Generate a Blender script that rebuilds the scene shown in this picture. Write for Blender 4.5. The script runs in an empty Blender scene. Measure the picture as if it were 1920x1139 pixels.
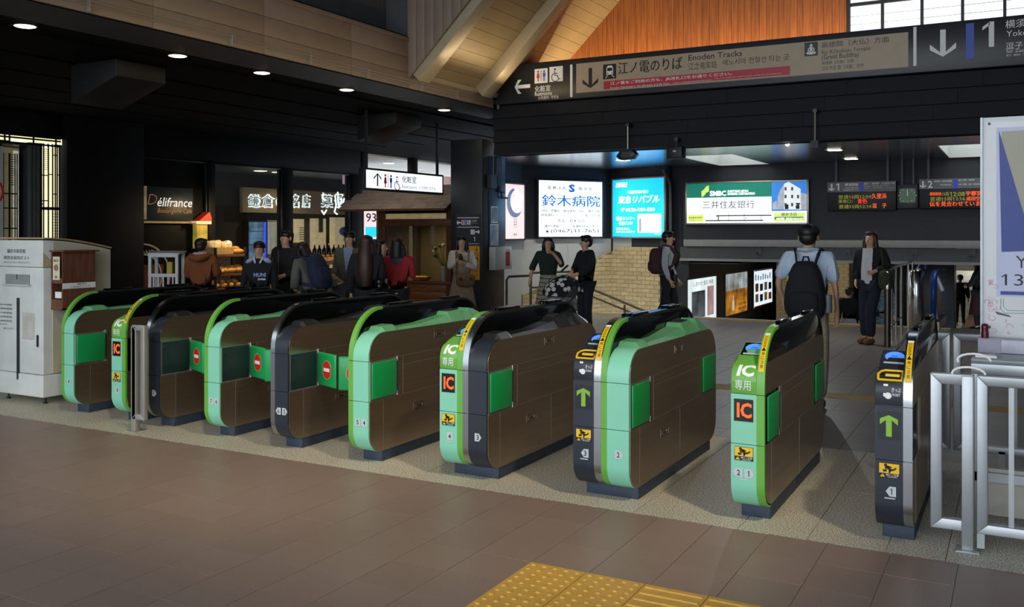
import bpy, bmesh, math, random
from mathutils import Vector, Matrix
random.seed(7)
SC = bpy.context.scene
COL = SC.collection
PI = math.pi
def R(d): return d * PI / 180

# ------------------------------------------------------------------ camera
F, HY, CX, EYE = 1735.0, 435.0, 960.0, 1.64
YAW = R(28.7)
cam = bpy.data.cameras.new('camera'); cam.sensor_width = 36; cam.lens = F / 1920 * 36
cam.shift_y = -(569.5 - HY) / 1920
cam.clip_end = 200
camo = bpy.data.objects.new('camera', cam); COL.objects.link(camo)
camo.location = (0, 0, EYE); camo.rotation_euler = (PI / 2, 0, YAW)
SC.camera = camo
FWD = Vector((-math.sin(YAW), math.cos(YAW), 0)); RGT = Vector((math.cos(YAW), math.sin(YAW), 0))

# ------------------------------------------------------------------ world, exposure, big lights
W = bpy.data.worlds.new('sky'); SC.world = W; W.use_nodes = True
bgn = W.node_tree.nodes['Background']
bgn.inputs[0].default_value = (0.80, 0.90, 1.0, 1); bgn.inputs[1].default_value = 1.6
vs = SC.view_settings
vs.view_transform = 'Standard'; vs.look = 'None'; vs.exposure = 0.0; vs.gamma = 1; vs.use_curve_mapping = False
SC.cycles.use_denoising = True
SC.cycles.max_bounces = 6; SC.cycles.diffuse_bounces = 3; SC.cycles.glossy_bounces = 3
SC.cycles.sample_clamp_indirect = 4

def light(name, kind, loc, energy, col=(1, 1, 1), size=.1, target=None, spot=60, blend=.5, size_y=None):
    l = bpy.data.lights.new(name, kind); l.energy = energy; l.color = col
    if kind == 'AREA':
        l.size = size
        if size_y: l.shape = 'RECTANGLE'; l.size_y = size_y
    else:
        l.shadow_soft_size = size
    if kind == 'SPOT': l.spot_size = R(spot); l.spot_blend = blend
    o = bpy.data.objects.new(name, l); COL.objects.link(o); o.location = loc
    if target is not None:
        o.rotation_euler = (Vector(target) - Vector(loc)).to_track_quat('-Z', 'Y').to_euler()
    return o
WARM = (1.0, .74, .42)
# daylight through the open entrance behind the viewer
light('entrance_daylight', 'AREA', (-2.5, -7.0, 3.2), 520, (.86, .93, 1.0), 11, (-3, 6, .8), size_y=5)
# warm lamps high in the hall roof
light('hall_lamp', 'SPOT', (2.6, 2.2, 7.2), 1350, (1, .86, .60), .22, (-3.4, 5.6, 0), 34, .7)
light('hall_lamp', 'SPOT', (-1.0, 1.2, 7.4), 800, (1, .86, .60), .22, (-5.6, 5.6, 0), 34, .7)
# cove lamps on the ledge washing the roof boards and the timber wall
light('cove_lamp', 'AREA', (-7.35, 12.6, 3.95), 11, WARM, 2.0, (-6.2, 12.6, 5.6), size_y=.12)
light('cove_lamp', 'AREA', (-4.4, 14.75, 4.0), 120, (1, .72, .40), 6.5, (-4.4, 15.5, 5.2), size_y=.12)
light('ledge_lamp', 'AREA', (-7.0, 9.5, 3.60), 16, WARM, 7.5, (-8.2, 9.5, 4.1), size_y=.12)

# unseen fill spots added behind the stepped beam to brighten wall and floor
light('platform_fill', 'SPOT', (-7.6, 14.9, 2.95), 90, (1, .93, .82), .03, (-8.2, 16.6, .6), 110, .8)
light('platform_fill', 'SPOT', (-6.9, 16.0, 2.95), 110, (1, .93, .82), .03, (-7.4, 18.3, .3), 100, .8)
light('platform_fill', 'SPOT', (-3.2, 14.9, 2.95), 120, (.95, .97, 1), .03, (-3.2, 13.0, 0), 130, .9)
light('kiosk_roof_fill', 'SPOT', (-10.9, 13.9, 3.6), 45, (1, .84, .66), .03, (-10.9, 15.4, 2.2), 90, .8)  # added fill spot that brightens the kiosk shingles

# ------------------------------------------------------------------ pixel -> world (frame 1920 x 1139)
def ray(px, py): return FWD + RGT * ((px - CX) / F) - Vector((0, 0, 1)) * ((py - HY) / F)
EYEV = Vector((0, 0, EYE))
def fl(px, py, z=0.0):
    d = ray(px, py); return EYEV + d * ((z - EYE) / d.z)
def onY(px, py, y): d = ray(px, py); return EYEV + d * (y / d.y)
def onX(px, py, x): d = ray(px, py); return EYEV + d * (x / d.x)
def atZ(px, depth, z=0.0):
    p = FWD * depth + RGT * ((px - CX) / F * depth); return Vector((p.x, p.y, z))

# ------------------------------------------------------------------ materials
def lin(c):
    c = c / 255.0
    return c / 12.92 if c <= .04045 else ((c + .055) / 1.055) ** 2.4
def rgb(c):
    if isinstance(c, str): c = tuple(int(c[i:i + 2], 16) for i in (0, 2, 4))
    return tuple(lin(v) for v in c) + (1,)
MATS = {}
def mat(name, c, rough=.5, metal=0.0, var=.12, scale=8.0, bump=0.0, bscale=60.0, emit=0.0, spec=.5, coat=0.0, c2=None, stretch=None, trans=0.0, alpha=1.0, objrand=0.0, sharp=.2):
    if name in MATS: return MATS[name]
    m = bpy.data.materials.new(name); m.use_nodes = True
    nt = m.node_tree; b = nt.nodes['Principled BSDF']
    b.inputs['Roughness'].default_value = rough; b.inputs['Metallic'].default_value = metal
    b.inputs['Specular IOR Level'].default_value = spec; b.inputs['Coat Weight'].default_value = coat
    b.inputs['Transmission Weight'].default_value = trans; b.inputs['Alpha'].default_value = alpha
    c1 = rgb(c)
    tc = nt.nodes.new('ShaderNodeTexCoord'); mp = nt.nodes.new('ShaderNodeMapping')
    nt.links.new(tc.outputs['Object'], mp.inputs['Vector'])
    if stretch: mp.inputs['Scale'].default_value = stretch
    nz = nt.nodes.new('ShaderNodeTexNoise'); nz.inputs['Scale'].default_value = scale; nz.inputs['Detail'].default_value = 5
    nt.links.new(mp.outputs[0], nz.inputs['Vector'])
    mx = nt.nodes.new('ShaderNodeMix'); mx.data_type = 'RGBA'
    mr = nt.nodes.new('ShaderNodeMapRange'); mr.inputs[1].default_value = .5 - sharp; mr.inputs[2].default_value = .5 + sharp
    nt.links.new(nz.outputs['Fac'], mr.inputs[0]); nt.links.new(mr.outputs[0], mx.inputs['Factor'])
    lo = rgb(c2) if c2 else tuple(v * (1 - var) for v in c1[:3]) + (1,)
    hi = c1 if c2 else tuple(min(1, v * (1 + var)) for v in c1[:3]) + (1,)
    mx.inputs['A'].default_value = lo; mx.inputs['B'].default_value = hi
    out = mx.outputs['Result']
    if objrand:
        oi = nt.nodes.new('ShaderNodeObjectInfo'); m2 = nt.nodes.new('ShaderNodeMapRange')
        m2.inputs[3].default_value = 1 - objrand; m2.inputs[4].default_value = 1 + objrand
        nt.links.new(oi.outputs['Random'], m2.inputs[0])
        hs = nt.nodes.new('ShaderNodeHueSaturation'); nt.links.new(m2.outputs[0], hs.inputs['Value'])
        nt.links.new(out, hs.inputs['Color']); out = hs.outputs[0]
    nt.links.new(out, b.inputs['Base Color'])
    if emit:
        nt.links.new(out, b.inputs['Emission Color']); b.inputs['Emission Strength'].default_value = emit
    if bump:
        n2 = nt.nodes.new('ShaderNodeTexNoise'); n2.inputs['Scale'].default_value = bscale; n2.inputs['Detail'].default_value = 3
        nt.links.new(mp.outputs[0], n2.inputs['Vector'])
        bp = nt.nodes.new('ShaderNodeBump'); bp.inputs['Strength'].default_value = bump; bp.inputs['Distance'].default_value = .01
        nt.links.new(n2.outputs['Fac'], bp.inputs['Height']); nt.links.new(bp.outputs[0], b.inputs['Normal'])
    MATS[name] = m; return m
def granite_mat(name, c, c2, scale, rough):
    m = mat(name, c, rough, c2=c2, scale=scale, objrand=.05, sharp=.07)
    return m
M = dict(
    lid=mat('sage_green_lid', '62a878', .4, var=.06),
    rim_s=mat('polished_rim', 'b9bcc0', .22, metal=1, var=.05),
    tile=mat('brown_tile', '9b857a', .45, c2='836d62', scale=260, sharp=.1, objrand=.04, spec=.45),
    tileg=mat('grey_tile', '8c8480', .36, c2='766e69', scale=240, objrand=.06),
    grout=mat('tile_joint', 'a39489', .8),
    granite=granite_mat('speckled_granite', 'e9e1cd', '7d776a', 130, .5),
    tactile=mat('tactile_yellow', 'd2a44d', .5, var=.1, scale=20, objrand=.05),
    tactile_worn=mat('tactile_worn', 'b08f52', .55, var=.12, scale=12, objrand=.06),
    mint=mat('mint_plastic', '88d3b5', .42, var=.04, scale=3),
    green=mat('leaf_green_plastic', '69ae45', .35, var=.05, scale=4),
    flap=mat('flap_green', '0e9a50', .4, var=.05, scale=5, coat=.2),
    navy=mat('charcoal_plastic', '262c37', .42, var=.06, scale=5),
    steel=mat('brushed_steel', '8f877c', .34, metal=1, var=.10, scale=30, stretch=(1, .05, 1)),
    steelp=mat('bronze_tinted_steel', 'c2ae94', .30, metal=.93, var=.08, scale=40, stretch=(1, .04, 1)),
    chrome=mat('chrome', 'd8d8d8', .12, metal=1, var=.03),
    fence=mat('satin_steel', 'aeb2b5', .42, metal=.75, var=.06, scale=10),
    gloss=mat('gloss_black', '060707', .10, spec=.6, var=.1, coat=.3),
    rail=mat('dark_rail', '26282a', .3, var=.1),
    glassd=mat('smoked_panel', '1b3033', .45, var=.1),
    plinth=mat('slate_blue_plinth', '313c4d', .55, var=.12, scale=25),
    white=mat('white_print', 'f2f2f0', .5, var=.02),
    black=mat('black_print', '0c0c0c', .5, var=.05),
    grey=mat('sticker_grey', 'c3c9cc', .5, var=.03),
    yellow=mat('caution_yellow', 'f2c318', .45, var=.03),
    red=mat('signal_red', 'd5241c', .45, var=.03),
    led_o=mat('led_orange', 'ff5a1e', .5, emit=1.0, var=.1),
    led_g=mat('led_green', '6f9a2e', .5, emit=.45, var=.15, scale=300),
    led_y=mat('led_dim_yellow', '93901e', .5, emit=.45, var=.25, scale=60),
    led_r=mat('led_red', 'ff2a10', .5, emit=1.0, var=.1),
    screen=mat('dark_screen', '15110f', .3),
    bluelit=mat('blue_reader_glow', '4c7df2', .4, emit=1.0, var=.05),
    darkwall=mat('dark_blue_grey_wall', '23262c', .6, var=.1),
    black_wall=mat('near_black_wall', '08090c', .6, spec=.2, var=.15),
    beam=mat('charcoal_board', '1d1e22', .6, spec=.25, var=.1, scale=5, objrand=.06),
    soffit=mat('black_soffit', '070707', .8, spec=.08, var=.1),
    fascia=mat('taupe_board', '786a5e', .5, var=.07, scale=4, objrand=.04),
    roofb=mat('cream_roof_board', '8f8062', .42, var=.06, scale=4, objrand=.04),
    rafter=mat('champagne_rafter', 'a2977f', .4, var=.05),
    slate=mat('grey_vertical_board', '4a4a4d', .6, var=.08, objrand=.06),
    timber=mat('orange_cedar', 'a8652f', .45, c2='7a441a', scale=7, stretch=(9, 9, .35), objrand=.12),
    timber_d=mat('brown_joinery', '6a3d1e', .45, c2='432310', scale=9, stretch=(8, 8, .6)),
    rceil=mat('grey_metal_ceiling', '8b9096', .22, metal=1.0, var=.06, scale=4, objrand=.05),
    plaster=mat('white_panel_wall', 'b9bbb8', .5, var=.05, scale=3),
    brick=mat('buff_brick', 'bfab80', .7, var=.16, scale=30, objrand=.14, bump=.2),
    mortar=mat('mortar', '8d7c58', .85),
    alu=mat('aluminium_frame', 'a9a49a', .35, metal=.7, var=.05),
    dframe=mat('dark_frame', '202327', .4),
    girder=mat('grey_girder', '8f908b', .5, var=.06),
    girder_d=mat('dark_girder', '4a4d4e', .55, var=.08),
    lit_white=mat('lit_white', 'eef8fa', .5, emit=1.15, var=.02),
    lit_cyan=mat('lit_cyan', '12b4ec', .5, emit=1.7, c2='0a98ea', scale=1.2),
    lit_green=mat('lit_bank_green', '0f7560', .5, emit=.8, var=.05),
    lit_lime=mat('lit_lime', 'cfe06a', .5, emit=.9, var=.03),
    lit_sky=mat('lit_sky_blue', '2f78c8', .5, emit=.9, var=.15, scale=2),
    lit_pink=mat('lit_pink_paper', 'e8cbcb', .5, emit=1.0, var=.06, scale=20),
    lit_cream=mat('lit_cream_glass', 'fff0c0', .5, emit=1.1, var=.08, scale=3),
    lit_cream_d=mat('dim_cream_glass', '8f8a6a', .4, emit=.22, var=.2, scale=4),
    lamp=mat('lamp_glow', 'ffe9b8', .5, emit=9.0, var=.02),
    lampw=mat('lamp_glow_white', 'fff4e0', .5, emit=7.0, var=.02),
    skyl=mat('skylight_white', 'dfe6e6', .5, emit=3.2, var=.04),
    prblue=mat('print_blue', '1768c4', .5, emit=.75, var=.03),
    prdark=mat('print_dark', '1e2422', .5, emit=.03, var=.05),
    prwhite=mat('print_lit_white', 'ffffff', .5, emit=2.0, var=.02),
    sign_dark=mat('sign_charcoal', '2a2b2f', .4, var=.05),
    sign_beige=mat('sign_beige', 'b5a186', .4, var=.04),
    sign_red=mat('sign_red', 'c02334', .4, var=.04),
    sign_blue=mat('sign_blue', '2c52c0', .4, var=.03),
    picto_r=mat('pictogram_red', 'd23a34', .4, var=.03),
    picto_b=mat('pictogram_blue', '2a5bd0', .4, var=.03),
    skin=mat('skin', 'c99a7c', .55, var=.06, scale=20),
    hair_k=mat('hair_black', '120e0d', .5, var=.2, scale=40),
    hair_b=mat('hair_brown', '3b211a', .5, var=.2, scale=40),
)
def cloth(c, var=.12, scale=25): return mat('cloth_' + c, c, .85, var=var, scale=scale, bump=.3, bscale=25)

# ------------------------------------------------------------------ mesh helpers
class MB:
    def __init__(s): s.v = []; s.f = []; s.mi = []; s.m = 0
    def add(s, vs, fs):
        n = len(s.v); s.v += [tuple(v) for v in vs]
        for f in fs: s.f.append(tuple(i + n for i in f)); s.mi.append(s.m)
        return s
    def box(s, x0, x1, y0, y1, z0, z1):
        return s.add([(x, y, z) for x in (x0, x1) for y in (y0, y1) for z in (z0, z1)],
                     [(0, 1, 3, 2), (4, 6, 7, 5), (0, 4, 5, 1), (2, 3, 7, 6), (0, 2, 6, 4), (1, 5, 7, 3)])
    def bar(s, p, q, w, h, up=(0, 0, 1)):
        p, q = Vector(p), Vector(q); d = (q - p).normalized(); a = d.cross(Vector(up))
        if a.length < 1e-4: a = d.cross(Vector((0, 1, 0)))
        a.normalize(); b = d.cross(a).normalized()
        vs = [c + a * (i * w / 2) + b * (j * h / 2) for c in (p, q) for i, j in ((-1, -1), (1, -1), (1, 1), (-1, 1))]
        return s.add(vs, [(3, 2, 1, 0), (4, 5, 6, 7)] + [(i, (i + 1) % 4, 4 + (i + 1) % 4, 4 + i) for i in range(4)])
    def tube(s, pts, r, n=8, r2=None):
        pts = [Vector(p) for p in pts]; k = len(pts); rings = []; prev = None
        for i, p in enumerate(pts):
            d = (pts[min(i + 1, k - 1)] - pts[max(i - 1, 0)]).normalized()
            if prev is None:
                a = d.cross(Vector((0, 0, 1)));
                if a.length < 1e-3: a = d.cross(Vector((1, 0, 0)))
            else: a = prev - d * prev.dot(d)
            a.normalize(); prev = a; b = d.cross(a)
            rr = r if r2 is None else r + (r2 - r) * i / (k - 1)
            if isinstance(r, (list, tuple)): rr = r[i]
            rings.append([p + (a * math.cos(t) + b * math.sin(t)) * rr for t in [2 * PI * j / n for j in range(n)]])
        vs = [v for ring in rings for v in ring]
        fs = [(i * n + j, i * n + (j + 1) % n, (i + 1) * n + (j + 1) % n, (i + 1) * n + j) for i in range(k - 1) for j in range(n)]
        fs += [tuple(range(n))[::-1], tuple((k - 1) * n + j for j in range(n))]
        return s.add(vs, fs)
    def cyl(s, c, r, h, n=16, ax='z'):
        c = Vector(c); d = {'x': Vector((h, 0, 0)), 'y': Vector((0, h, 0)), 'z': Vector((0, 0, h))}[ax]
        return s.tube([c, c + d], r, n)
    def lathe(s, prof, n=20, c=(0, 0, 0), sx=1, sy=1, fold=0, nf=9):
        vs = []
        for i, (r, z) in enumerate(prof):
            for j in range(n):
                t = 2 * PI * j / n; q = r * (1 + fold * math.sin(nf * t) * (1 - i / max(1, len(prof) - 1)))
                vs.append((c[0] + q * math.cos(t) * sx, c[1] + q * math.sin(t) * sy, c[2] + z))
        k = len(prof)
        fs = [(i * n + j, i * n + (j + 1) % n, (i + 1) * n + (j + 1) % n, (i + 1) * n + j) for i in range(k - 1) for j in range(n)]
        fs += [tuple(range(n)), tuple((k - 1) * n + j for j in range(n))]
        return s.add(vs, fs)
    def ell(s, c, rx, ry, rz, n=12, m=8, rot=None, p=1.0):
        vs = []; c = Vector(c)
        def sg(x): return math.copysign(abs(x) ** p, x)
        for i in range(1, m):
            a = -PI / 2 + PI * i / m
            for j in range(n):
                t = 2 * PI * j / n
                q = Vector((rx * sg(math.cos(a)) * sg(math.cos(t)), ry * sg(math.cos(a)) * sg(math.sin(t)), rz * sg(math.sin(a))))
                vs.append(c + (rot @ q if rot else q))
        for sgn in (-1, 1):
            q = Vector((0, 0, sgn * rz)); vs.append(c + (rot @ q if rot else q))
        nb = (m - 1) * n
        fs = [(i * n + j, i * n + (j + 1) % n, (i + 1) * n + (j + 1) % n, (i + 1) * n + j) for i in range(m - 2) for j in range(n)]
        fs += [((j + 1) % n, j, nb) for j in range(n)] + [((m - 2) * n + j, (m - 2) * n + (j + 1) % n, nb + 1) for j in range(n)]
        return s.add(vs, fs)
    def prism(s, poly, a, b, ax='x'):
        # poly in the two other axes (ascending order: yz / xz / xy), extruded from a to b along ax
        def P(u, v, t): return {'x': (t, u, v), 'y': (u, t, v), 'z': (u, v, t)}[ax]
        n = len(poly)
        vs = [P(u, v, a) for u, v in poly] + [P(u, v, b) for u, v in poly]
        return s.add(vs, [tuple(range(n))[::-1], tuple(range(n, 2 * n))] + [(i, (i + 1) % n, n + (i + 1) % n, n + i) for i in range(n)])
    def band(s, path, th, a, b, ax='x', side=1):
        # a strip of thickness th following an open 2-D path, extruded along ax
        n = len(path); inn = []
        for i in range(n):
            p0 = path[max(i - 1, 0)]; p1 = path[min(i + 1, n - 1)]
            dx, dy = p1[0] - p0[0], p1[1] - p0[1]; l = math.hypot(dx, dy) or 1
            inn.append((path[i][0] + side * dy / l * th, path[i][1] - side * dx / l * th))
        if math.hypot(path[0][0] - path[-1][0], path[0][1] - path[-1][1]) < 1e-6:
            for i in range(n - 1): s.prism([path[i], path[i + 1], inn[i + 1], inn[i]], a, b, ax)
            return s
        def P(q, t): return {'x': (t, q[0], q[1]), 'y': (q[0], t, q[1]), 'z': (q[0], q[1], t)}[ax]
        vs = [v for i in range(n) for v in (P(path[i], a), P(path[i], b), P(inn[i], b), P(inn[i], a))]
        fs = [(4 * i + j, 4 * i + (j + 1) % 4, 4 * i + 4 + (j + 1) % 4, 4 * i + 4 + j) for i in range(n - 1) for j in range(4)]
        return s.add(vs, fs + [(0, 1, 2, 3), (4 * n - 4, 4 * n - 3, 4 * n - 2, 4 * n - 1)])
    def build(s, name, m, parent=None, smooth=False, bevel=0, seg=2, kind=None, weld=False, angle=35):
        me = bpy.data.meshes.new(name)
        me.from_pydata([tuple(v) for v in s.v], [], s.f)
        ms = m if isinstance(m, (list, tuple)) else [m]
        for q in ms: me.materials.append(q)
        if len(ms) > 1: me.polygons.foreach_set('material_index', s.mi)
        bm = bmesh.new(); bm.from_mesh(me)
        if weld: bmesh.ops.remove_doubles(bm, verts=bm.verts, dist=1e-4)
        bmesh.ops.recalc_face_normals(bm, faces=bm.faces)
        if bevel:
            bmesh.ops.bevel(bm, geom=[e for e in bm.edges if len(e.link_faces) == 2 and e.calc_face_angle(0) > R(angle)], offset=bevel, segments=seg, affect='EDGES', profile=.5)
        bm.to_mesh(me); bm.free()
        if smooth or bevel:
            me.polygons.foreach_set('use_smooth', [True] * len(me.polygons))
            me.set_sharp_from_angle(angle=R(50))
        return link(name, me, parent, kind)
def link(name, me, parent=None, kind=None):
    o = bpy.data.objects.new(name, me); COL.objects.link(o)
    if parent is not None: o.parent = parent
    if kind: o['kind'] = kind
    return o
def thing(name, label, cat, loc=(0, 0, 0), rz=0.0, group=None):
    o = bpy.data.objects.new(name, None); COL.objects.link(o); o.empty_display_size = .1
    o.location = loc; o.rotation_euler = (0, 0, rz); o['label'] = label; o['category'] = cat
    if group: o['group'] = group
    return o
def tag(o, label, cat, group=None):
    o['label'] = label; o['category'] = cat
    if group: o['group'] = group
    return o
def struct(name, loc=(0, 0, 0), rz=0.0):
    o = bpy.data.objects.new(name, None); COL.objects.link(o); o.location = loc; o.rotation_euler = (0, 0, rz); o['kind'] = 'structure'
    return o
def sbox(name, m, *b, parent=None, bevel=0):
    o = MB().box(*b).build(name, m, parent, bevel=bevel)
    if parent is None: o['kind'] = 'structure'
    return o
def dup(root, loc, rz=None, label=None, group=None):
    r = root.copy(); COL.objects.link(r); r.location = loc
    if rz is not None: r.rotation_euler = (0, 0, rz)
    if label: r['label'] = label
    if group: r['group'] = group
    for ch in root.children:
        c = ch.copy(); COL.objects.link(c); c.parent = r
        for g in ch.children:
            d = g.copy(); COL.objects.link(d); d.parent = c
    return r

# ------------------------------------------------------------------ lettering (flat print, a hair proud of its board)
TXT = {}
def glyphs(s, bold, shear):
    k = (s, bold, shear)
    if k not in TXT:
        cu = bpy.data.curves.new('lettering', 'FONT'); cu.body = s; cu.resolution_u = 2; cu.offset = bold; cu.shear = shear
        o = bpy.data.objects.new('lettering', cu); me = bpy.data.meshes.new_from_object(o)
        vs = [(v.co.x, v.co.y) for v in me.vertices]; fs = [tuple(p.vertices) for p in me.polygons]
        bpy.data.objects.remove(o); bpy.data.curves.remove(cu); bpy.data.meshes.remove(me)
        if '1' in s and not any(c in s for c in 'Il|i'):
            nb = {}
            for f in fs:
                for i in f: nb.setdefault(i, set()).update(f)
            seen = set()
            for i in list(nb):
                if i in seen: continue
                isl = {i}; st = [i]
                while st:
                    for j in nb[st.pop()]:
                        if j not in isl: isl.add(j); st.append(j)
                seen |= isl
                if len(isl) == 4:
                    xs = sorted(vs[j][0] for j in isl); ys_ = sorted(vs[j][1] for j in isl)
                    if .6 < ys_[-1] - ys_[0] < .9 and .07 < xs[-1] - xs[0] < .22 and ys_[0] < .02:
                        n0 = len(vs); x0, y1 = xs[0], ys_[-1]; q = .085 + bold
                        vs += [(x0 + .02, y1), (x0 - .13 - bold, y1 - .13), (x0 - .13 - bold, y1 - .13 - q), (x0 + .02, y1 - q)]; fs.append((n0, n0 + 1, n0 + 2, n0 + 3))
        TXT[k] = (vs, fs)
    return TXT[k]
def txt(parent, s, x0, z0, x1, z1, m, y=-.002, bold=.012, shear=0, name='lettering', keep=False, vert=False, fn=None):
    """fit the string s into the box x0..x1, z0..z1 of the parent's xz plane (facing -y). keep: only fit the height"""
    cjk = any(ord(c) > 0x2fff for c in s)
    vs, fs = glyphs(s, 0 if cjk else bold, shear)
    if not vs: return None
    xs = [v[0] for v in vs]; ys = [v[1] for v in vs]
    a, b, c, d = min(xs), max(xs), min(ys), max(ys)
    sz = (z1 - z0) / max(d - c, 1e-4)
    sx = sz if keep else (x1 - x0) / max(b - a, 1e-4)
    mb = MB(); mb.v = [(x0 + (u - a) * sx, y, z0 + (v - c) * sz) for u, v in vs]
    mb.f = list(fs)
    if cjk and bold > .008 and not fn:      # heavier strokes: a second impression a hair to the side
        n0 = len(mb.v); dx = 1.6 * bold * sx
        mb.v += [(x + dx, yy - .0004, z) for x, yy, z in mb.v]; mb.f += [tuple(i + n0 for i in f) for f in fs]
    me = bpy.data.meshes.new(name); me.from_pydata(mb.v, [], mb.f); me.materials.append(m)
    if fn:
        bm = bmesh.new(); bm.from_mesh(me); zz = z0 + .006
        while zz < z1:
            bmesh.ops.bisect_plane(bm, geom=bm.verts[:] + bm.edges[:] + bm.faces[:], plane_co=(0, 0, zz), plane_no=(0, 0, 1)); zz += .006
        for v in bm.verts: v.co = fn(*v.co)
        bm.to_mesh(me); bm.free()
    return link(name, me, parent)
def flat(parent, name, poly, m, y=-.0015, th=.0012, fn=None):
    """a flat printed shape on the parent's xz plane"""
    mb = MB().prism(poly, y - th, y, 'y')
    if fn: mb.v = [fn(*p) for p in mb.v]
    return mb.build(name, m, parent)
def rect(x0, z0, x1, z1): return [(x0, z0), (x1, z0), (x1, z1), (x0, z1)]
def circ(cx, cz, r, n=20, ry=None): return [(cx + r * math.cos(2 * PI * i / n), cz + (ry or r) * math.sin(2 * PI * i / n)) for i in range(n)]
def arrow_poly(cx, cz, w, h, t, ang=0):
    """pictogram arrow pointing up, rotated by ang (degrees)"""
    p = [(-t / 2, -h / 2), (t / 2, -h / 2), (t / 2, h / 2 - t * .9), (w / 2 - t * .25, h / 2 - w / 2), (w / 2 - t * .25, h / 2 - w / 2 + t * 1.1), (0, h / 2),
         (-w / 2 + t * .25, h / 2 - w / 2 + t * 1.1), (-w / 2 + t * .25, h / 2 - w / 2), (-t / 2, h / 2 - t * .9)]
    c, s = math.cos(R(ang)), math.sin(R(ang))
    return [(cx + c * u - s * v, cz + s * u + c * v) for u, v in p]
def man_picto(mb, cx, z0, h, skirt=False, y0=-.004, y1=-.002):
    r = h * .1
    mb.prism(circ(cx, z0 + h - r, r, 12), y0, y1, 'y')
    if skirt: mb.prism([(cx - h * .17, z0 + h * .3), (cx + h * .17, z0 + h * .3), (cx + h * .1, z0 + h * .77), (cx - h * .1, z0 + h * .77)], y0, y1, 'y'); mb.prism(rect(cx - h * .06, z0, cx + h * .06, z0 + h * .3), y0, y1, 'y')
    else: mb.prism(rect(cx - h * .13, z0 + h * .42, cx + h * .13, z0 + h * .77), y0, y1, 'y'); mb.prism(rect(cx - h * .09, z0, cx - h * .015, z0 + h * .42), y0, y1, 'y'); mb.prism(rect(cx + h * .015, z0, cx + h * .09, z0 + h * .42), y0, y1, 'y')
    return mb
def wheelchair(mb, cx, z0, h, y0=-.004, y1=-.002):
    mb.prism(circ(cx - h * .08, z0 + h * .92, h * .08, 10), y0, y1, 'y')
    mb.band([(cx - h * .08, z0 + h * .8), (cx - h * .06, z0 + h * .45), (cx + h * .16, z0 + h * .45), (cx + h * .26, z0 + h * .16), (cx + h * .38, z0 + h * .2)], h * .07, y0, y1, 'y')
    mb.band([(cx - h * .06, z0 + h * .62), (cx + h * .14, z0 + h * .62)], h * .06, y0, y1, 'y')
    mb.band([(cx - h * .04 + .3 * h * math.cos(t), z0 + h * .3 + .3 * h * math.sin(t)) for t in [R(110 + 20 * k) for k in range(12)]], h * .06, y0, y1, 'y')
    return mb
# ================================================================== SETTING: floor
floor = struct('floor')
fb = MB(); fb.box(-16, 6, -8, 17.35, -.25, -.005); fb.build('slab', M['grout'], floor)
def visible(x, y, mx=140):
    p = Vector((x, y, -EYE)); d = p.dot(FWD)
    if d < .8: return None
    px = CX + F * p.dot(RGT) / d; py = HY + F * EYE / d
    return (px, py) if -mx < px < 1920 + mx and py < 1139 + mx else None
def tile_mesh(name, w, d, m, th=.03):
    mb = MB().box(-w / 2, w / 2, -d / 2, d / 2, -th, 0)
    return mb
GY0, GY1 = 5.07, 7.30          # granite strip under the gates
TX, TY = .31, .332
def in_tact(x, y):
    if -2.14 < x < -1.52 and 3.17 < y < 4.07: return True
    if -2.12 < x < 0 and 3.77 < y < 4.07: return True
    if 9.50 < y < 9.80: return True
    return False
proto = {}
def put(name, key, mb_fn, m, loc, parent=floor):
    if key not in proto:
        o = mb_fn().build(name, m, parent); proto[key] = o.data
    else: o = link(name, proto[key], parent)
    o.location = loc; return o
cells = []
def cols(y0, y1, x0, x1, px, py, key):
    ny = round((y1 - y0) / py); 
    for j in range(ny):
        nx = int((x1 - x0) / px) + 1
        for i in range(nx):
            cells.append((x0 + (i + .5) * px, y0 + (j + .5) * py, key))
x_al = -2.12 - 45 * TX
cols(GY0 - 3 * TY, GY0, x_al, 3.2, TX, TY, 'a')
cols(4.07 - 30 * .30, 4.07, x_al, 3.2, TX, .30, 'b')
cols(GY1, GY1 + 7 * .3143, x_al, 3.2, TX, .3143, 'c')
cols(9.80, 9.80 + 23 * .3113, x_al, 3.2, TX, .3113, 'd')
sizes = {'a': (TX, TY), 'b': (TX, .30), 'c': (TX, .3143), 'd': (TX, .3113)}
single, rest = [], []
for x, y, k in cells:
    if k == 'b' and in_tact(x, y): continue
    v = visible(x, y)
    if v: single.append((-(v[1]), x, y, k))
    else: rest.append((x, y, k))
single.sort()
rest += [(x, y, k) for _, x, y, k in single[300:]]
for _, x, y, k in single[:300]:
    w, d = sizes[k]
    mk = 'tile' if k in 'ab' else 'tileg'
    put('tile', 't' + k, lambda: MB().box(-w / 2 + .0015, w / 2 - .0015, -d / 2 + .0015, d / 2 - .0015, -.03, 0), M[mk], (x, y, random.uniform(-.0006, .0006)))
for grp, mk, nm in (('ab', 'tile', 'outer_tiling'), ('cd', 'tileg', 'inner_tiling')):
    mb = MB()
    for x, y, k in rest:
        if k in grp:
            w, d = sizes[k]; mb.box(x - w / 2 + .0025, x + w / 2 - .0025, y - d / 2 + .0025, y + d / 2 - .0025, -.03, 0)
    mb.build(nm, M[mk], floor, kind='stuff')
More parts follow.
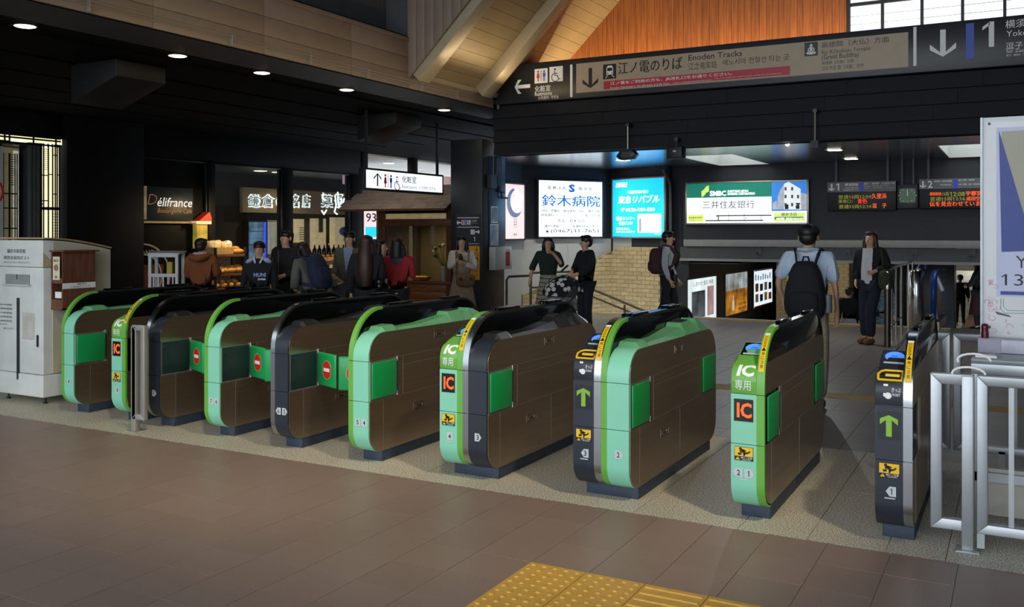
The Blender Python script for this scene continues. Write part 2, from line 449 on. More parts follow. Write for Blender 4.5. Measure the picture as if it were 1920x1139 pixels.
# granite slabs under the gates
gx = [-15.5, -12.6, -10.6, -9.0, -7.9, -6.95, -6.35, -5.62, -4.95, -4.28, -3.55, -3.02, -2.33, -1.97, -1.36, -.99, -.60, -.32, .10, .7, 1.6, 3.2]
for i in range(len(gx) - 1):
    for y0, y1 in ((GY0, 6.15), (6.15, GY1)):
        MB().box(gx[i] + .0025, gx[i + 1] - .0025, y0 + .0025, y1 - .0025, -.03, 0).build('granite_slab', M['granite'], floor)
# tactile paving
def tact(kind):
    mb = MB().box(-.147, .147, -.147, .147, -.03, .004)
    if kind == 'dot':
        for i in range(5):
            for j in range(5): mb.lathe([(.013, 0), (.0115, .004), (.006, .0052)], 10, (-.118 + .059 * i, -.118 + .059 * j, .004))
    else:
        for j in range(4):
            y = -.1125 + .075 * j; mb.prism([(y - .014, .004), (y - .009, .009), (y + .009, .009), (y + .014, .004)], -.135, .135)
    return mb
dirt = []
for (ix, iy, kd) in [(0, 0, 'dot'), (1, 0, 'dot'), (0, 1, 'dot'), (1, 1, 'dot'), (2, 0, 'bar'), (3, 0, 'bar'), (4, 0, 'bar'), (5, 0, 'bar'), (0, 2, 'dot'), (1, 2, 'dot'), (6, 0, 'bar')]:
    put('tactile_tile', 'k' + kd, lambda: tact(kd), M['tactile'], (-2.12 + .15 + .3 * ix, 4.07 - .15 - .3 * iy, 0))
for i in range(38):
    put('tactile_tile', 'kwbar', lambda: tact('bar'), M['tactile_worn'], (-8.5 + .3 * i, 9.65, 0))
for i in range(26):
    put('tactile_tile', 'kwdot', lambda: tact('dot'), M['tactile_worn'], (-8.2 + .3 * i, 17.05 - .02, .001))
MB().box(-9, 0.3, 17.2, 17.35, -.2, .006).build('stair_nosing', M['plaster'], floor)
# brown patch strips behind gates handled by tiling; stairs falling away
stairs = struct('stairs_descending', (0, 17.35, 0))
for i in range(11):
    MB().box(-6.0, -1.55, .30 * i, .30 * (i + 1), -.165 * (i + 1) - .2, -.165 * (i + 1)).build('step', M['tileg'], stairs)
lowf = sbox('floor_lower', mat('amber_floor', '6b4a2c', .5, scale=3), -7, -1.56, 20.65, 45, -2.2, -1.815)  # amber brown is the base colour of the lower floor
passage = struct('floor_passage', (0, 17.35, 0))
MB().box(-1.55, 4, 5.5, 28, -1.5, -1.3).build('slab', mat('amber_floor', '6b4a2c', .5, scale=3), passage)
for i in range(8): MB().box(-1.55, 4, .3 * i, .3 * (i + 1), -.163 * (i + 1) - .2, -.163 * (i + 1)).build('step', M['tileg'], passage)

# ================================================================== SETTING: left shop wall (x = -14.8), soffit, fascia
XS, XF, YB = -14.8, -7.93, 14.0
ZS = 3.70
wl = struct('wall_left')
def wbox(nm, mt, y0, y1, z0, z1, x0=XS - .18, x1=XS, bevel=.004): return MB().box(x0, x1, y0, y1, z0, z1).build(nm, mt, wl, bevel=bevel)
wbox('panel', M['black_wall'], 3.0, 8.3, 0, ZS)
wbox('header', M['black_wall'], 8.3, 10.52, 3.29, ZS)
wbox('pier', M['black_wall'], 10.52, 12.15, 0, ZS, x1=XS + .12)
wbox('header', M['black_wall'], 12.15, 19.0, 3.09, ZS)
for a, b in ((13.82, 14.0), (16.08, 16.37), (18.53, 18.95)): wbox('mullion', M['black_wall'], a, b, 0, 3.09, x1=XS + .06)
for a, b in ((12.15, 13.82), (14.0, 16.08), (16.37, 18.53)):
    wbox('head_trim', M['rail'], a, b, 3.06, 3.09, x0=XS - .05, x1=XS + .02)
    wbox('side_trim', M['rail'], b - .03, b, 0, 3.06, x0=XS - .05, x1=XS + .02)
wbox('infill_panel', M['black_wall'], 12.15, 13.79, 0, 3.06, x0=XS - .1, x1=XS - .06)
# frontage beyond: transom with posts
for y in (18.95, 21.3, 23.6, 25.9, 28.5): wbox('transom_post', M['black_wall'], y, y + .22, 2.6, ZS, x0=XS - .2)
wbox('transom_rail', M['black_wall'], 18.95, 29, 2.75, 2.9, x0=XS - .15)
# soffit
so = struct('ceiling_soffit')
MB().box(XS - .2, XF - .55, 1.5, 29, ZS + .0, ZS + .12).build('soffit_slab', M['soffit'], so)
MB().prism([(XF - .56, ZS), (XF - .035, 3.76), (XF - .035, 3.9), (XF - .56, 3.9)], 1.5, 14.6, 'y').build('soffit_edge', mat('edge_board', '313338', .5), so)
for k, x in enumerate((-9.4, -10.5, -11.6, -12.7, -13.8)):
    MB().box(x - .5, x + .5, 1.5, 18, ZS - .03, ZS).build('soffit_board', M['soffit'], so)
# sloping haunch beams under the soffit
for (p, q, xx) in (((218, 142), (311, 157), -9.3), ((742, 230), (790, 240), -9.3)):
    a = onX(*p, xx); b = onX(*q, xx)
    MB().prism([(xx, ZS + .02), (xx, a.z), (xx - .82, a.z - .27), (xx - .82, ZS + .02)], a.y, max(b.y, a.y + .6), 'y').build('haunch', mat('haunch_paint', '1e1e1e', .5, spec=.3), so, bevel=.01)
# fascia of taupe boards with a cable rail
fa = struct('trim_fascia')
MB().box(XF - .15, XF - .03, 1.5, 14.6, 3.76, 4.55).build('backing', M['soffit'], fa)
ys = [1.5, 3.4, 5.2, 6.68, 8.3, 9.95, 11.32, 12.6, 13.82]
for z0, z1, ye in ((3.77, 3.995, 13.95), (4.0, 4.225, 13.95), (4.23, 4.46, 11.33)):
    for a, b in zip(ys[:-1], ys[1:]):
        if b > ye + .3: continue
        MB().box(XF - .03, XF, a + .003, b - .003, z0, z1).build('board', M['fascia'], fa, bevel=.003)
MB().box(XF - .5, XF + .02, 1.5, 11.32, 4.46, 4.52).build('ledge', M['fascia'], fa, bevel=.004)
cab = MB()
for z in (3.845, 3.885): cab.tube([(XF + .03, 1.5, z), (XF + .03, 13.95, z)], .007, 6)
for y in (1.8, 3.6, 5.9, 7.75, 9.1, 10.3, 11.6, 12.6, 13.95): cab.box(XF, XF + .04, y - .008, y + .008, 3.77, 3.90)
cab.build('cable_rail', M['alu'], fa)
# clerestory wall of vertical boards above the fascia
wu = struct('wall_upper_left')
xu = XF - .42
MB().box(xu - .1, xu - .03, 1.5, 11.33, 4.5, 7.5).build('backing', M['soffit'], wu)
for i in range(34):
    y = 11.3 - .155 * (i + 1)
    if y < 8.9 and y > 4.5: 
        MB().box(xu - .03, xu, y + .003, y + .152, 4.5, 4.56).build('board', M['slate'], wu); continue
    MB().box(xu - .03, xu, y + .003, y + .152, 4.5, 7.2).build('board', M['slate'], wu)
uw = struct('window_1')
uw.location = (xu, 0, 0)
MB().box(-.02, .0, 4.6, 8.9, 4.57, 7.0).build('pane', mat('dim_window', '5a7280', .15, emit=.35, var=.3, scale=1.5), uw)
for y in (4.6, 5.6, 6.5, 7.4, 7.9, 8.35, 8.62): MB().box(-.02, .03, y, y + .05, 4.57, 7.0).build('mullion', M['black_wall'], uw)
MB().box(-.02, .03, 8.66, 8.95, 4.57, 7.0).build('jamb', M['black_wall'], uw)
MB().box(-.02, .04, 4.6, 8.9, 4.56, 4.62).build('sill', M['alu'], uw)

# ================================================================== SETTING: roof slope, rafters, timber wall, high window
YT = 15.3
rf = struct('roof_slope')
ang = math.atan(.98); cs, sn = math.cos(ang), math.sin(ang)
def rp(s, n, y): return (XF + s * cs - n * sn, y, 4.03 + s * sn + n * cs)
def rbox(nm, mt, s0, s1, n0, n1, y0, y1, bevel=0):
    mb = MB(); mb.prism([(s0, n0), (s1, n0), (s1, n1), (s0, n1)], y0, y1, 'y')
    mb.v = [rp(a, c, b) for a, b, c in mb.v]
    return mb.build(nm, mt, rf, bevel=bevel)
rbox('deck', M['soffit'], -.1, 5.2, .035, .12, 11.33, YT + .1)
for i in range(26): rbox('board', M['roofb'], .2 * i + .002, .2 * i + .197, 0, .03, 11.33, YT + .05)
rbox('rafter', M['rafter'], 0, 5.0, -.22, 0, 11.33, 11.62, bevel=.006)
rbox('rafter', M['rafter'], 0, 5.0, -.20, 0, 13.20, 13.50, bevel=.006)
rbox('wall_plate', M['rafter'], -.05, .03, -.05, .03, 11.3, 14)
ck = struct('wall_cheek')
cz = lambda x: 4.03 + (x - XF) * .98
for i in range(24):
    x0 = XF + .155 * i - .01; x1 = x0 + .15
    MB().prism([(x0, cz(x0) - .12), (x1, cz(x1) - .12), (x1, 9.2), (x0, 9.2)], 11.28, 11.31, 'y').build('board', M['fascia'], ck, bevel=.002)
MB().prism([(XF - .5, 4.5), (XF, 4.5), (XF, 7.4), (XF - .5, 7.4)], 11.31, 11.36, 'y').build('return', M['slate'], ck)
# cedar wall above the beam
wt = struct('wall_timber')
x = -8.1; i = 0
WX0, WX1 = -2.35, 1.9
while x < 3.4:
    w = random.choice((.085, .11, .13, .16))
    zb = 3.9 if not (WX0 - w < x < WX1) else None
    if zb: MB().box(x + .002, x + w - .002, YT - random.uniform(.02, .026), YT, 3.9, 7.9).build('plank', M['timber'], wt)
    else: MB().box(x + .002, x + w - .002, YT - .022, YT, 3.9, 4.62).build('plank', M['timber'], wt)
    x += w
MB().box(-8.2, WX0, YT, YT + .1, 3.5, 8).build('backing', M['timber_d'], wt)
MB().box(WX0, WX1, YT, YT + .1, 3.5, 4.6).build('backing', M['timber_d'], wt)
MB().box(WX1, 3.6, YT, YT + .1, 3.5, 8).build('backing', M['timber_d'], wt)
hw = struct('window_2', (0, YT - .02, 0))
for xx in [onY(p, 20, YT).x for p in (1592, 1655, 1729, 1805, 1884, 1960, 2040)]: MB().box(xx - .022, xx + .022, -.03, .05, 4.6, 7.5).build('mullion', M['dframe'], hw)
for z in (4.60, 5.20, 5.80, 6.40, 7.0): MB().box(WX0, WX1, -.025, .045, z - .022, z + .022).build('transom', M['dframe'], hw)
for z in (4.9, 5.03, 5.5): MB().box(WX0, WX1, .10, .104, z, z + .008).build('wire', M['grey'], hw)
# roof over the hall, open towards the entrance and the light
sbox('roof_hall', M['soffit'], -8.5, 7, -6.0, YT + .2, 8.0, 8.15)
sbox('wall_right', M['darkwall'], 4.6, 4.8, -2.0, 46, -2, 8.1)
sbox('wall_street_side', M['black_wall'], -15.2, -15.0, -6, 3.0, 0, 3.9)

# ================================================================== SETTING: stepped beam above the gates to the platforms
bm_ = struct('beam_platform')
ZC = 2.985
MB().box(-8.05, 3.4, YB + .06, YB + .45, ZC, 4.5).build('core', M['soffit'], bm_)
xs = [-8.05, -6.2, -4.45, -2.7, -.95, .8, 2.6]
for k, (z0, z1, dy) in enumerate(((ZC, 3.19, .03), (3.195, 3.40, .02), (3.405, 3.61, .01), (3.615, 3.83, 0))):
    for a, b in zip(xs[:-1], xs[1:]):
        o = .31 * k - .4
        MB().prism([(YB + dy, z0), (YB + dy + .05, z0), (YB + dy + .05, z1), (YB + dy + .03, z1)], a + o * (a > -8), b + o * (b < 2.5) - .004).build('board', M['beam'], bm_)
# platform-side ceiling of long metal boards with two skylights
cl = struct('ceiling_platform')
YW = 18.65
sky = ((-5.34, -4.33), (-1.12, -.10))
n = 32; w_ = (YW - YB - .3) / n
for i in range(n):
    y0 = YB + .3 + i * w_; y1 = y0 + w_ - .006
    xl = -8.28 if y0 < 14.86 else -9.2
    segs = [(xl, 3.4)]
    if 15.85 < y1 and y0 < 18.55: segs = [(-9.2, sky[0][0]), (sky[0][1], sky[1][0]), (sky[1][1], 3.4)]
    for a, b in segs:
        MB().box(a, b, y0, y1, ZC, ZC + .02).build('board', M['rceil'], cl)
MB().box(-8.9, sky[0][0], 14.86, YW + .4, ZC + .02, ZC + .1).build('deck', M['soffit'], cl)
MB().box(sky[0][1], sky[1][0], YB + .46, YW + .1, ZC + .02, ZC + .1).build('deck', M['soffit'], cl)
MB().box(sky[1][1], 3.4, YB + .46, YW + .1, ZC + .02, ZC + .1).build('deck', M['soffit'], cl)
for j, (a, b) in enumerate(sky):
    s = struct('skylight')
    MB().box(a, b, 15.85, 18.55, ZC + .42, ZC + .45).build('diffuser', M['skyl'], s)
    for bx in ((a, a + .02, 15.85, 18.55), (b - .02, b, 15.85, 18.55), (a, b, 15.85, 15.87), (a, b, 18.53, 18.55)):
        MB().box(bx[0], bx[1], bx[2], bx[3], ZC, ZC + .44).build('reveal', M['plaster'], s)

# ================================================================== SETTING: column under the corner, polygonal back wall
colm = struct('column_corner')
MB().box(-8.95, -8.29, 14.05, 14.85, 0, ZC + .3).build('shaft', mat('column_paint', '1d1f23', .45), colm, bevel=.008)
MB().box(-8.29, -8.275, 14.28, 14.85, 1.37, ZC).build('blue_glow_sheet', mat('blue_light_tint', '1e3a63', .35), colm, bevel=.003)  # blue light on this column face, painted in as a thin tinted sheet
wb = struct('wall_back')
PA, PB_, PC = Vector((-8.96, 16.8, 0)), Vector((-7.8, 18.8, 0)), Vector((-6.4, 18.3, 0))
def wallseg(nm, mt, a, b, z0, z1, th=.12, off=0.0, parent=wb):
    d = (b - a).normalized(); nrm = Vector((-d.y, d.x, 0))      # pointing away from the viewer
    vs = [p + nrm * o + Vector((0, 0, z)) for p in (a, b) for o in (off, off + th) for z in (z0, z1)]
    return MB().add(vs, [(0, 1, 3, 2), (4, 6, 7, 5), (0, 4, 5, 1), (2, 3, 7, 6), (0, 2, 6, 4), (1, 5, 7, 3)]).build(nm, mt, parent)
P0 = Vector((-9.02, 14.8, 0))
ZL = 1.50
for a, b in ((P0, PA), (PA, PB_), (PB_, PC)): wallseg('upper_panel', M['darkwall'], a, b, ZL, ZC + .2)
for a, b in ((P0, P0.lerp(PA, .5)), (P0.lerp(PA, .5), PA)): wallseg('lower_panel', M['plaster'], a + (b - a) * .003, b, 0, ZL, off=.01)
PD = PB_.lerp(PC, .36)
for a, b in ((PA, PA.lerp(PB_, .5)), (PA.lerp(PB_, .5), PB_), (PB_, PD)): wallseg('lower_panel', M['plaster'], a + (b - a) * .003, b, -2.0, ZL, off=.03)
wallseg('lower_panel', M['darkwall'], PD, PC, -2.0, ZL, off=.03)
wallseg('return_panel', M['darkwall'], PC, Vector((-6.4, 18.7, 0)), -2, ZC + .2)
MB().box(-9.3, -6.35, 19.0, 19.1, -2.2, 3.2).build('backing_panel', M['darkwall'], wb); MB().box(-9.35, -9.05, 14.8, 14.9, 0, 3.2).build('backing_panel', M['darkwall'], wb)
# brick dado rising to the right; every brick its own piece
bw = struct('wall_brick')
Lab = (PB_ - PA).length; Lbc = (PC - PB_).length
dab = (PB_ - PA).normalized(); dbc = (PC - PB_).normalized()
nab = Vector((-dab.y, dab.x, 0)); nbc = Vector((-dbc.y, dbc.x, 0))
TL = (onY(1001, 552, 17.0)); 
def top_at(u):      # u runs along PA..PB..PC
    return min(1.34, .33 + u * .385)
cnt = 0
CH, BL = .088, .235
def bput(u0, u1, z0, z1):
    global cnt
    if u0 < Lab < u1:
        bput(u0, Lab - .002, z0, z1); bput(Lab + .002, u1, z0, z1); return
    if u0 >= Lab: p, d, nn, a, b = PB_, dbc, nbc, u0 - Lab, u1 - Lab
    else: p, d, nn, a, b = PA, dab, nab, u0, u1
    if b - a < .03: return
    off = random.uniform(-.004, .003)
    vs = [p + d * q + nn * o + Vector((0, 0, z)) for q in (a, b) for o in (off - .03, .03) for z in (z0, z1)]
    MB().add(vs, [(0, 1, 3, 2), (4, 6, 7, 5), (0, 4, 5, 1), (2, 3, 7, 6), (0, 2, 6, 4), (1, 5, 7, 3)]).build('brick', M['brick'], bw); cnt += 1
U1 = Lab + Lbc * .92
row = 0; z = -.44
while z < 1.3:
    u = -(BL / 2) * (row % 2)
    while u < U1:
        a, b = max(0, u), min(U1, u + BL)
        if b - a > .03 and z + CH < top_at((a + b) / 2): bput(a + .005, b - .005, z + .004, z + CH - .004)
        u += BL
    z += CH; row += 1
def capseg(u): return (PA + dab * u if u <= Lab else PB_ + dbc * (u - Lab))
mm = MB()
for u0, u1 in ((0, Lab), (Lab, U1)):
    k = 10
    for i in range(k):
        a, b = u0 + (u1 - u0) * i / k, u0 + (u1 - u0) * (i + 1) / k
        p, q = capseg(a + 1e-6), capseg(b - 1e-6); nn = nab if a < Lab - 1e-5 else nbc
        za, zb = top_at(a) - .02, top_at(b) - .02
        mm.add([p - nn * .022, q - nn * .022, q + nn * .03, p + nn * .03] , [(0, 1, 2, 3)])
        mm.v[-4:] = [tuple(Vector(v) + Vector((0, 0, -2))) for v in mm.v[-4:]]
        mm.add([p - nn * .022 + Vector((0, 0, za)), q - nn * .022 + Vector((0, 0, zb)), q + nn * .03 + Vector((0, 0, zb)), p + nn * .03 + Vector((0, 0, za))], [(0, 1, 2, 3)])
        base = len(mm.v) - 8
        mm.f += [(base, base + 1, base + 5, base + 4)]; mm.mi += [0]
mm.build('mortar_bed', M['mortar'], bw)

# ================================================================== SETTING: rear bulkhead over the stairs
br = struct('wall_bulkhead')
MB().box(-6.42, 3.4, YW, YW + .3, 1.47, ZC + .3).build('panel', M['darkwall'], br)
MB().box(-6.1, 3.4, YW - .1, YW + .05, 1.34, 1.48).build('white_girder', M['girder'], br, bevel=.006)
MB().box(-6.2, 3.4, YW - .02, YW + .1, 1.09, 1.33).build('girder_web', M['girder_d'], br)
MB().box(-6.2, 3.4, YW - .12, YW + .1, 1.04, 1.09).build('girder_flange', M['girder'], br)
for px in (1424, 1500, 1590, 1715, 1823):
    x = onY(px, 470, YW).x
    MB().box(x - .06, x + .06, YW - .06, YW, 1.2, 1.32).build('bracket', M['girder_d'], br)
    MB().cyl((x - .03, YW - .13, 1.22), .02, .1, 8, 'y').build('bolt', M['dframe'], br)
# stair enclosure beyond
sw = struct('wall_stair_left')
MB().box(-6.3, -6.02, 18.66, 27.0, -2.5, 2.0).build('panel', mat('poster_wall', '24282a', .5), sw)
for i in range(8):
    y0 = 18.7 + i * 1.0
    mb = MB().box(-6.02, -5.0, y0, y0 + .97, .98 - .0 * i, 1.0); 
    mb.build('ceiling_strip', M['girder_d'], sw)
sr = struct('wall_stair_back')
MB().box(-6.2, -3.9, 26.6, 26.8, -3, 1.6).build('panel', M['darkwall'], sr)
MB().box(-2.62, -1.65, 26.6, 26.8, -3, 1.6).build('panel', M['black_wall'], sr)
MB().box(-4.3, -1.62, 27.2, 27.4, -3, 1.7).build('panel', M['darkwall'], sr)
pl = struct('pillar_brick')
pa = onY(1455, 490, 24.0).x; pb = onY(1592, 490, 24.0).x
MB().box(pa, pb, 24.02, 24.6, -3, 1.25).build('mortar_core', M['mortar'], pl)
bb = MB(); z = -2.2; r_ = 0
while z < 1.2:
    u = pa - .11 * (r_ % 2)
    while u < pb:
        a, b = max(pa, u), min(pb, u + .22)
        if b - a > .03: bb.box(a + .005, b - .005, 24.0, 24.05, z + .004, z + .076)
        u += .22
    z += .08; r_ += 1
bb.build('brickwork', M['brick'], pl, kind='stuff')
MB().box(-6.4, 4.7, 18.8, 46, 1.55, 1.7).build('stair_ceiling', M['darkwall'], sr)
# far end of the passage: bright stairs and street light
fe = struct('wall_far_end')
MB().box(-2.6, 4.5, 44.0, 44.2, -3, 3).build('panel', mat('far_wall', '6a6254', .6), fe)
MB().box(-1.72, -1.60, 24.0, 30.0, -2.5, 1.6).build('steel_jamb', M['girder'], fe)
for i in range(12):
    MB().box(-2.4, 4.0, 40 + .32 * i - 4, 40.3 + .32 * i - 4, -1.9, -1.9 + .17 * (i + 1)).build('step', mat('far_step', 'b8b4a6', .6), fe)
light('passage_lamp', 'AREA', (-.6, 33.0, 1.45), 60, (1, .86, .62), 2.0, (-.6, 36, -1.5))
light('street_light', 'AREA', (-.2, 38.5, 1.4), 160, (.95, 1, 1), 1.6, (-.2, 41, 0))
light('stair_lamp', 'AREA', (-4.2, 22.0, 1.5), 26, (1, .9, .7), .6, (-4.2, 23.4, -1.0))
# ================================================================== TICKET GATES
def arc(cy, cz, r, a0, a1, n=7, rz=None): return [(cy + r * math.cos(R(a0 + (a1 - a0) * i / n)), cz + (rz or r) * math.sin(R(a0 + (a1 - a0) * i / n))) for i in range(n + 1)]
LEN = 1.79
SEAM1, SEAM2 = .447, .729
def outline(top):
    """closed outline of a cabinet side in (depth, height): front bottom curve, front, top curve, back"""
    if top == 'low':
        return arc(.15, .225, .15, 270, 180) + arc(.17, .755, .17, 180, 90) + arc(1.58, .705, .21, 90, 0) + arc(1.64, .225, .15, 0, -90)
    return arc(.15, .225, .15, 270, 180) + arc(.335, .755, .335, 180, 90, 10) + arc(1.46, .755, .33, 90, 0, 10) + arc(1.64, .225, .15, 0, -90)
def clip(poly, z0=None, z1=None, y0=None, y1=None):
    def cut(p, ax, v, keep):
        out = []
        for i in range(len(p)):
            a, b = p[i], p[(i + 1) % len(p)]; da, db = keep * (a[ax] - v), keep * (b[ax] - v)
            if da >= 0: out.append(a)
            if da * db < 0:
                t = da / (da - db); out.append((a[0] + t * (b[0] - a[0]), a[1] + t * (b[1] - a[1])))
        return out
    for ax, v, k in ((1, z0, 1), (1, z1, -1), (0, y0, 1), (0, y1, -1)):
        if v is not None: poly = cut(poly, ax, v, k)
    q = []
    for p in poly:
        if not q or math.hypot(p[0] - q[-1][0], p[1] - q[-1][1]) > 1e-5: q.append(p)
    if len(q) > 1 and math.hypot(q[0][0] - q[-1][0], q[0][1] - q[-1][1]) < 1e-5: q.pop()
    return q
def inset(poly, d):
    n = len(poly); cx = sum(p[0] for p in poly) / n; cz = sum(p[1] for p in poly) / n; out = []
    for i in range(n):
        p0, p1 = poly[i - 1], poly[(i + 1) % n]; dx, dz = p1[0] - p0[0], p1[1] - p0[1]; l = math.hypot(dx, dz) or 1
        nx, nz = dz / l, -dx / l
        if (p0[0] + p1[0]) / 2 != cx and ((poly[i][0] - cx) * nx + (poly[i][1] - cz) * nz) < 0: nx, nz = -nx, -nz
        out.append((poly[i][0] - nx * d, poly[i][1] - nz * d))
    return out
def frontpath(z0, z1, top):
    full = arc(.15, .225, .15, 270, 180, 9) + (arc(.17, .755, .17, 180, 90, 9) if top == 'low' else arc(.335, .755, .335, 180, 88, 12))
    out = []
    for i in range(len(full) - 1):
        a, b = full[i], full[i + 1]
        for (u, v) in ((a, b),):
            lo, hi = min(u[1], v[1]), max(u[1], v[1])
            if hi < z0 or lo > z1: continue
            def at(z): t = (z - u[1]) / (v[1] - u[1]) if v[1] != u[1] else 0; return (u[0] + t * (v[0] - u[0]), z)
            p = at(z0) if u[1] < z0 else u; q = at(z1) if v[1] > z1 else v
            if not out or math.hypot(out[-1][0] - p[0], out[-1][1] - p[1]) > 1e-5: out.append(p)
            if math.hypot(out[-1][0] - q[0], out[-1][1] - q[1]) > 1e-5: out.append(q)
    return out
SEGS = ((.075, SEAM1 - .002), (SEAM1 + .002, SEAM2 - .002), (SEAM2 + .002, 1.2))
def panel(t, x0, x1, col, s):
    """tall backboard between x0 and x1 with its coloured edge band; s = +1 if the low cabinet is on the +x side"""
    core = inset(outline('tall'), .007)
    MB().prism(core, x0 + .004, x1 - .004).build('backboard', M['gloss'], t, bevel=.002)
    for z0, z1 in SEGS:
        p = frontpath(z0, z1, 'tall')
        MB().band(p, .02, x0, x1, side=1).build('edge_band', M[col] if isinstance(col, str) else col, t, weld=True, smooth=True)
    top = [(.335 + .012, 1.0902)] + [(1.46, 1.086)] + arc(1.46, .755, .331, 90, 0, 10)
    MB().band(top, .016, x0 + .001, x1 - .001, side=1).build('top_rail', M['rail'], t, weld=True)
    for a, b in ((.42, .74), (1.16, 1.44)):
        xm = (x0 + x1) / 2
        MB().prism([(a, 1.086), (a + .015, 1.108), (b - .015, 1.108), (b, 1.086)], xm - .016, xm + .016).build('sensor_bar', M['gloss'], t, bevel=.003)
def plate(t, nm, poly, xo, s, m):
    if len(poly) > 2: MB().prism(poly, xo - .0025 * (s > 0), xo + .0025 * (s < 0)).build(nm, m, t)
def plates(t, prof, xo, s, m):
    """stainless skin of one side, split along its real seams"""
    g = .002
    plate(t, 'side_panel', clip(prof, z0=SEAM2 + g), xo, s, m)
    plate(t, 'side_panel', clip(prof, z0=SEAM1 + g, z1=SEAM2 - g, y0=.34, y1=.405), xo, s, m)
    plate(t, 'side_panel', clip(prof, z0=SEAM1 + g, z1=.6595, y0=.408, y1=1.42), xo, s, m)
    plate(t, 'side_panel', clip(prof, z0=.6635, z1=SEAM2 - g, y0=.408, y1=1.42), xo, s, m)
    plate(t, 'side_panel', clip(prof, z0=SEAM1 + g, z1=SEAM2 - g, y0=1.75), xo, s, m)
    plate(t, 'side_panel', clip(prof, z0=.076, z1=SEAM1 - g, y1=.1645), xo, s, m)
    plate(t, 'side_panel', clip(prof, z0=.076, z1=SEAM1 - g, y0=.1685, y1=.9295), xo, s, m)
    plate(t, 'side_panel', clip(prof, z0=.076, z1=SEAM1 - g, y0=.9335), xo, s, m)
def seams(t, xo, s, low=True):
    e = sorted((xo - s * .001, xo + s * .0008)); w = .0016
    def h(z, y0, y1): MB().box(*e, y0, y1, z - w, z + w).build('seam_trim', M['alu'], t)
    def v(y, z0, z1): MB().box(*e, y - w, y + w, z0, z1).build('seam_trim', M['alu'], t)
    h(SEAM1, .012, 1.775); h(SEAM2, .35, 1.775); v(.1665, .085, SEAM1); v(.9315, .08, SEAM1); v(.4065, SEAM1, SEAM2)
    h(.6615, .408, 1.42)
def flap(t, xo, s, y0, y1, opened=False, ang=-22):
    z0, z1 = .462, .716
    hy = y1 + .012
    if not opened:
        a, b = sorted((xo, xo + s * .012))
        MB().box(a, b, y0, y1, z0, z1).build('flap', M['flap'], t, bevel=.005)
    else:
        a, b = sorted((xo - s * .004, xo))
        f = MB().box(a, b, y0, y1, z0 - .006, z1 + .006).build('flap_recess', M['glassd'], t, bevel=.002)
        for z in (z0 + .05, z1 - .05): MB().cyl((xo, y0 + .025, z), .006, s * .004, 8, 'x').build('buffer', M['black'], f)
        L = .285
        mb = MB(); mb.box(0, L, -.011, .011, z0, z1)
        fo = mb.build('flap', M['flap'], t, bevel=.012)
        sg = MB().prism(circ(L * .55, .59, .062, 24, .066), -.013, -.0115, 'y').build('no_entry_disc', M['red'], fo)
        br_ = MB().prism(rect(L * .55 - .044, .577, L * .55 + .044, .603), -.0145, -.0131, 'y').build('no_entry_bar', M['white'], fo)
        rim = MB().band([(L * .55 + .064 * math.cos(a), .59 + .068 * math.sin(a)) for a in [2 * PI * i / 24 for i in range(25)]], .004, -.0128, -.0112, 'y').build('no_entry_rim', M['tactile'], fo)
        for ob in (fo,):
            ob.matrix_local = Matrix.Translation((xo + s * .006, hy, 0)) @ Matrix.Rotation(R(ang) * s, 4, 'Z') @ (Matrix.Scale(-1, 4, (1, 0, 0)) if s < 0 else Matrix())
    for z in (.452, .70): MB().tube([(xo + s * .006, hy, z), (xo + s * .006, hy, z + .035)], .008, 8).build('hinge_cap', M['chrome'], t)
    MB().tube([(xo + s * .004, hy, .487), (xo + s * .004, hy, .70)], .007, 8).build('hinge_post', M['rail'], t)
def latch(t, xo, s, y, z):
    a = MB(); w, h = .075, .022
    a.band([(y - w, z - h), (y + w, z - h), (y + w, z + h), (y - w, z + h), (y - w, z - h)], .004, *sorted((xo - s * .001, xo + s * .0025)))
    a.box(*sorted((xo, xo + s * .004)), y - w * .6, y + w * .2, z - .008, z + .006)
    o = a.build('latch', M['steel'], t)
    MB().cyl((xo, y + w * .55, z), .006, s * .004, 8, 'x').build('lock', M['chrome'], o)
def topcover(t, x0, x1, s, m):
    """sloping lid with its raised ticket humps between the backboard (x0) and the outer side (x1)"""
    pr = [(.15, .905), (.205, .957), (.335, .963), (.40, .932), (.72, .938), (1.06, .972), (1.085, 1.0), (1.27, 1.006), (1.30, .978), (1.37, .978), (1.40, 1.008), (1.47, .996), (1.66, .93), (1.77, .80)]
    lo = [(y, min(z - .035, .918 if y < 1.58 else .70 + .21 * math.sqrt(max(0, 1 - ((y - 1.58) / .21) ** 2)) - .01)) for y, z in pr]
    xi = x1 - s * .045; xe = x1 - s * .008
    vs = []
    for (y, z), (_, z2) in zip(pr, lo):
        z2 = min(z2, z - .01)
        vs += [(x0, y, z2 - .05), (x0, y, z), (xi, y, z), (xe, y, z2), (xe, y, z2 - .05)]
    fs = []
    n = len(pr)
    for i in range(n - 1):
        for j in range(5): fs.append((i * 5 + j, i * 5 + (j + 1) % 5, (i + 1) * 5 + (j + 1) % 5, (i + 1) * 5 + j))
    fs += [tuple(range(5)), tuple((n - 1) * 5 + j for j in range(5))]
    lid = MB().add(vs, fs).build('lid', m, t)
    sl = MB(); sl.add([(x0 + s * .012, 1.10, 1.0065), (xi - s * .006, 1.10, 1.0065), (xi - s * .006, 1.25, 1.011), (x0 + s * .012, 1.25, 1.011), (x0 + s * .012, 1.10, .99), (xi - s * .006, 1.10, .99), (xi - s * .006, 1.25, .99), (x0 + s * .012, 1.25, .99)],
                      [(0, 1, 2, 3), (7, 6, 5, 4), (0, 4, 5, 1), (1, 5, 6, 2), (2, 6, 7, 3), (3, 7, 4, 0)])
    sl.build('return_slot', M['rail'], lid)
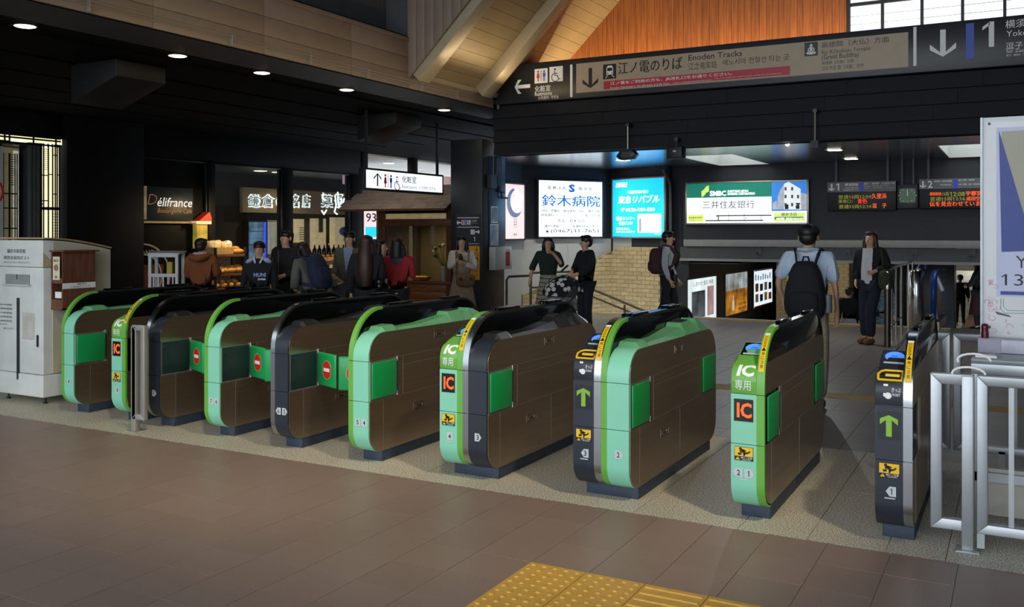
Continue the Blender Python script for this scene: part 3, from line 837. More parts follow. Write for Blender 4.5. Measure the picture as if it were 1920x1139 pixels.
def tagplate(t, x, z, s_, shape, y=-.0025, w=.045):
    h = w * 1.15
    if shape == 'sq': p = rect(x - w / 2, z - h / 2, x + w / 2, z + h / 2)
    elif shape == 'r': p = [(x - w / 2, z - h / 2), (x + w * .2, z - h / 2), (x + w * .62, z), (x + w * .2, z + h / 2), (x - w / 2, z + h / 2)]
    elif shape == 'l': p = [(x + w / 2, z - h / 2), (x + w / 2, z + h / 2), (x - w * .2, z + h / 2), (x - w * .62, z), (x - w * .2, z - h / 2)]
    elif shape == 'rr': p = [(x - w / 2, z - h / 2)] + [(x + w * .1 + h / 2 * math.cos(R(a)), z + h / 2 * math.sin(R(a))) for a in range(-90, 91, 30)] + [(x - w / 2, z + h / 2)]
    else: p = [(x + w / 2, z + h / 2)] + [(x - w * .1 + h / 2 * math.cos(R(a)), z + h / 2 * math.sin(R(a))) for a in range(90, 271, 30)] + [(x + w / 2, z - h / 2)]
    o = flat(t, 'number_sticker', p, M['grey'], y=y + .001)
    txt(o, s_, x - w * (.20 if s_ != '1' else .12), z - h * .31, x + w * (.20 if s_ != '1' else .10), z + h * .31, M['black'], y=y - .0008, bold=.015)
def caution(t, x0, x1, z0, z1):
    y = -.0012
    o = flat(t, 'caution_sticker', rect(x0, z0, x1, z1), M['black'], y=y)
    w, h = x1 - x0, z1 - z0
    flat(o, 'yellow_field', rect(x0 + .002, z0 + h * .32, x1 - .002, z1 - .002), M['yellow'], y=y - .0014)
    man = MB(); yy = (y - .0042, y - .0028)
    P = lambda u, v: (x0 + u * w, z0 + v * h)
    man.prism(circ(*P(.33, .87), w * .075, 12), *yy, 'y')
    for a, b, th in (((.40, .80), (.62, .72), .07), ((.42, .78), (.56, .52), .13), ((.56, .52), (.50, .36), .09), ((.56, .54), (.74, .60), .09), ((.74, .60), (.84, .72), .07), ((.40, .80), (.30, .68), .06), ((.30, .68), (.42, .62), .06)):
        p, q = P(*a), P(*b); dx, dz = q[0] - p[0], q[1] - p[1]; l = math.hypot(dx, dz); nx, nz = -dz / l * w * th / 2, dx / l * w * th / 2
        man.prism([(p[0] + nx, p[1] + nz), (q[0] + nx, q[1] + nz), (q[0] - nx, q[1] - nz), (p[0] - nx, p[1] - nz)], *yy, 'y')
    man.prism([P(.22, .40), P(.40, .44), P(.36, .60), P(.18, .54)], *yy, 'y')
    man.build('running_figure', M['black'], o)
    flat(o, 'warning_triangle', [P(.06, .06), P(.30, .06), P(.18, .27)], M['yellow'], y=y - .0014)
    txt(o, '!', *P(.165, .09), *P(.195, .21), M['black'], y=y - .003)
    txt(o, '扉にご注意', *P(.34, .155), *P(.95, .285), M['white'], y=y - .0016)
    txt(o, 'CAUTION', *P(.42, .045), *P(.88, .115), M['white'], y=y - .0016)
def wrapped(fp):
    """(x, y, s) -> on the curved front path, s = distance along it from its bottom"""
    L = [0]
    for a, b in zip(fp[:-1], fp[1:]): L.append(L[-1] + math.hypot(b[0] - a[0], b[1] - a[1]))
    def f(x, y, s):
        s = max(0, min(L[-1] - 1e-6, s)); i = 0
        while i < len(fp) - 2 and L[i + 1] < s: i += 1
        t = (s - L[i]) / (L[i + 1] - L[i]); a, b = fp[i], fp[i + 1]
        dx, dz = (b[0] - a[0]) / (L[i + 1] - L[i]), (b[1] - a[1]) / (L[i + 1] - L[i])
        return (x, a[0] + t * (b[0] - a[0]) + y * dz, a[1] + t * (b[1] - a[1]) - y * dx)
    return f
def edge_tape(t, x0, x1):
    """yellow warning tape on the curved edge band"""
    fp = frontpath(SEAM2, 1.2, 'tall'); f = wrapped(fp)
    def strip(nm, s0, s1, m, par, y=-.002, a=x0, b=x1, n=8):
        mb = MB()
        for i in range(n):
            u, v = s0 + (s1 - s0) * i / n, s0 + (s1 - s0) * (i + 1) / n
            mb.add([f(a, y, u), f(b, y, u), f(b, y, v), f(a, y, v)], [(0, 1, 2, 3)])
        return mb.build(nm, m, par)
    o = strip('warning_tape', .13, .375, M['yellow'], t)
    w = x1 - x0; xm = (x0 + x1) / 2
    for k, ch in enumerate('扉に注意'): txt(o, ch, xm - w * .3, .15 + (3 - k) * .026, xm + w * .3, .171 + (3 - k) * .026, M['black'], y=-.003, fn=f)
    for k, ch in enumerate('ちいさなお子様'): txt(o, ch, xm - w * .3, .285 + (6 - k) * .0125, xm + w * .3, .296 + (6 - k) * .0125, M['black'], y=-.003, fn=f)
    flat(o, 'tape_triangle', [(xm - w * .38, .256), (xm + w * .38, .256), (xm, .282)], M['black'], y=-.003, fn=f)
    strip('tape_mark', .378, .40, M['white'], o, n=2)
def plinth(t, x0, x1):
    MB().box(x0, x1, .155, .86, 0, .085).build('plinth', M['plinth'], t, bevel=.004)
    MB().box(x0, x1, .864, 1.655, 0, .08).build('plinth', M['plinth'], t, bevel=.004)
def low_cabinet(t, x0, x1, s, kind, num, opened=None, seen_back=False):
    """low half: x0 at the backboard, x1 at the passage side"""
    face = M['mint'] if kind == 'green' else M['navy']
    a, b = sorted((x0, x1 - s * .007))
    for z0, z1 in SEGS:
        MB().band(frontpath(z0, z1, 'low'), .03, a, b, side=1).build('front_cover', face, t, weld=True, smooth=True)
    core = inset(outline('low'), .022)
    ca, cb = sorted((x0 + s * .001, x1 - s * .0035))
    MB().prism(core, ca, cb).build('cabinet_core', M['alu'], t)
    prof = inset(outline('low'), .002)
    prof = clip(prof, y0=.008)
    plates(t, prof, x1, s, M['steelp']); seams(t, x1, s)
    topcover(t, x0, x1, s, M['lid'] if kind == 'green' else M['rail'])
    flap(t, x1, s, .025, .315, opened=bool(opened))
    if not opened:
        f2 = MB(); q = sorted((x1, x1 + s * .012)); f2.box(q[0], q[1], 1.44, 1.74, .462, .716); f2.build('flap', M['flap'], t, bevel=.005)
    latch(t, x1, s, .90, .845); latch(t, x1, s, .62, .33)
    xm = (x0 + x1) / 2
    if num:
        for i, (ch, sh) in enumerate(num):
            tagplate(t, xm + (i - (len(num) - 1) / 2) * .058, .30, ch, sh)
def reader_cabinet(t, x0, x1, s, kind, num):
    """half with the card reader on the side facing the viewer; x0 at the backboard, x1 the passage side"""
    face = M['mint'] if kind == 'green' else M['navy']; head = M['green'] if kind == 'green' else M['navy']
    a, b = sorted((x0, x1)); xm = (a + b) / 2; w = b - a
    fpl = arc(.15, .225, .15, 270, 180, 9) + [(0, SEAM1)]
    for z0, z1 in SEGS[:2]:
        MB().band(frontpath(z0, z1, 'low'), .03, a, b, side=1).build('front_cover', face, t, weld=True, smooth=True)
    hp = [(0, SEAM2 + .002), (0, .80)] + arc(.10, .80, .10, 180, 125, 6) + [(.15, .925), (.30, .985), (.33, .985), (.36, .965)]
    hp[-4] = (.15, .92)
    hd = MB().prism(hp + [(.36, SEAM2 + .002)], a, b).build('reader_head', head, t, bevel=.003)
    side = clip(inset(outline('low'), .004), z1=SEAM2)
    MB().prism(inset(outline('low'), .02), a + .002, b - .002).build('cabinet_core', M['alu'], t)
    plates(t, clip(inset(outline('low'), .002), y0=.03), x1, s, M['steelp'])
    topcover(t, x0, x1, s, M['lid'] if kind == 'green' else M['rail'])
    # reader plate on the slope
    def slope(u, v, n=.0): # u across 0..1, v along slope 0..1
        p = Vector((.165, .926)); q = Vector((.295, .983)); d = q - p; nn = Vector((-d.y, d.x)).normalized()
        r = p + d * v + nn * n
        return (a + u * w, r.x, r.y)
    def splate(nm, pts, m, n, par):
        mb = MB(); k = len(pts)
        mb.add([slope(u, v, n) for u, v in pts] + [slope(u, v, n - .003) for u, v in pts], [tuple(range(k)), tuple(range(k, 2 * k))[::-1]] + [(i, (i + 1) % k, k + (i + 1) % k, k + i) for i in range(k)])
        return mb.build(nm, m, par)
    rp_ = splate('reader_plate', [(.06, 0), (.94, 0), (.94, 1), (.06, 1)], M['screen'] if kind == 'green' else M['navy'], .003, t)
    splate('reader_ring', [(.52 + .36 * math.cos(q), .56 + .34 * math.sin(q)) for q in [2 * PI * i / 24 for i in range(24)]], M['bluelit'], .0055, rp_)
    splate('reader_mark', [(.40, .5), (.64, .5), (.64, .6), (.40, .6)], M['prblue'], .0075, rp_)
    splate('reader_label', [(.16, .04), (.9, .04), (.9, .13), (.16, .13)], M['grey'], .0055, rp_)
    f = wrapped([(0, SEAM2), (0, .80)] + arc(.10, .80, .10, 180, 125, 6) + [(.15, .92)])
    if kind == 'green':
        txt(hd, 'IC', a + w * .20, .098, a + w * .93, .175, M['white'], y=-.002, bold=.05, fn=f, shear=.12)
        txt(hd, '専用', a + w * .16, .022, a + w * .78, .078, M['white'], y=-.002, bold=.02, fn=f)
        d = flat(t, 'display', rect(a + w * .12, .575, a + w * .88, .70), M['screen'], y=-.001)
        g = glyphs('IC', .045, 0)
        txt(d, 'IC', a + w * .24, .595, a + w * .82, .68, M['led_o'], y=-.003, bold=.03)
    else:
        sl = MB(); fy = f
        rim = []
        z0s, z1s = .135, .215
        for (u, s_) in [(.10, z0s), (.93, z0s), (.93, z1s), (.30, z1s), (.16, z1s - .015), (.08, z1s - .045), (.10, z0s)]: rim.append(Vector(f(a + w * u, -.006, s_)))
        sl.tube(rim, .0065, 6); sr_ = sl.build('ticket_slot_rim', M['yellow'], t)
        mb = MB(); pts = [(.12, z0s), (.91, z0s), (.91, z1s), (.25, z1s), (.11, z1s - .03)]
        mb.add([f(a + w * u, -.003, q) for u, q in pts], [tuple(range(5))]); mb.build('slot_mouth', M['screen'], sr_)
        mb = MB(); mb.bar(f(a + w * .35, -.008, .165), f(a + w * .86, -.008, .165), .022, .012); mb.build('slot_lip', M['yellow'], sr_)
        tk = flat(hd, 'ticket_mark', [(a + w * .30, .05), (a + w * .46, .05), (a + w * .46, .115), (a + w * .30, .115)], M['white'], fn=f)
        flat(hd, 'ticket_mark', circ(a + w * .47, .055, .017, 14), M['white'], fn=f)
        txt(hd, 'きっぷ', a + w * .60, .075, a + w * .92, .098, M['white'], fn=f)
        txt(hd, 'TICKET', a + w * .60, .055, a + w * .90, .068, M['white'], fn=f)
        d = flat(t, 'display', rect(a + w * .10, .555, a + w * .90, .70), mat('display_dark', '20252c', .3), y=-.001)
        mb = MB(); p = arrow_poly(xm, .627, w * .74, .112, .028)
        mb.prism(p, -.0036, -.0022, 'y'); mb.build('arrow', M['led_g'], d)
    caution(t, a + w * .14, b - w * .12, .355, .432)
    for i, (ch, sh) in enumerate(num):
        xx = xm + (i - (len(num) - 1) / 2) * .056 + (.0 if len(num) > 1 else .012)
        tagplate(t, xx, .285, ch, sh)
    flat(t, 'number_strip', rect(xm - .022, .246, xm + .030, .252), M['grey'], y=-.001)
def gx_(px, yf): return onY(px, 700, yf).x
silver = M['steel']
GP = 'ticket gates in one row across the hall'
# right-hand (low) cabinets: backboard on the left
def gate_low(lbl, pxs, yf, kind, num, opened=None, w=.18, extra=None):
    xr = gx_(pxs[1], yf); xl = xr - w
    t = thing('ticket_gate', lbl, 'ticket gate', (xl, yf, 0), 0, GP)
    panel(t, 0, .042, 'green' if kind == 'green' else M['rim_s'], 1)
    low_cabinet(t, .042, w, 1, kind, num, opened)
    plates(t, clip(inset(outline('tall'), .012), y0=.03, z1=.905), 0, -1, M['steelp'])
    plinth(t, .012, w - .006)
    if extra == 'leftflap': flap(t, 0, -1, .025, .315, opened=True)
    return t
gate_low('mint green gate beside the white book return box', (116.6, 138.6), 5.36, 'green', [('8', 'sq')], w=.175)
gate_low('dark gate marked 7 with open flap, just behind the slim steel barrier', (274, 299.1), 5.31, 'dark', [('7', 'r')], True, w=.17)
gate_low('mint green gate marked 7 6 with a no-entry flap across the way', (385, 412.4), 5.28, 'green', [('7', 'sq'), ('6', 'sq')], True, w=.172, extra='leftflap')
gate_low('dark gate marked 6 5 with a no-entry flap across the way', (509, 540.9), 5.23, 'dark', [('6', 'l'), ('5', 'r')], True, w=.176, extra='leftflap')
gate_low('mint green gate marked 5 4 with its green flap folded back', (654, 692), 5.19, 'green', [('5', 'sq'), ('4', 'sq')], w=.182, extra='leftflap')
# slim reader-only gates
def gate_reader(lbl, pxs, yf, kind, num, w, flaps=True):
    xr = gx_(pxs[1], yf); xl = xr - w
    t = thing('ticket_gate', lbl, 'ticket gate', (xl, yf, 0), 0, GP)
    panel(t, w - .045, w, 'green' if kind == 'green' else M['rim_s'], -1)
    reader_cabinet(t, w - .045, 0, -1, kind, num)
    plates(t, clip(inset(outline('tall'), .012), y0=.03, z1=.905), w + .0, 1, M['steelp']); seams(t, w, 1)
    if flaps:
        flap(t, w, 1, .05, .315)
        MB().box(w, w + .012, 1.44, 1.74, .462, .716).build('flap', M['flap'], t, bevel=.005)
    edge_tape(t, w - .038, w - .008)
    plinth(t, .018, w - .004)
    return t
gate_reader('slim green card-only gate marked 8, standing before the slim steel barrier', (209, 235.1), 5.33, 'green', [('8', 'sq')], .175, False)
gate_reader('slim green card-only gate marked 2 1 with glowing blue reader', (1371.6, 1433.5), 5.18, 'green', [('2', 'll'), ('1', 'rr')], .188)
gate_reader('slim dark ticket gate marked 1 beside the tubular steel fence', (1641.5, 1711), 5.18, 'dark', [('1', 'l')], .182, False)
# back-to-back gates
def gate_double(lbl, pxs, yf, lk, ln, rk, rn):
    xa, xb, xc, xd, xe = [gx_(p, yf) for p in pxs]
    t = thing('ticket_gate', lbl, 'ticket gate', (xa, yf, 0), 0, GP)
    panel(t, xb - xa, xc - xa, 'green' if lk == 'green' else M['rim_s'], -1)
    reader_cabinet(t, xb - xa, 0, -1, lk, ln)
    panel(t, xc - xa + .0005, xd - xa, 'green' if rk == 'green' else M['rim_s'], 1)
    low_cabinet(t, xd - xa, xe - xa, 1, rk, rn)
    edge_tape(t, xb - xa + .006, xc - xa - .006)
    plinth(t, .02, xe - xa - .006)
    return t
gate_double('double gate with a green card-only half and a dark half marked 3', (824.6, 856.9, 867.4, 877.9, 914.1), 5.18, 'green', [('4', 'sq')], 'dark', [('3', 'r')])
g32 = gate_double('double gate with a dark ticket half marked 3 and a mint half marked 2', (1074.9, 1113.5, 1126.5, 1138, 1181), 5.18, 'dark', [('3', 'l')], 'green', [('2', 'rr')])
fm = mat('blue_film', '2f9be0', .3)
for a, b in ((.36, .41), (.76, 1.12)):
    o = MB().box(.19, .222, a, b, 1.0905, 1.0925).build('film_strip', fm, g32)
    o['label'] = 'blue printed film on the rail'
# ================================================================== SIGNS
class Plane:
    """local frame of a sign: u along the wall, v up; converts photograph pixels to it"""
    def __init__(s, t, kind, val, loc):
        s.t, s.k, s.val, s.loc = t, kind, val, Vector(loc)
    def uv(s, px, py):
        if s.k == 'Y': p = onY(px, py, s.val); return (p.x - s.loc.x, p.z - s.loc.z)
        if s.k == 'X': p = onX(px, py, s.val); return (p.y - s.loc.y, p.z - s.loc.z)
        d = ray(px, py); o, u = s.val; n = Vector((-u.y, u.x, 0)); p = EYEV + d * ((o - EYEV).dot(n) / d.dot(n))
        q = p - s.loc; return (q.dot(u), q.z)
    def t2(s, st, px0, py0, px1, py1, m, **k):
        """text from its top-left pixel (px0,py0) to its bottom-right pixel (px1,py1)"""
        a, b = s.uv(px0, py0), s.uv(px1, py1)
        return txt(s.t if 'par' not in k else k.pop('par'), st, a[0], b[1], b[0], a[1], m, **k)
    def r2(s, nm, px0, py0, px1, py1, m, par=None, **k):
        a, b = s.uv(px0, py0), s.uv(px1, py1)
        return flat(par or s.t, nm, rect(a[0], b[1], b[0], a[1]), m, **k)
    def pts(s, l): return [s.uv(*p) for p in l]

# ---- long direction sign on the stepped beam
loc = (-8.05, YB - .1, 3.84)
sg = thing('direction_sign', 'long charcoal and beige direction sign running above the gates', 'sign', loc)
MB().box(.12, 11.2, 0, .1, 0, .66).build('cabinet', M['sign_dark'], sg, bevel=.008)
S = Plane(sg, 'Y', YB - .1, loc)
K, Wh = M['black'], M['white']
be = S.r2('beige_panel', 1080.6, 119.8, 1703, 125.5, M['sign_beige'])
flat(sg, 'arrow', arrow_poly(*S.uv(979.5, 162.5), .27, .30, .062, 90), Wh)
for px0, py0, px1, py1 in ((1002.5, 130, 1027, 155), (1030.3, 126, 1055.4, 152)): S.r2('pictogram_board', px0, py0, px1, py1, Wh)
a, b = S.uv(1004, 131), S.uv(1025, 153)
h = a[1] - b[1]; w = b[0] - a[0]
man_picto(MB(), a[0] + w * .25, b[1] + h * .06, h * .85, True).build('woman_pictogram', M['picto_r'], sg)
man_picto(MB(), a[0] + w * .78, b[1] + h * .06, h * .85).build('man_pictogram', M['picto_b'], sg)
flat(sg, 'divider', rect(a[0] + w * .49, b[1] + h * .08, a[0] + w * .53, b[1] + h * .92), K, y=-.003)
a, b = S.uv(1032, 129), S.uv(1053, 151)
wheelchair(MB(), (a[0] + b[0]) / 2, b[1], (a[1] - b[1])).build('wheelchair_pictogram', K, sg)
S.t2('化粧室', 1003, 161.5, 1032, 170.5, Wh); S.t2('Restrooms', 1003, 173, 1035, 178, Wh); S.t2('公共厠所  화장실', 1009, 181, 1047, 184.5, Wh, bold=0)
S.r2('divider_bar', 1069, 121.5, 1073.5, 182, Wh); S.r2('divider_bar', 1712.5, 51, 1718.5, 123.5, Wh)
flat(sg, 'arrow', arrow_poly(*S.uv(1107, 146.5), .31, .33, .062, 180), K, y=-.003)
ti = S.r2('train_pictogram', 1131, 121.5, 1155.5, 147, K, y=-.003)
a, b = S.uv(1135, 124), S.uv(1152, 145); cx, w, h = (a[0] + b[0]) / 2, b[0] - a[0], a[1] - b[1]
flat(ti, 'train_body', [(cx - w * .36, b[1] + h * .25), (cx + w * .36, b[1] + h * .25), (cx + w * .36, b[1] + h * .85), (cx + w * .2, b[1] + h), (cx - w * .2, b[1] + h), (cx - w * .36, b[1] + h * .85)], Wh, y=-.005)
flat(ti, 'train_windscreen', rect(cx - w * .28, b[1] + h * .55, cx + w * .28, b[1] + h * .82), K, y=-.007)
for q in (-1, 1):
    flat(ti, 'train_light', circ(cx + q * w * .22, b[1] + h * .38, w * .06, 10), K, y=-.007)
    flat(ti, 'track', [(cx + q * w * .2, b[1] + h * .2), (cx + q * w * .28, b[1] + h * .2), (cx + q * w * .5, b[1]), (cx + q * w * .4, b[1])], Wh, y=-.005)
y3 = dict(y=-.0032)
S.t2('江ノ電のりば', 1159, 117.5, 1279, 129.5, K, bold=.022, **y3)
S.t2('Enoden Tracks', 1291, 103.5, 1391.5, 105, K, bold=.006, **y3)
S.t2('江之电车站', 1291, 118.5, 1344, 127.5, K, bold=.0, **y3); S.t2('에노시마 전철선 타는 곳', 1355, 112, 1480, 112.5, K, bold=.0, **y3)
rd = S.r2('red_panel', 1132, 153, 1481.5, 140, M['sign_red'], y=-.003)
y4 = dict(y=-.005)
S.t2('江ノ電をご利用の方も、JR改札口をお通りください。', 1144.5, 153.8, 1372, 142.2, Wh, bold=.02, **y4)
S.t2('Enoden Passengers: Go through the JR Gate.', 1144.5, 163.8, 1257, 158.5, Wh, bold=.0, **y4)
S.t2('利用江之岛的旅客请从JR检票口通过。', 1262, 155, 1337, 151, Wh, bold=0, **y4); S.t2('에노시마 전철선을 이용하실 분도 JR개찰구로 통과하십시오.', 1341, 146.8, 1467, 138.6, Wh, bold=0, **y4)
bd = S.r2('temple_pictogram', 1508.5, 80.5, 1533.5, 104, M['sign_dark'], y=-.003)
a, b = S.uv(1511, 83), S.uv(1531, 103); cx, w, h = (a[0] + b[0]) / 2, b[0] - a[0], a[1] - b[1]
for (u, v, r, rz_) in ((0, .84, .13, .13), (0, .52, .22, .24), (0, .2, .46, .13), (-.22, .45, .1, .2), (.22, .45, .1, .2)): flat(bd, 'seated_figure', circ(cx + u * w, b[1] + v * h, r * w, 16, rz_ * h), Wh, y=-.005)
S.t2('高徳院（大仏）方面', 1540.5, 79.5, 1667, 79, K, bold=.006, **y3); S.t2('for Kōtokuin Temple', 1540.5, 94.5, 1632, 96, K, bold=0, **y3)
S.t2('(Great Buddha)', 1541, 103, 1610, 109, K, bold=0, **y3); S.t2('高徳院（大佛）方面', 1541, 115.5, 1601, 117, K, bold=0, **y3); S.t2('고토쿠인 절（대불）방면', 1541, 125, 1619, 126.5, K, bold=0, **y3)
flat(sg, 'arrow', arrow_poly(*S.uv(1768, 81), .36, .37, .07, 180), Wh)
S.r2('blue_bar', 1811, 44.5, 1826.3, 108.5, M['sign_blue'])
S.t2('1', 1842, 42, 1864, 87.5, Wh, bold=.01)
S.t2('横須賀線', 1885, 38, 1990, 44, Wh, bold=.01, keep=True); S.t2('Yokosuka Line', 1887, 58, 1990, 60, Wh, bold=0, keep=True)
S.t2('逗子・横須賀・久里浜方面', 1886, 80, 2000, 84, Wh, bold=0, keep=True); S.t2('for Zushi, Yokosuka & Kurihama', 1887, 93, 2000, 91.5, Wh, bold=0, keep=True)
S.t2('逗子、横須賀、久里滨', 1887, 102.5, 2000, 97, Wh, bold=0, keep=True)

# ---- hanging restroom sign
loc = (-9.5, 12.29, 2.36)
rs = thing('restroom_sign', 'backlit white restroom sign hanging in front of the kiosk roof', 'sign', loc, PI / 2)
MB().box(-.03, 2.38, 0, .12, -.025, .35).build('case', M['dframe'], rs, bevel=.006)
MB().box(.02, 2.33, -.002, .01, .015, .315).build('diffuser', M['lit_white'], rs)
for u in (.1, 2.25): MB().box(u - .02, u + .02, .04, .08, .35, 1.33).build('hanger', M['dframe'], rs)
S = Plane(rs, 'X', -9.5, loc); S.loc = Vector(loc)
yy = dict(y=-.005)
flat(rs, 'arrow', arrow_poly(*S.uv(707.5, 337), .23, .22, .035, 0), K, **yy)
a, b = S.uv(716, 326), S.uv(716, 352); hh = a[1] - b[1]
man_picto(MB(), S.uv(722, 339)[0], b[1] + .005, hh * .98, True, -.008, -.005).build('woman_pictogram', M['picto_r'], rs)
man_picto(MB(), S.uv(732.5, 339)[0], b[1], hh * .98, False, -.008, -.005).build('man_pictogram', M['picto_b'], rs)
flat(rs, 'divider', rect(S.uv(727, 340)[0] - .006, b[1], S.uv(727, 340)[0] + .006, a[1]), K, **yy)
wheelchair(MB(), S.uv(745, 340)[0], b[1] - .02, hh * 1.0, -.008, -.005).build('wheelchair_pictogram', K, rs)
S.t2('化粧室', 753.5, 329.5, 780, 344.5, K, **yy); S.t2('Restrooms', 753.5, 346.5, 781, 355, K, bold=0, **yy); S.t2('公共厕所 화장실', 785, 349, 816, 357, K, bold=-.01, **yy)

# ---- lightboxes on the polygonal wall
def litbox(name, lbl, o, u, pxl, pxr, pyt, pyb, face, fr, depth=.12):
    """framed lightbox on the wall through o along u"""
    n = Vector((-u.y, u.x, 0))
    pl_ = Plane(None, 'W', (o - n * depth, u), (0, 0, 0))
    def P(px, py):
        d = ray(px, py); oo = o - n * depth
        return EYEV + d * ((oo - EYEV).dot(n) / d.dot(n))
    a, b = P(pxl, pyb), P(pxr, pyb); at_, bt = P(pxl, pyt), P(pxr, pyt)
    z0 = (a.z + b.z) / 2; z1 = (at_.z + bt.z) / 2
    t = thing(name, lbl, 'lightbox', (a.x, a.y, z0), math.atan2(u.y, u.x))
    L = (Vector((b.x, b.y, 0)) - Vector((a.x, a.y, 0))).length; Hh = z1 - z0
    f = .035
    MB().box(-f, L + f, .003, depth, -f, Hh + f).build('case', M['dframe'], t)
    fm_ = MB(); fm_.box(-f, 0, -.012, .02, -f, Hh + f).box(L, L + f, -.012, .02, -f, Hh + f).box(0, L, -.012, .02, -f, 0).box(0, L, -.012, .02, Hh, Hh + f)
    fm_.build('frame', fr, t, bevel=.003)
    MB().box(0, L, 0, .01, 0, Hh).build('diffuser', face, t)
    return t, L, Hh
def T(t, L, H, s, x0, y0, x1, y1, m, **k):
    """text in fractions of the face, y measured down from the top"""
    return txt(t, s, x0 * L, (1 - y1) * H, x1 * L, (1 - y0) * H, m, **k)
def RR(t, L, H, nm, x0, y0, x1, y1, m, **k): return flat(t, nm, rect(x0 * L, (1 - y1) * H, x1 * L, (1 - y0) * H), m, **k)
kd = M['prdark']; pb = M['prblue']
t, L, H = litbox('clinic_lightbox', 'white hospital lightbox with blue lettering and telephone number', PA, dab, 1010, 1129, 340, 444, M['lit_white'], M['dframe'])
fx = lambda v: (v - 75) / 870; fy = lambda v: (v - 65) / 775
TT = lambda s, a, b, c, d, m, **k: T(t, L, H, s, fx(a), fy(b), fx(c), fy(d), m, **k)
TT('医 療 法 人', 198, 140, 437, 187, kd, bold=.018); TT('南 浜 会', 610, 140, 802, 190, kd, bold=.018)
lg = RR(t, L, H, 'logo', fx(470), fy(105), fx(568), fy(225), M['prwhite'])
T(lg, L, H, 'S', fx(474), fy(108), fx(564), fy(222), pb, y=-.004, bold=.06)
TT('鈴木病院', 115, 262, 910, 420, pb, bold=.02)
TT('内科・胃腸科・循環器科・外科・整形外科', 108, 462, 917, 502, kd, bold=.018); TT('呼吸器科・リハビリテーション科・小児科', 110, 522, 917, 562, kd, bold=.018)
TT('院長　鈴木 信吾', 337, 598, 705, 642, kd, bold=.018); TT('鎌倉市腰越1-1-1　江ノ電 鎌倉高校前下車7分', 155, 675, 888, 712, kd, bold=.018)
TT('☎', 155, 740, 218, 798, kd, bold=.02); TT('(0467)31-7651', 234, 735, 895, 800, kd, bold=.0)
t, L, H = litbox('estate_lightbox', 'cyan estate agent lightbox with white slanted lettering', PB_ + dbc * .01, dbc, 1149, 1245, 336, 444, M['lit_cyan'], M['alu'])
fx = lambda v: (v - 1090) / 720; fy = lambda v: (v - 62) / 785
pw = M['prwhite']
TT('LIVABLE', 1135, 98, 1305, 165, pw, bold=.04, shear=.3)
TT('不動産売買の窓口', 1300, 215, 1592, 258, pw, bold=.02); TT('東急リバブル', 1160, 285, 1745, 390, pw, bold=.04, shear=.25)
TT('✆0120-109-539', 1210, 450, 1690, 508, pw, bold=.03); TT('鎌倉センター', 1140, 570, 1412, 622, pw, bold=.03); TT('鎌倉ビル1F', 1180, 637, 1378, 688, pw, bold=.03)
TT('西口改札を出て、', 1140, 725, 1340, 752, pw, bold=.02); TT('左手に見える建物です', 1140, 765, 1412, 795, pw, bold=.02); TT('www.livable.co.jp', 1675, 803, 1780, 818, pw, bold=0)
mp_ = RR(t, L, H, 'map', fx(1450), fy(540), fx(1772), fy(795), pw)
for (x0, y0, x1, y1) in ((1470, 600, 1500, 780), (1500, 640, 1760, 644), (1600, 560, 1604, 780), (1520, 740, 1700, 744)): RR(mp_, L, H, 'map_street', fx(x0), fy(y0), fx(x1), fy(y1), M['grey'], y=-.004)
T(mp_, L, H, '案内図', fx(1465), fy(555), fx(1580), fy(578), M['picto_r'], y=-.004)
# rabbit lantern poster on the side wall
t, L, H = litbox('sweets_lightbox', 'narrow pale pink lightbox with a white hare on a crescent moon', Vector((-9.0, 14.8, 0)), (PA - P0).normalized(), 947, 983, 346, 448, M['lit_pink'], M['dframe'])
mo = [(L * (.5 + .42 * math.cos(a)), H * (.66 + .27 * math.sin(a))) for a in [R(100 + 10 * i) for i in range(22)]]
mo += [(L * (.62 + .36 * math.cos(a)), H * (.69 + .22 * math.sin(a))) for a in [R(310 - 10 * i) for i in range(21)]]
flat(t, 'crescent_moon', mo, mat('print_mauve', '6d7fa0', .5, emit=.5))
for (u, v, rx, rz_) in ((.58, .60, .22, .12), (.62, .70, .15, .075)): flat(t, 'hare', circ(L * u, H * v, L * rx, 20, H * rz_), mat('print_hare', 'e6f2ee', .5, emit=.85), y=-.004)
for (u, v, an) in ((.60, .84, 10), (.78, .76, -50)):
    c_, s_ = math.cos(R(an)), math.sin(R(an))
    flat(t, 'hare_ear', [(L * u + (p * c_ - q * s_), H * v + (p * s_ + q * c_)) for p, q in circ(0, 0, L * .1, 16, H * .09)], mat('print_hare', 'e6f2ee', .5, emit=.85), y=-.004)
T(t, L, H, '半月', .42, .62, .60, .80, mat('print_mauve', '6d7fa0', .5, emit=.5), y=-.004); T(t, L, H, '鎌倉', .42, .90, .62, .94, kd, y=-.004, bold=0)
# ---- bank lightbox on the bulkhead
t, L, H = litbox('bank_lightbox', 'wide green and white bank lightbox with a photo of its building', Vector((-6.2, YW, 0)), Vector((1, 0, 0)), 1288, 1513, 343, 418, M['lit_white'], M['alu'])
fx = lambda v: (v - 70) / 1720
def BY(x, y):   # photo crop (1920x768 of 1280..1530) -> fraction, undoing the tilt of the frame edge
    k = (x - 70) / 1720; top = 130 - 45 * k; bot = 668 - 25 * k
    return (y - top) / (bot - top)
def BT(s, a, b, c, d, m, **k): return T(t, L, H, s, fx(a), BY(a, b), fx(c), BY(c, d), m, **k)
RR(t, L, H, 'green_field', 0, 0, fx(1305), .355, M['lit_green'])
flat(t, 'logo', [(fx(a) * L, (1 - BY(a, b)) * H) for a, b in ((290, 228), (330, 200), (362, 160), (402, 145), (402, 228), (362, 246), (330, 290), (292, 308))], M['lit_lime'], y=-.004)
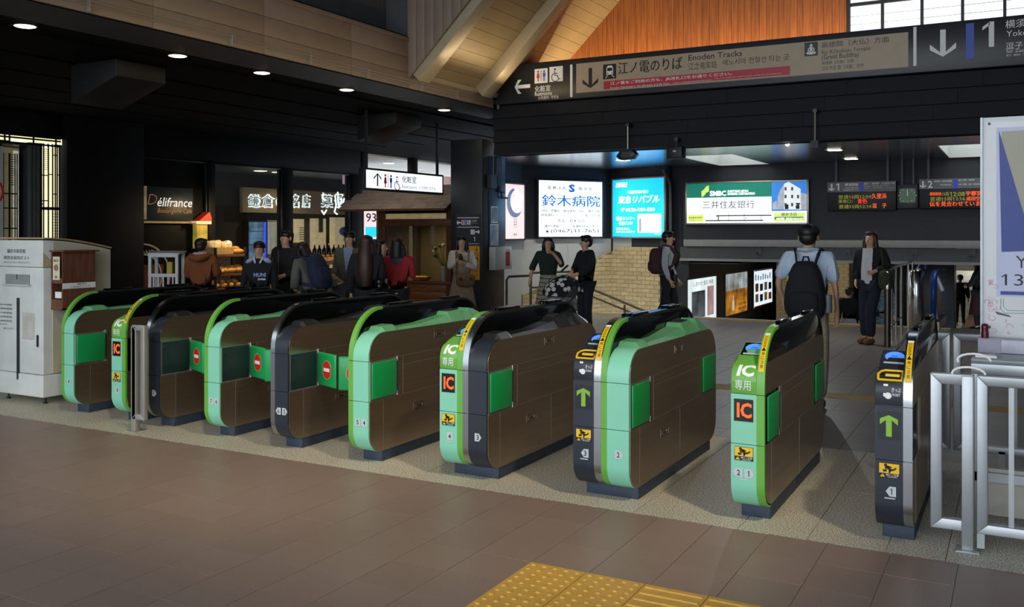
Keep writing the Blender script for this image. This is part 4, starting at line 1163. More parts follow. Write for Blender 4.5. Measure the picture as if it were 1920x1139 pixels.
BT('SMBC', 415, 222, 655, 288, pw, y=-.004, bold=.03); BT('SUMITOMO MITSUI', 678, 210, 975, 232, pw, y=-.004); BT('BANKING CORPORATION', 678, 245, 1068, 270, pw, y=-.004)
BT('三井住友銀行', 305, 362, 1068, 455, kd, bold=.0)
ph = RR(t, L, H, 'photo', fx(1305), 0, 1, .715, M['lit_sky'])
def bp_(nm, pts, m, y): return flat(ph, nm, [(fx(a) * L, (1 - BY(a, b)) * H) for a, b in pts], m, y=y)
lw = mat('lit_facade', 'dfe4e6', .5, emit=.8, var=.06); lg_ = mat('lit_facade_shade', 'b4bcc4', .5, emit=.55)
bp_('building', [(1480, 120), (1540, 92), (1640, 150), (1705, 190), (1710, 470), (1480, 470)], lw, -.004)
bp_('building_side', [(1480, 120), (1480, 470), (1380, 470), (1395, 290), (1425, 205)], lg_, -.004)
bp_('annex', [(1710, 240), (1790, 260), (1790, 470), (1710, 470)], lg_, -.004); bp_('annex', [(1320, 380), (1380, 350), (1380, 470), (1320, 470)], lg_, -.004)
for cx in (1500, 1590, 1670):
    for cy in (185, 290, 400):
        if cx == 1670 and cy < 200: continue
        bp_('printed_window', [(cx - 14, cy - 20), (cx + 14, cy - 20), (cx + 14, cy + 26), (cx - 14, cy + 26)], mat('print_grey', '56606a', .5, emit=.15), -.006)
for a in ((1490, 400, 1540, 465), (1640, 380, 1700, 400), (1640, 410, 1690, 460)): bp_('printed_window', [(a[0], a[1]), (a[2], a[1]), (a[2], a[3]), (a[0], a[3])], kd, -.0065)
RR(t, L, H, 'lime_field', fx(1335), .765, .985, .965, M['lit_lime']); BT('鎌倉支店', 1440, 508, 1655, 555, kd, y=-.004, bold=.01)
RR(t, L, H, 'dark_strip', fx(1350), .86, .97, .925, M['lit_green'], y=-.004); BT('本店営業部・鎌倉支店 0467-25-2221', 1370, 582, 1730, 603, pw, y=-.006)
RR(t, L, H, 'lime_field', fx(88), .79, fx(322), .97, M['lit_lime']); BT('鎌倉駅前出張所', 98, 580, 300, 605, kd, y=-.004); BT('（ATMコーナー）', 110, 620, 295, 640, kd, y=-.004)
for a in ((510, 555, 1305, 570), (350, 625, 1190, 640)): RR(t, L, H, 'map_line', fx(a[0]), BY(a[0], a[1]), fx(a[2]), BY(a[0], a[3]), kd)
for a in ((535, 560, 550, 635), (693, 520, 698, 640), (916, 515, 921, 640), (1160, 560, 1166, 630), (395, 575, 399, 620), (395, 572, 535, 576), (130, 540, 690, 543)): RR(t, L, H, 'map_line', fx(a[0]), BY(a[0], a[1]), fx(a[2]), BY(a[0], a[3]), mat('print_grey', '56606a', .5, emit=.15))
flat(t, 'map_mark', circ(fx(940) * L, (1 - BY(940, 592)) * H, .012, 10), M['picto_r'], y=-.004)

# ---- platform indicator boards and clock
def board(lbl, pxl, pxr, pyt, pys, pyb, num, l1, l2, l3, r1, r2, r3, rows, full):
    yb = YW - .22
    a, b = onY(pxl, pyb, yb), onY(pxr, pyb, yb); zt = onY(pxl, pyt, yb).z; zs = onY(pxl, pys, yb).z; z0 = a.z
    t = thing('departure_board', lbl, 'board', (a.x, yb, z0)); L = (b.x - a.x) if not full else 2.0; Ht = zt - z0; hs = zs - z0
    MB().box(0, L, 0, .2, 0, Ht).build('case', M['black'], t, bevel=.006)
    for u in (.15, L - .15): MB().box(u - .02, u + .02, .05, .09, Ht, ZC - z0).build('hanger', M['dframe'], t)
    hd = MB().box(0, L, -.012, 0, hs, Ht).build('header', mat('header_grey', '55565a', .4), t)
    S = Plane(t, 'Y', yb - .012, (a.x, yb, z0))
    return t, S, L, hs, Ht
t, S, L, hs, Ht = board('dark departure board for track 1 with yellow and orange dot text', 1551.5, 1680, 342.5, 361, 395.5, *([None] * 8), False)
C5 = lambda x, y: (1540 + x / 6.295, 325 + y / 6.295)
def LT(s, a, b, c, d, m, **k): return S.t2(s, *C5(a, b), *C5(c, d), m, y=k.pop('y', -.0145), **k)
flat(t, 'arrow', arrow_poly(*S.uv(*C5(122, 167)), .115, .135, .03, 180), Wh, y=-.0135)
LT('1', 175, 122, 212, 205, Wh, bold=.02); LT('横須賀線', 278, 120, 435, 150, Wh); LT('Yokosuka Line', 278, 163, 437, 177, Wh, bold=0); LT('横須賀線 요코스카선', 258, 190, 437, 204, Wh, bold=0)
S.r2('blue_bar', *C5(452, 112), *C5(494, 218), mat('board_blue', '1326c8', .4), y=-.013)
LT('逗子・横須賀・久里浜方面', 503, 113, 868, 128, Wh, bold=0); LT('for Zushi, Yokosuka & Kurihama', 505, 148, 800, 152, Wh, bold=0); LT('逗子、横須賀、久里滨', 505, 172, 865, 172, Wh, bold=0)
def rows1(s, a, b, c, d, m): return LT(s, a, b, c, d, m, y=-.003)
LY, LO, LR = M['led_y'], M['led_o'], M['led_r']
rows1('普通15両12:04', 200, 258, 585, 300, LY); rows1('久里浜', 592, 240, 768, 298, LO)
rows1('乗車口：', 200, 312, 370, 352, LY); rows1('青色', 428, 302, 538, 358, LR)
rows1('普通15両12:14', 205, 372, 588, 415, LY); rows1('逗　子', 600, 358, 768, 410, LO)
t, S, L, hs, Ht = board('dark departure board for track 2 partly behind the stamp board', 1723.5, 1850, 336.5, 355, 391.5, *([None] * 8), True)
flat(t, 'arrow', arrow_poly(*S.uv(*C5(1200, 133)), .115, .125, .03, 180), Wh, y=-.0135)
LT('2', 1258, 90, 1312, 172, Wh, bold=.01); LT('横須賀・総武快速線', 1332, 86, 1540, 102, Wh, bold=0); LT('Yokosuka Line', 1400, 128, 1535, 142, Wh, bold=0)
S.r2('blue_bar', *C5(1558, 78), *C5(1606, 182), mat('board_blue', '1326c8', .4), y=-.013)
LT('東京・新宿・千葉方面', 1617, 74, 1810, 86, Wh, bold=0); LT('渋谷・新宿・大宮・宇都宮方面', 1620, 125, 1885, 136, Wh, bold=0)
rows1('湘南新宿', 1278, 225, 1412, 262, LO); rows1('15両', 1420, 225, 1505, 268, LY); rows1('12:08', 1518, 222, 1692, 270, LY); rows1('宇都宮', 1705, 212, 1890, 262, LO)
rows1('普通15両12:16', 1282, 280, 1695, 325, LY); rows1('成田空港', 1712, 275, 1930, 322, LO)
rows1('伝を見合わせています', 1278, 335, 1945, 385, LO)
yb = YW - .2
a, b = onY(1682, 391, yb), onY(1721, 391, yb); zt = onY(1682, 346, yb).z
t = thing('platform_clock', 'dim green dial clock in a dark case between the departure boards', 'clock', (a.x, yb, a.z)); L = b.x - a.x; H = zt - a.z
MB().box(0, L, 0, .15, 0, H).build('case', M['sign_dark'], t, bevel=.005)
for u in (.08, L - .08): MB().box(u - .015, u + .015, .05, .08, H, ZC - a.z).build('hanger', M['dframe'], t)
dz = .245
MB().box(L * .12, L * .88, -.004, 0, dz - .14, dz + .12).build('dial', mat('dial_green', '5c7060', .5, emit=.16), t)
mk = MB()
for i in range(12):
    q = R(30 * i); mk.bar((L / 2 + .135 * math.sin(q) * 1.0, -.006, dz - .01 + .105 * math.cos(q)), (L / 2 + .155 * math.sin(q), -.006, dz - .01 + .12 * math.cos(q)), .012, .003, (0, 1, 0))
mk.build('hour_marks', mat('dial_pale', 'a8c2a6', .5, emit=.3), t)
MB().bar((L / 2, -.008, dz - .02), (L / 2 + .002, -.008, dz + .085), .012, .003, (0, 1, 0)).build('minute_hand', mat('dial_pale', 'a8c2a6', .5, emit=.3), t)
MB().bar((L / 2, -.01, dz - .02), (L / 2 + .006, -.01, dz + .05), .018, .003, (0, 1, 0)).build('hour_hand', mat('dial_pale', 'a8c2a6', .5, emit=.3), t)

# ---- three backlit posters down the stair wall
def poster(lbl, pts, draw):
    (l, tp), (r, bt) = pts
    a = onX(l, tp, -6.0); b = onX(r, tp, -6.0); z0 = -.34
    t = thing('backlit_poster', lbl, 'poster', (-6.0, a.y, z0), PI / 2, 'backlit posters along the stair wall'); L = b.y - a.y; H = .98
    MB().box(-.05, L + .05, .003, .02, -.05, H + .05).build('case', M['dframe'], t)
    draw(t, L, H); return t
def dr1(t, L, H):
    MB().box(0, L, 0, .004, 0, H).build('diffuser', mat('poster_silver', 'dbe8ea', .5, emit=1.0, var=.25, scale=1.6, stretch=(1.4, 1, .2)), t)
    T(t, L, H, 'しあわせ 宝石 時間', .18, .06, .88, .16, kd, bold=0)
    RR(t, L, H, 'portrait', .12, .27, .58, .86, mat('poster_mono', '70767a', .5, emit=.6, c2='1c2226', scale=2.2))
    RR(t, L, H, 'portrait', .66, .20, .90, .86, mat('poster_rose', 'caa0a2', .5, emit=.7, c2='8c6a70', scale=2.0))
def dr2(t, L, H):
    MB().box(0, L, 0, .004, 0, H).build('diffuser', mat('poster_amber', 'd8912a', .5, emit=.75, c2='4a2d12', scale=1.6, stretch=(1, 1, 1.8)), t)
    RR(t, L, H, 'sky_band', 0, 0, 1, .40, mat('poster_cloud', 'b8c6cc', .5, emit=.8, c2='57503c', scale=2.4))
    bt_ = [(L * .28, H * .1), (L * .37, H * .1), (L * .37, H * .3), (L * .34, H * .36), (L * .34, H * .46), (L * .31, H * .46), (L * .31, H * .36), (L * .28, H * .3)]
    flat(t, 'printed_bottle', bt_, mat('poster_glass', 'd8d2c0', .5, emit=.6), y=-.004)
    T(t, L, H, '伝統の味', .55, .74, .92, .82, kd, y=-.004)
    T(t, L, H, '湘南の地酒', .55, .86, .92, .92, kd, y=-.004)
def dr3(t, L, H):
    MB().box(0, L, 0, .004, 0, H).build('diffuser', mat('poster_pale', 'dfeaf2', .5, emit=1.05, var=.1), t)
    RR(t, L, H, 'red_edge', 0, 0, 1, .03, M['picto_r'], y=-.003); RR(t, L, H, 'red_edge', 0, .96, 1, 1, M['picto_r'], y=-.003)
    cols_ = ('6a3b1c', '23262c', '7d7468', '10151c', '8d7a34')
    for i in range(4):
        for j in range(2): RR(t, L, H, 'product_photo', .06 + .24 * i, .36 + .28 * j + .03 * (i % 2), .22 + .24 * i, .58 + .28 * j, mat('poster_' + cols_[(i + 2 * j) % 5], cols_[(i + 2 * j) % 5], .5, emit=.4, var=.5, scale=6))
    for i in range(7): RR(t, L, H, 'product_photo', .06 + .13 * i, .12 + .03 * (i % 3), .11 + .13 * i, .28, mat('poster_bottle', '4a6a80', .5, emit=.5, var=.4, scale=8))
poster('backlit poster with grey and rose portraits, first of three down the stairs', ((1290, 526), (1343, 590)), dr1)
poster('amber backlit drink poster, middle of three down the stairs', ((1361, 515), (1401, 585)), dr2)
poster('white backlit poster with a grid of products, third of three down the stairs', ((1414, 506), (1448, 565)), dr3)

# ---- column signs
cs_ = thing('column_sign', 'black column direction sign with white arrows behind the woman in beige', 'sign', (-8.81, 14.045, 1.36))
S = Plane(cs_, 'Y', 14.045, (-8.81, 14.045, 1.36))
MB().box(-.03, .5, 0, .004, .02, .60).build('board', M['sign_dark'], cs_)
C9 = lambda x, y: (840 + x / 8.133, 400 + y / 8.133)
for yy_ in (70, 213, 467): S.r2('rule', *C9(145, yy_ - 5), *C9(472, yy_ + 5), M['grey'])
flat(cs_, 'arrow', arrow_poly(*S.uv(*C9(168, 145)), .075, .09, .02, 90), Wh)
flat(cs_, 'arrow', arrow_poly(*S.uv(*C9(450, 285)), .075, .09, .02, -90), Wh)
for a in ((205, 105, 268, 180), (283, 105, 346, 180), (345, 250, 410, 325)): S.r2('pictogram_board', *C9(a[0], a[1]), *C9(a[2], a[3]), M['grey'])
for cxp, mm_, sk in ((222, M['picto_r'], True), (252, M['picto_b'], False)):
    q = S.uv(*C9(cxp, 175)); man_picto(MB(), q[0], q[1], .095, sk).build('person_pictogram', mm_, cs_)
q = S.uv(*C9(314, 176)); wheelchair(MB(), q[0], q[1], .095).build('wheelchair_pictogram', K, cs_)
S.t2('化粧室', *C9(360, 103), *C9(440, 130), M['grey'], bold=0); S.t2('Restrooms', *C9(360, 143), *C9(440, 155), M['grey'], bold=0); S.t2('1', *C9(395, 360), *C9(412, 430), Wh)
ys_ = thing('column_sign', 'yellow west exit sign low on the dark column', 'sign', (-8.70, 14.045, .79))
S = Plane(ys_, 'Y', 14.045, (-8.70, 14.045, .79))
MB().box(0, .36, -.002, .004, 0, .60).build('board', mat('exit_yellow', 'dc9c14', .5), ys_)
flat(ys_, 'arrow', arrow_poly(.30, .545, .05, .07, .014, 180), K, y=-.004)
txt(ys_, '西口', .21, .44, .33, .485, K, y=-.004); txt(ys_, 'West Exit', .20, .405, .33, .425, K, y=-.004, bold=0)
for z in (.32, .21): flat(ys_, 'pictogram_board', rect(.27, z, .325, z + .07), K, y=-.004)
flat(ys_, 'hill_mark', [(.28, .33), (.315, .33), (.2975, .38)], Wh, y=-.006); flat(ys_, 'bus_mark', rect(.287, .225, .31, .265), Wh, y=-.006)
txt(ys_, '江ノ電バス', .20, .14, .33, .165, K, y=-.004, bold=0); txt(ys_, '鎌倉市役所', .20, .06, .33, .085, K, y=-.004, bold=0)
for nm_, z0, z1, y0, y1, lb in (('poster_small', 1.80, 2.10, 14.33, 14.57, 'small blue sky poster, upper one on the blue-lit column face'), ('poster_small', 1.39, 1.78, 14.30, 14.60, 'pale castle poster, lower one on the blue-lit column face')):
    t = thing('wall_poster', lb, 'poster', (-8.272, y0, z0), PI / 2)
    MB().box(0, y1 - y0, 0, .006, 0, z1 - z0).build('board', M['alu'], t)
    flat(t, 'print', rect(.015, .02, y1 - y0 - .015, z1 - z0 - .02), mat('poster_sky', '4d86b4', .5, c2='c8d4dc', scale=5), y=-.001)
t = thing('alarm_box', 'pale hydrant call box with a red panel on the column', 'box', (-8.275, 14.26, .96), PI / 2)
MB().box(0, .60, -.14, 0, 0, .41).build('case', M['plaster'], t, bevel=.006)
flat(t, 'red_panel', rect(.36, .06, .52, .32), mat('deep_red', '8c1e1e', .3), y=-.141); txt(t, '消火器', .37, .335, .51, .365, M['red'], y=-.142); txt(t, '消火器', .38, .02, .50, .045, M['red'], y=-.142)
pi = MB()
for i, y in enumerate((14.36, 14.5, 14.62)):
    pi.tube([(-8.24, y, ZC), (-8.24, y, 2.62 - .12 * i), (-8.24, y + .06, 2.5 - .12 * i), (-8.24, y + .25, 2.46 - .1 * i)], .018, 8)
pi.box(-8.28, -8.2, 14.2, 14.42, 2.42, 2.66)
tag(pi.build('conduit', M['dframe']), 'dark conduit pipes bending down the top of the column', 'pipes')
pi = MB().tube([onY(1243, 318, 18.2), onY(1256, 345, 18.25), onY(1257, 400, 18.25), onY(1257, 440, 18.25)], .028, 8)
tag(pi.build('conduit', M['girder_d']), 'grey pipe curving down beside the cyan lightbox', 'pipes')

# ---- things hanging from the beam
def hang(lbl, px, pyt, pyb, cat, nm, y=13.9):
    b = onY(px, pyb, y); tpt = onY(px, pyt, y)
    t = thing(nm, lbl, cat, (b.x, y, b.z)); hh = tpt.z - b.z
    MB().box(-.03, .03, -.02, YB + .03 - y, hh - .02, hh + .03).build('bracket', M['dframe'], t); return t, hh
t, hh = hang('dark hexagonal speaker hanging on a steel rod in front of blue glow', 1177, 235, 290, 'speaker', 'hanging_speaker')
MB().tube([(0, 0, .09), (0, 0, hh)], .012, 8).build('rod', M['alu'], t)
MB().prism([(-.17, -.03), (-.1, -.09), (.1, -.075), (.16, 0), (.1, .075), (-.1, .06)], -.09, .09, 'y').build('body', M['dframe'], t, bevel=.008)
MB().box(-.07, .06, -.094, -.088, -.05, .04).build('grille', M['rail'], t)
t, hh = hang('black boxy speaker hanging at the edge of the platform ceiling', 1268, 262, 298, 'speaker', 'hanging_speaker')
MB().tube([(0, 0, .18), (0, 0, hh + .05)], .012, 8).build('rod', M['dframe'], t)
MB().box(-.125, .125, -.1, .1, 0, .19).build('body', M['black'], t, bevel=.012)
MB().box(-.02, .03, -.104, -.1, .1, .125).build('badge', M['grey'], t)
t, hh = hang('small grey camera box on a long steel rod by the bank lightbox', 1528, 208, 278, 'camera', 'security_camera')
MB().tube([(0, 0, .1), (0, 0, hh)], .014, 8).build('rod', M['alu'], t)
MB().box(-.055, .055, -.06, .06, 0, .11).build('housing', M['girder_d'], t, bevel=.006)
MB().box(-.035, .035, -.066, -.06, .02, .085).build('lens_window', M['black'], t)

# ---- ceiling lamps
def downlight(x, y, z, lbl, grp, r=.085, slot=False, e=26):
    t = thing('downlight', lbl, 'lamp', (x, y, z), 0, grp)
    if slot:
        MB().box(-.13, .13, -.13, .13, -.006, .004).build('trim', M['alu'], t); MB().box(-.1, .1, -.1, .1, -.012, -.006).build('lens', M['lampw'], t)
    else:
        MB().lathe([(r + .015, .005), (r + .015, -.006), (r, -.008)], 20).build('trim', M['rail'], t); MB().lathe([(r, -.008), (r * .8, -.014), (.01, -.016)], 20).build('lens', M['lamp'], t)
    light('downlight_beam', 'SPOT', (x, y, z - .03), e, (1, .84, .6), .06, (x, y, 0), 95, .6)
    return t
rows_ = ('first', 'second', 'third', 'fourth', 'fifth')
for i, p in enumerate(((47, 48), (333, 104), (491, 136), (650, 168), (833, 206))):
    q = fl(*p, ZS - .0); downlight(q.x, q.y, ZS - .032 if q.x < -8.9 else ZS, 'round warm downlight in the dark soffit, %s from the entrance' % rows_[i], 'soffit downlights along the fascia', .10, e=20)
for p, lb in (((1168, 300), 'square lamp in the ceiling washed blue near the cyan lightbox'), ((1237, 315), 'square lamp in the ceiling above the top corner of the cyan lightbox'), ((1565, 281), 'square lamp in the platform ceiling, nearer one over the track 1 board'), ((1596, 297.5), 'square lamp in the platform ceiling, closer to the track 1 board')):
    q = fl(*p, ZC); downlight(q.x, q.y, ZC, lb, 'square lamps of the platform ceiling', slot=True, e=16)
# ================================================================== BARRIERS AT THE GATES
def frame_panel(par, nm, x0, x1, z0, z1, w, y0, y1, m, bars=()):
    """mitred tubular frame: four members, each its own mesh"""
    for poly in ([(x0, z0), (x1, z0), (x1 - w, z0 + w), (x0 + w, z0 + w)], [(x0, z1), (x1, z1), (x1 - w, z1 - w), (x0 + w, z1 - w)],
                 [(x0, z0), (x0 + w, z0 + w), (x0 + w, z1 - w), (x0, z1)], [(x1, z0), (x1 - w, z0 + w), (x1 - w, z1 - w), (x1, z1)]):
        MB().prism(poly, y0, y1, 'y').build('frame_member', m, par, bevel=.003)
    for x in bars: MB().box(x - .012, x + .012, (y0 + y1) / 2 - .012, (y0 + y1) / 2 + .012, z0 + w, z1 - w).build('bar', m, par)
fz = M['fence']
fn = thing('steel_barrier', 'silver tubular barrier with a post beside the gate marked 1', 'barrier', (-.404, 5.3, 0))
frame_panel(fn, 'f', 0, .205, .10, .905, .055, -.02, .03, fz)
MB().box(.147, .202, -.03, .028, .008, .9).build('post', fz, fn, bevel=.003)
MB().box(.12, .232, -.055, .05, 0, .008).build('foot_plate', fz, fn, bevel=.002)
fn2 = thing('steel_barrier', 'wide silver tubular barrier running on under the stamp board', 'barrier', (-.187, 5.3, 0))
frame_panel(fn2, 'f', 0, 1.5, .10, .905, .05, -.02, .03, fz, bars=(.155, .40, .65, .9, 1.15))
MB().box(.0, .035, 0, .03, .02, .11).build('leg', fz, fn2)
MB().box(1.4, 1.44, 0, .03, 0, .11).build('leg', fz, fn2)
wr = MB()
for z, x in ((.93, -.225), (1.0, -.20)):
    q = [(x + .07 * math.cos(R(a)) * 1.1, 5.29, z - .02 + .035 * math.sin(R(a))) for a in range(200, -20, -22)]
    wr.tube(q, .006, 6)
tag(wr.build('cable_tie', M['white'], smooth=True), 'white cord loops tied at the top of the barrier frames', 'cord')
bk = thing('steel_barrier', 'rear silver barrier frame seen through the front one', 'barrier', (-.62, 7.15, 0))
frame_panel(bk, 'f', 0, .2, .12, .93, .05, -.02, .03, fz); frame_panel(bk, 'f', .22, 2.2, .12, .93, .05, -.02, .03, fz, bars=(.6, 1.0))
for x in (.05, .5, 2.1): MB().box(x, x + .04, -.02, .02, 0, .14).build('leg', fz, bk)
sl_ = thing('steel_barrier', 'slim steel barrier standing between the gates marked 8 and 7', 'barrier', (-6.63, 5.17, 0))
sx = gx_(245, 5.17); sl_.location.x = sx
x2 = gx_(270, 5.17) - sx
dk = mat('dull_steel', 'aaa7a0', .42, metal=.45, var=.08)
MB().box(0, .055, 0, .05, .005, .86).build('post', dk, sl_, bevel=.003)
frame_panel(sl_, 'f', .012, x2, .10, .875, .045, .0, .04, dk)
MB().box(.055, x2 - .045, .03, .036, .145, .83).build('infill', mat('smoked_acrylic', '5a5650', .25), sl_)
MB().box(-.03, .085, -.03, .08, 0, .006).build('foot_plate', dk, sl_)

# ================================================================== BOOK RETURN BOX
bx = thing('book_return_box', 'tall white book return box with worn corners left of the gates', 'box', (-8.80, 5.53, 0))
wpaint = mat('worn_white_paint', 'd6d8d3', .5, var=.10, scale=4); wood = mat('pale_plywood', 'c2a77c', .55, c2='a98a60', scale=6, stretch=(6, .6, 6))
Wd, Dp = .73, .74
MB().box(0, Wd, 0, Dp, .07, .28).build('base', wpaint, bx, bevel=.008)
MB().box(.01, Wd - .01, .01, Dp, .285, 1.30).build('body', wpaint, bx, bevel=.006)
top = [(0, 1.305), (Dp, 1.305), (Dp, 1.46)] + [(Dp * (1 - i / 8), 1.46 + .10 * math.sin(PI / 2 * i / 8)) for i in range(1, 9)]
MB().prism(top, 0, Wd, 'x').build('hood', wpaint, bx, bevel=.004)
MB().band([(p[0], p[1] + .012) for p in top[2:]], .014, -.012, Wd + .012, 'x').build('hood_lid', wood, bx)
MB().prism([(.0, 1.305), (.14, 1.305), (.02, 1.42), (0, 1.44)], Wd, Wd + .004, 'x').build('corner_patch', mat('beige_patch', 'bfae84', .6), bx)
MB().prism([(.10, .29), (Dp - .004, .29), (Dp - .004, 1.452)] + [(Dp * (1 - i / 8), 1.452 + .10 * math.sin(PI / 2 * i / 8)) for i in range(1, 7)] + [(.10, 1.545)], Wd - .004, Wd + .004, 'x').build('plywood_side', mat('cream_plywood', 'c8bfa8', .55, var=.06, scale=3), bx)
for x in (.08, Wd - .08):
    for y in (.08, Dp - .08): MB().lathe([(.022, 0), (.022, .012), (.01, .02), (.01, .07)], 10, (x, y, 0)).build('levelling_foot', M['dframe'], bx)
S = Plane(bx, 'Y', 5.53, (-8.80, 5.53, 0))
C6 = lambda x, y: (x / 3.35, 440 + y / 3.35)
def B2(s, a, b, c, d, **k): return S.t2(s, *C6(a, b), *C6(c, d), mat('faded_ink', '55585c', .6), y=.0075 if b > 200 else -.002, **k)
B2('鎌倉市図書館', 45, 90, 160, 118, bold=.02); B2('図書返却用ポスト', 26, 132, 186, 160, bold=.02); B2('(BOOK RETURN POST)', 26, 168, 190, 186, bold=-.01)
sl = S.uv(*C6(32, 248)); sb = S.uv(*C6(182, 316))
MB().box(sl[0], sb[0], .002, .012, sb[1], sl[1]).build('slot_recess', mat('slot_grey', '8f918f', .6), bx)
MB().bar((sl[0] - .02, -.01, sb[1] - .005), (sb[0] + .02, -.01, sb[1] - .005), .04, .012).build('slot_shelf', wpaint, bx, bevel=.003)
MB().box((sl[0] + sb[0]) / 2 - .003, (sl[0] + sb[0]) / 2 + .003, -.002, .003, (sl[1] + sb[1]) / 2, sl[1]).build('flap_seam', M['rail'], bx)
a, b = S.uv(*C6(99, 398)), S.uv(*C6(122, 912))
MB().tube([((a[0] + b[0]) / 2, .012, b[1]), ((a[0] + b[0]) / 2, .012, a[1])], .019, 10).build('black_bar', M['black'], bx)
for yy_, ss in ((432, '鎌倉市中央図書館'), (457, '腰越図書館'), (483, '深沢図書館'), (508, '大船図書館'), (534, '玉縄図書館')):
    B2(ss, -20, yy_, 70, yy_ + 17)
B2('休館日のみ', -25, 556, 42, 570); B2('返却できます。', 14, 582, 84, 600); B2('鎌倉市中央図書館', 152, 872, 238, 892); B2('☎(25)2611', 152, 896, 236, 910)
o = S.r2('notice_sheet', *C6(136, 490), *C6(212, 660), mat('old_paper', 'c6c0b6', .7), y=.009)
S.r2('notice_line', *C6(136, 654), *C6(214, 660), M['black'], y=.0065)
S.r2('handle', *C6(226, 632), *C6(238, 708), M['dframe'], y=.006)
# wooden leaflet rack on its side
rk = thing('leaflet_rack', 'brown wooden leaflet rack screwed to the side of the white box', 'rack', (-8.07 + .006, 5.56, .90))
# local: x out from the box side, y along it
a0, a1, hz = .05, .40, .55
rwood = mat('stained_wood', '7a4a33', .55, c2='5c3524', scale=6, stretch=(6, 6, .7))
MB().box(0, .012, a0, a1, 0, hz).build('back_board', rwood, rk)
MB().box(0, .17, a1 - .015, a1, 0, hz).build('side_board', rwood, rk); MB().box(.158, .17, a0, a1 - .016, .0, hz).build('front_board', rwood, rk)
MB().box(0, .17, a0, a1, 0, .015).build('shelf', rwood, rk); MB().box(0, .17, a0, a1, .25, .262).build('shelf', rwood, rk)
MB().prism([(a0 - .02, hz), (a1 + .02, hz), (a1 + .02, hz + .014), (a0 - .02, hz + .014)], -.0, .21, 'x').build('roof_board', rwood, rk)
MB().box(.012, .158, a0, a0 + .012, .015, .10).build('front_rail', rwood, rk); MB().box(.012, .158, a0, a0 + .012, .262, .30).build('front_rail', rwood, rk)
MB().box(.03, .12, a0 + .02, a0 + .03, .11, .17).build('leaflet', M['white'], rk)
lf = MB().box(.03, .13, a0 - .004, a0 - .001, .285, .505).build('picture_card', mat('card_cream', 'd8cfae', .6), rk)
mb = MB(); mb.prism(circ(.08, .40, .032, 18), a0 - .006, a0 - .004, 'y'); mb.build('card_photo', mat('card_photo', '6b4a3c', .5, c2='b08a70', scale=40), lf)
txt(lf, '鎌倉文学', .045, .455, .115, .48, M['rail'], y=a0 - .006); txt(lf, '講座', .06, .30, .10, .325, M['rail'], y=a0 - .006)
lb = MB().box(.17, .174, a0 + .0, a1 - .0, .20, .255).build('paper_label', M['white'], rk)
txt(lb, '無料', .1, .232, .2, .25, M['black'], y=0, fn=lambda x, y, z: (.1755, a0 + .05 + x, z)); txt(lb, 'ご自由にどうぞ', .05, .207, .26, .224, M['black'], y=0, fn=lambda x, y, z: (.1755, a0 + .03 + x, z))

# ================================================================== STAMP BOARD AND DESK
sb_ = thing('stamp_board', 'white framed stamp board with a blue triangle and large digits', 'board', (-.204, 6.3, .955))
bw_ = 1.0; bh = 1.378
MB().box(0, bw_, 0, .05, 0, bh).build('backing', mat('board_white', 'd9dcdc', .35, var=.03), sb_, bevel=.004)
fr = M['fence']
MB().box(.0, .012, -.014, 0, 0, bh).build('edge_strip', mat('frost_acrylic', 'cfd8da', .2), sb_); MB().box(.03, bw_, -.006, -.002, .02, bh - .03).build('acrylic_cover', mat('paper_stamp', 'dbd9da', .3, var=.05, scale=6), sb_)
for z in (.11, bh - .04): MB().cyl((.048, -.012, z), .008, .006, 12, 'y').build('screw', M['dframe'], sb_)
S = Plane(sb_, 'Y', 6.3, (-.204, 6.3, .955)); yb_ = dict(y=-.008)
navyp = mat('poster_navy', '2c3f8e', .45, var=.04)
S.r2('pale_field', 1868, 240, 1990, 560, mat('poster_lilac', 'c3c6e0', .45, var=.03), y=-.0065)
flat(sb_, 'cream_field', S.pts([(1878, 247), (1990, 241), (1990, 470), (1880, 473)]), mat('poster_cream', 'a9a693', .5, var=.03), y=-.008)
flat(sb_, 'blue_triangle', S.pts([(1873, 245), (1990, 640), (1990, 470), (1878, 472.5)][:1] + [(1940, 470), (1878, 472.5)]), navyp, y=-.0095)
S.r2('blue_bar', 1876, 546, 1990, 556, navyp, **yb_)
S.t2('Y', 1904.5, 480, 1926, 503, M['black'], bold=-.005, y=-.008); S.t2('130', 1878, 514, 1946, 537, M['black'], bold=-.005, y=-.008)
gl = mat('print_stamp_green', '6fa58e', .6); rl = mat('stamp_pink_ink', 'd88a98', .7, var=.2)
st = MB(); 
for d in (0, 5): st.band(S.pts([(1877 + d, 560), (1877 + d, 580 - d), (1884 + d, 587 - d), (1990, 588 - d)]), .003, -.0095, -.008, 'y')
st.build('green_outline', gl, sb_)
ha = MB()
for i in range(9): ha.prism(S.pts([(1866 + i * 3, 584 + i * .9), (1868 + i * 3, 584 + i * .9), (1872 + i * 3, 590 + i * .6), (1870 + i * 3, 590 + i * .6)]), -.009, -.008, 'y')
ha.build('hatching', M['rail'], sb_)
sm = MB(); rr = random.Random(3)
for k in range(26):
    cx, cy = rr.uniform(1848, 1925), rr.choice([rr.uniform(595, 625), rr.uniform(545, 590), rr.uniform(525, 545)])
    if cx > 1872 and cy < 596: continue
    u, v = S.uv(cx, cy); q = rr.uniform(.006, .018)
    a0_ = rr.uniform(0, 6)
    sm.band([(u + q * math.cos(a0_ + .5 * i), v + q * .8 * math.sin(a0_ + .5 * i)) for i in range(rr.randint(4, 11))], rr.uniform(.0015, .003), -.0092, -.008, 'y')
sm.build('stamp_ink', rl, sb_)
S.t2('駅', 1853, 525, 1862, 535, rl, **yb_); S.t2('印', 1852, 565, 1861, 577, rl, **yb_)
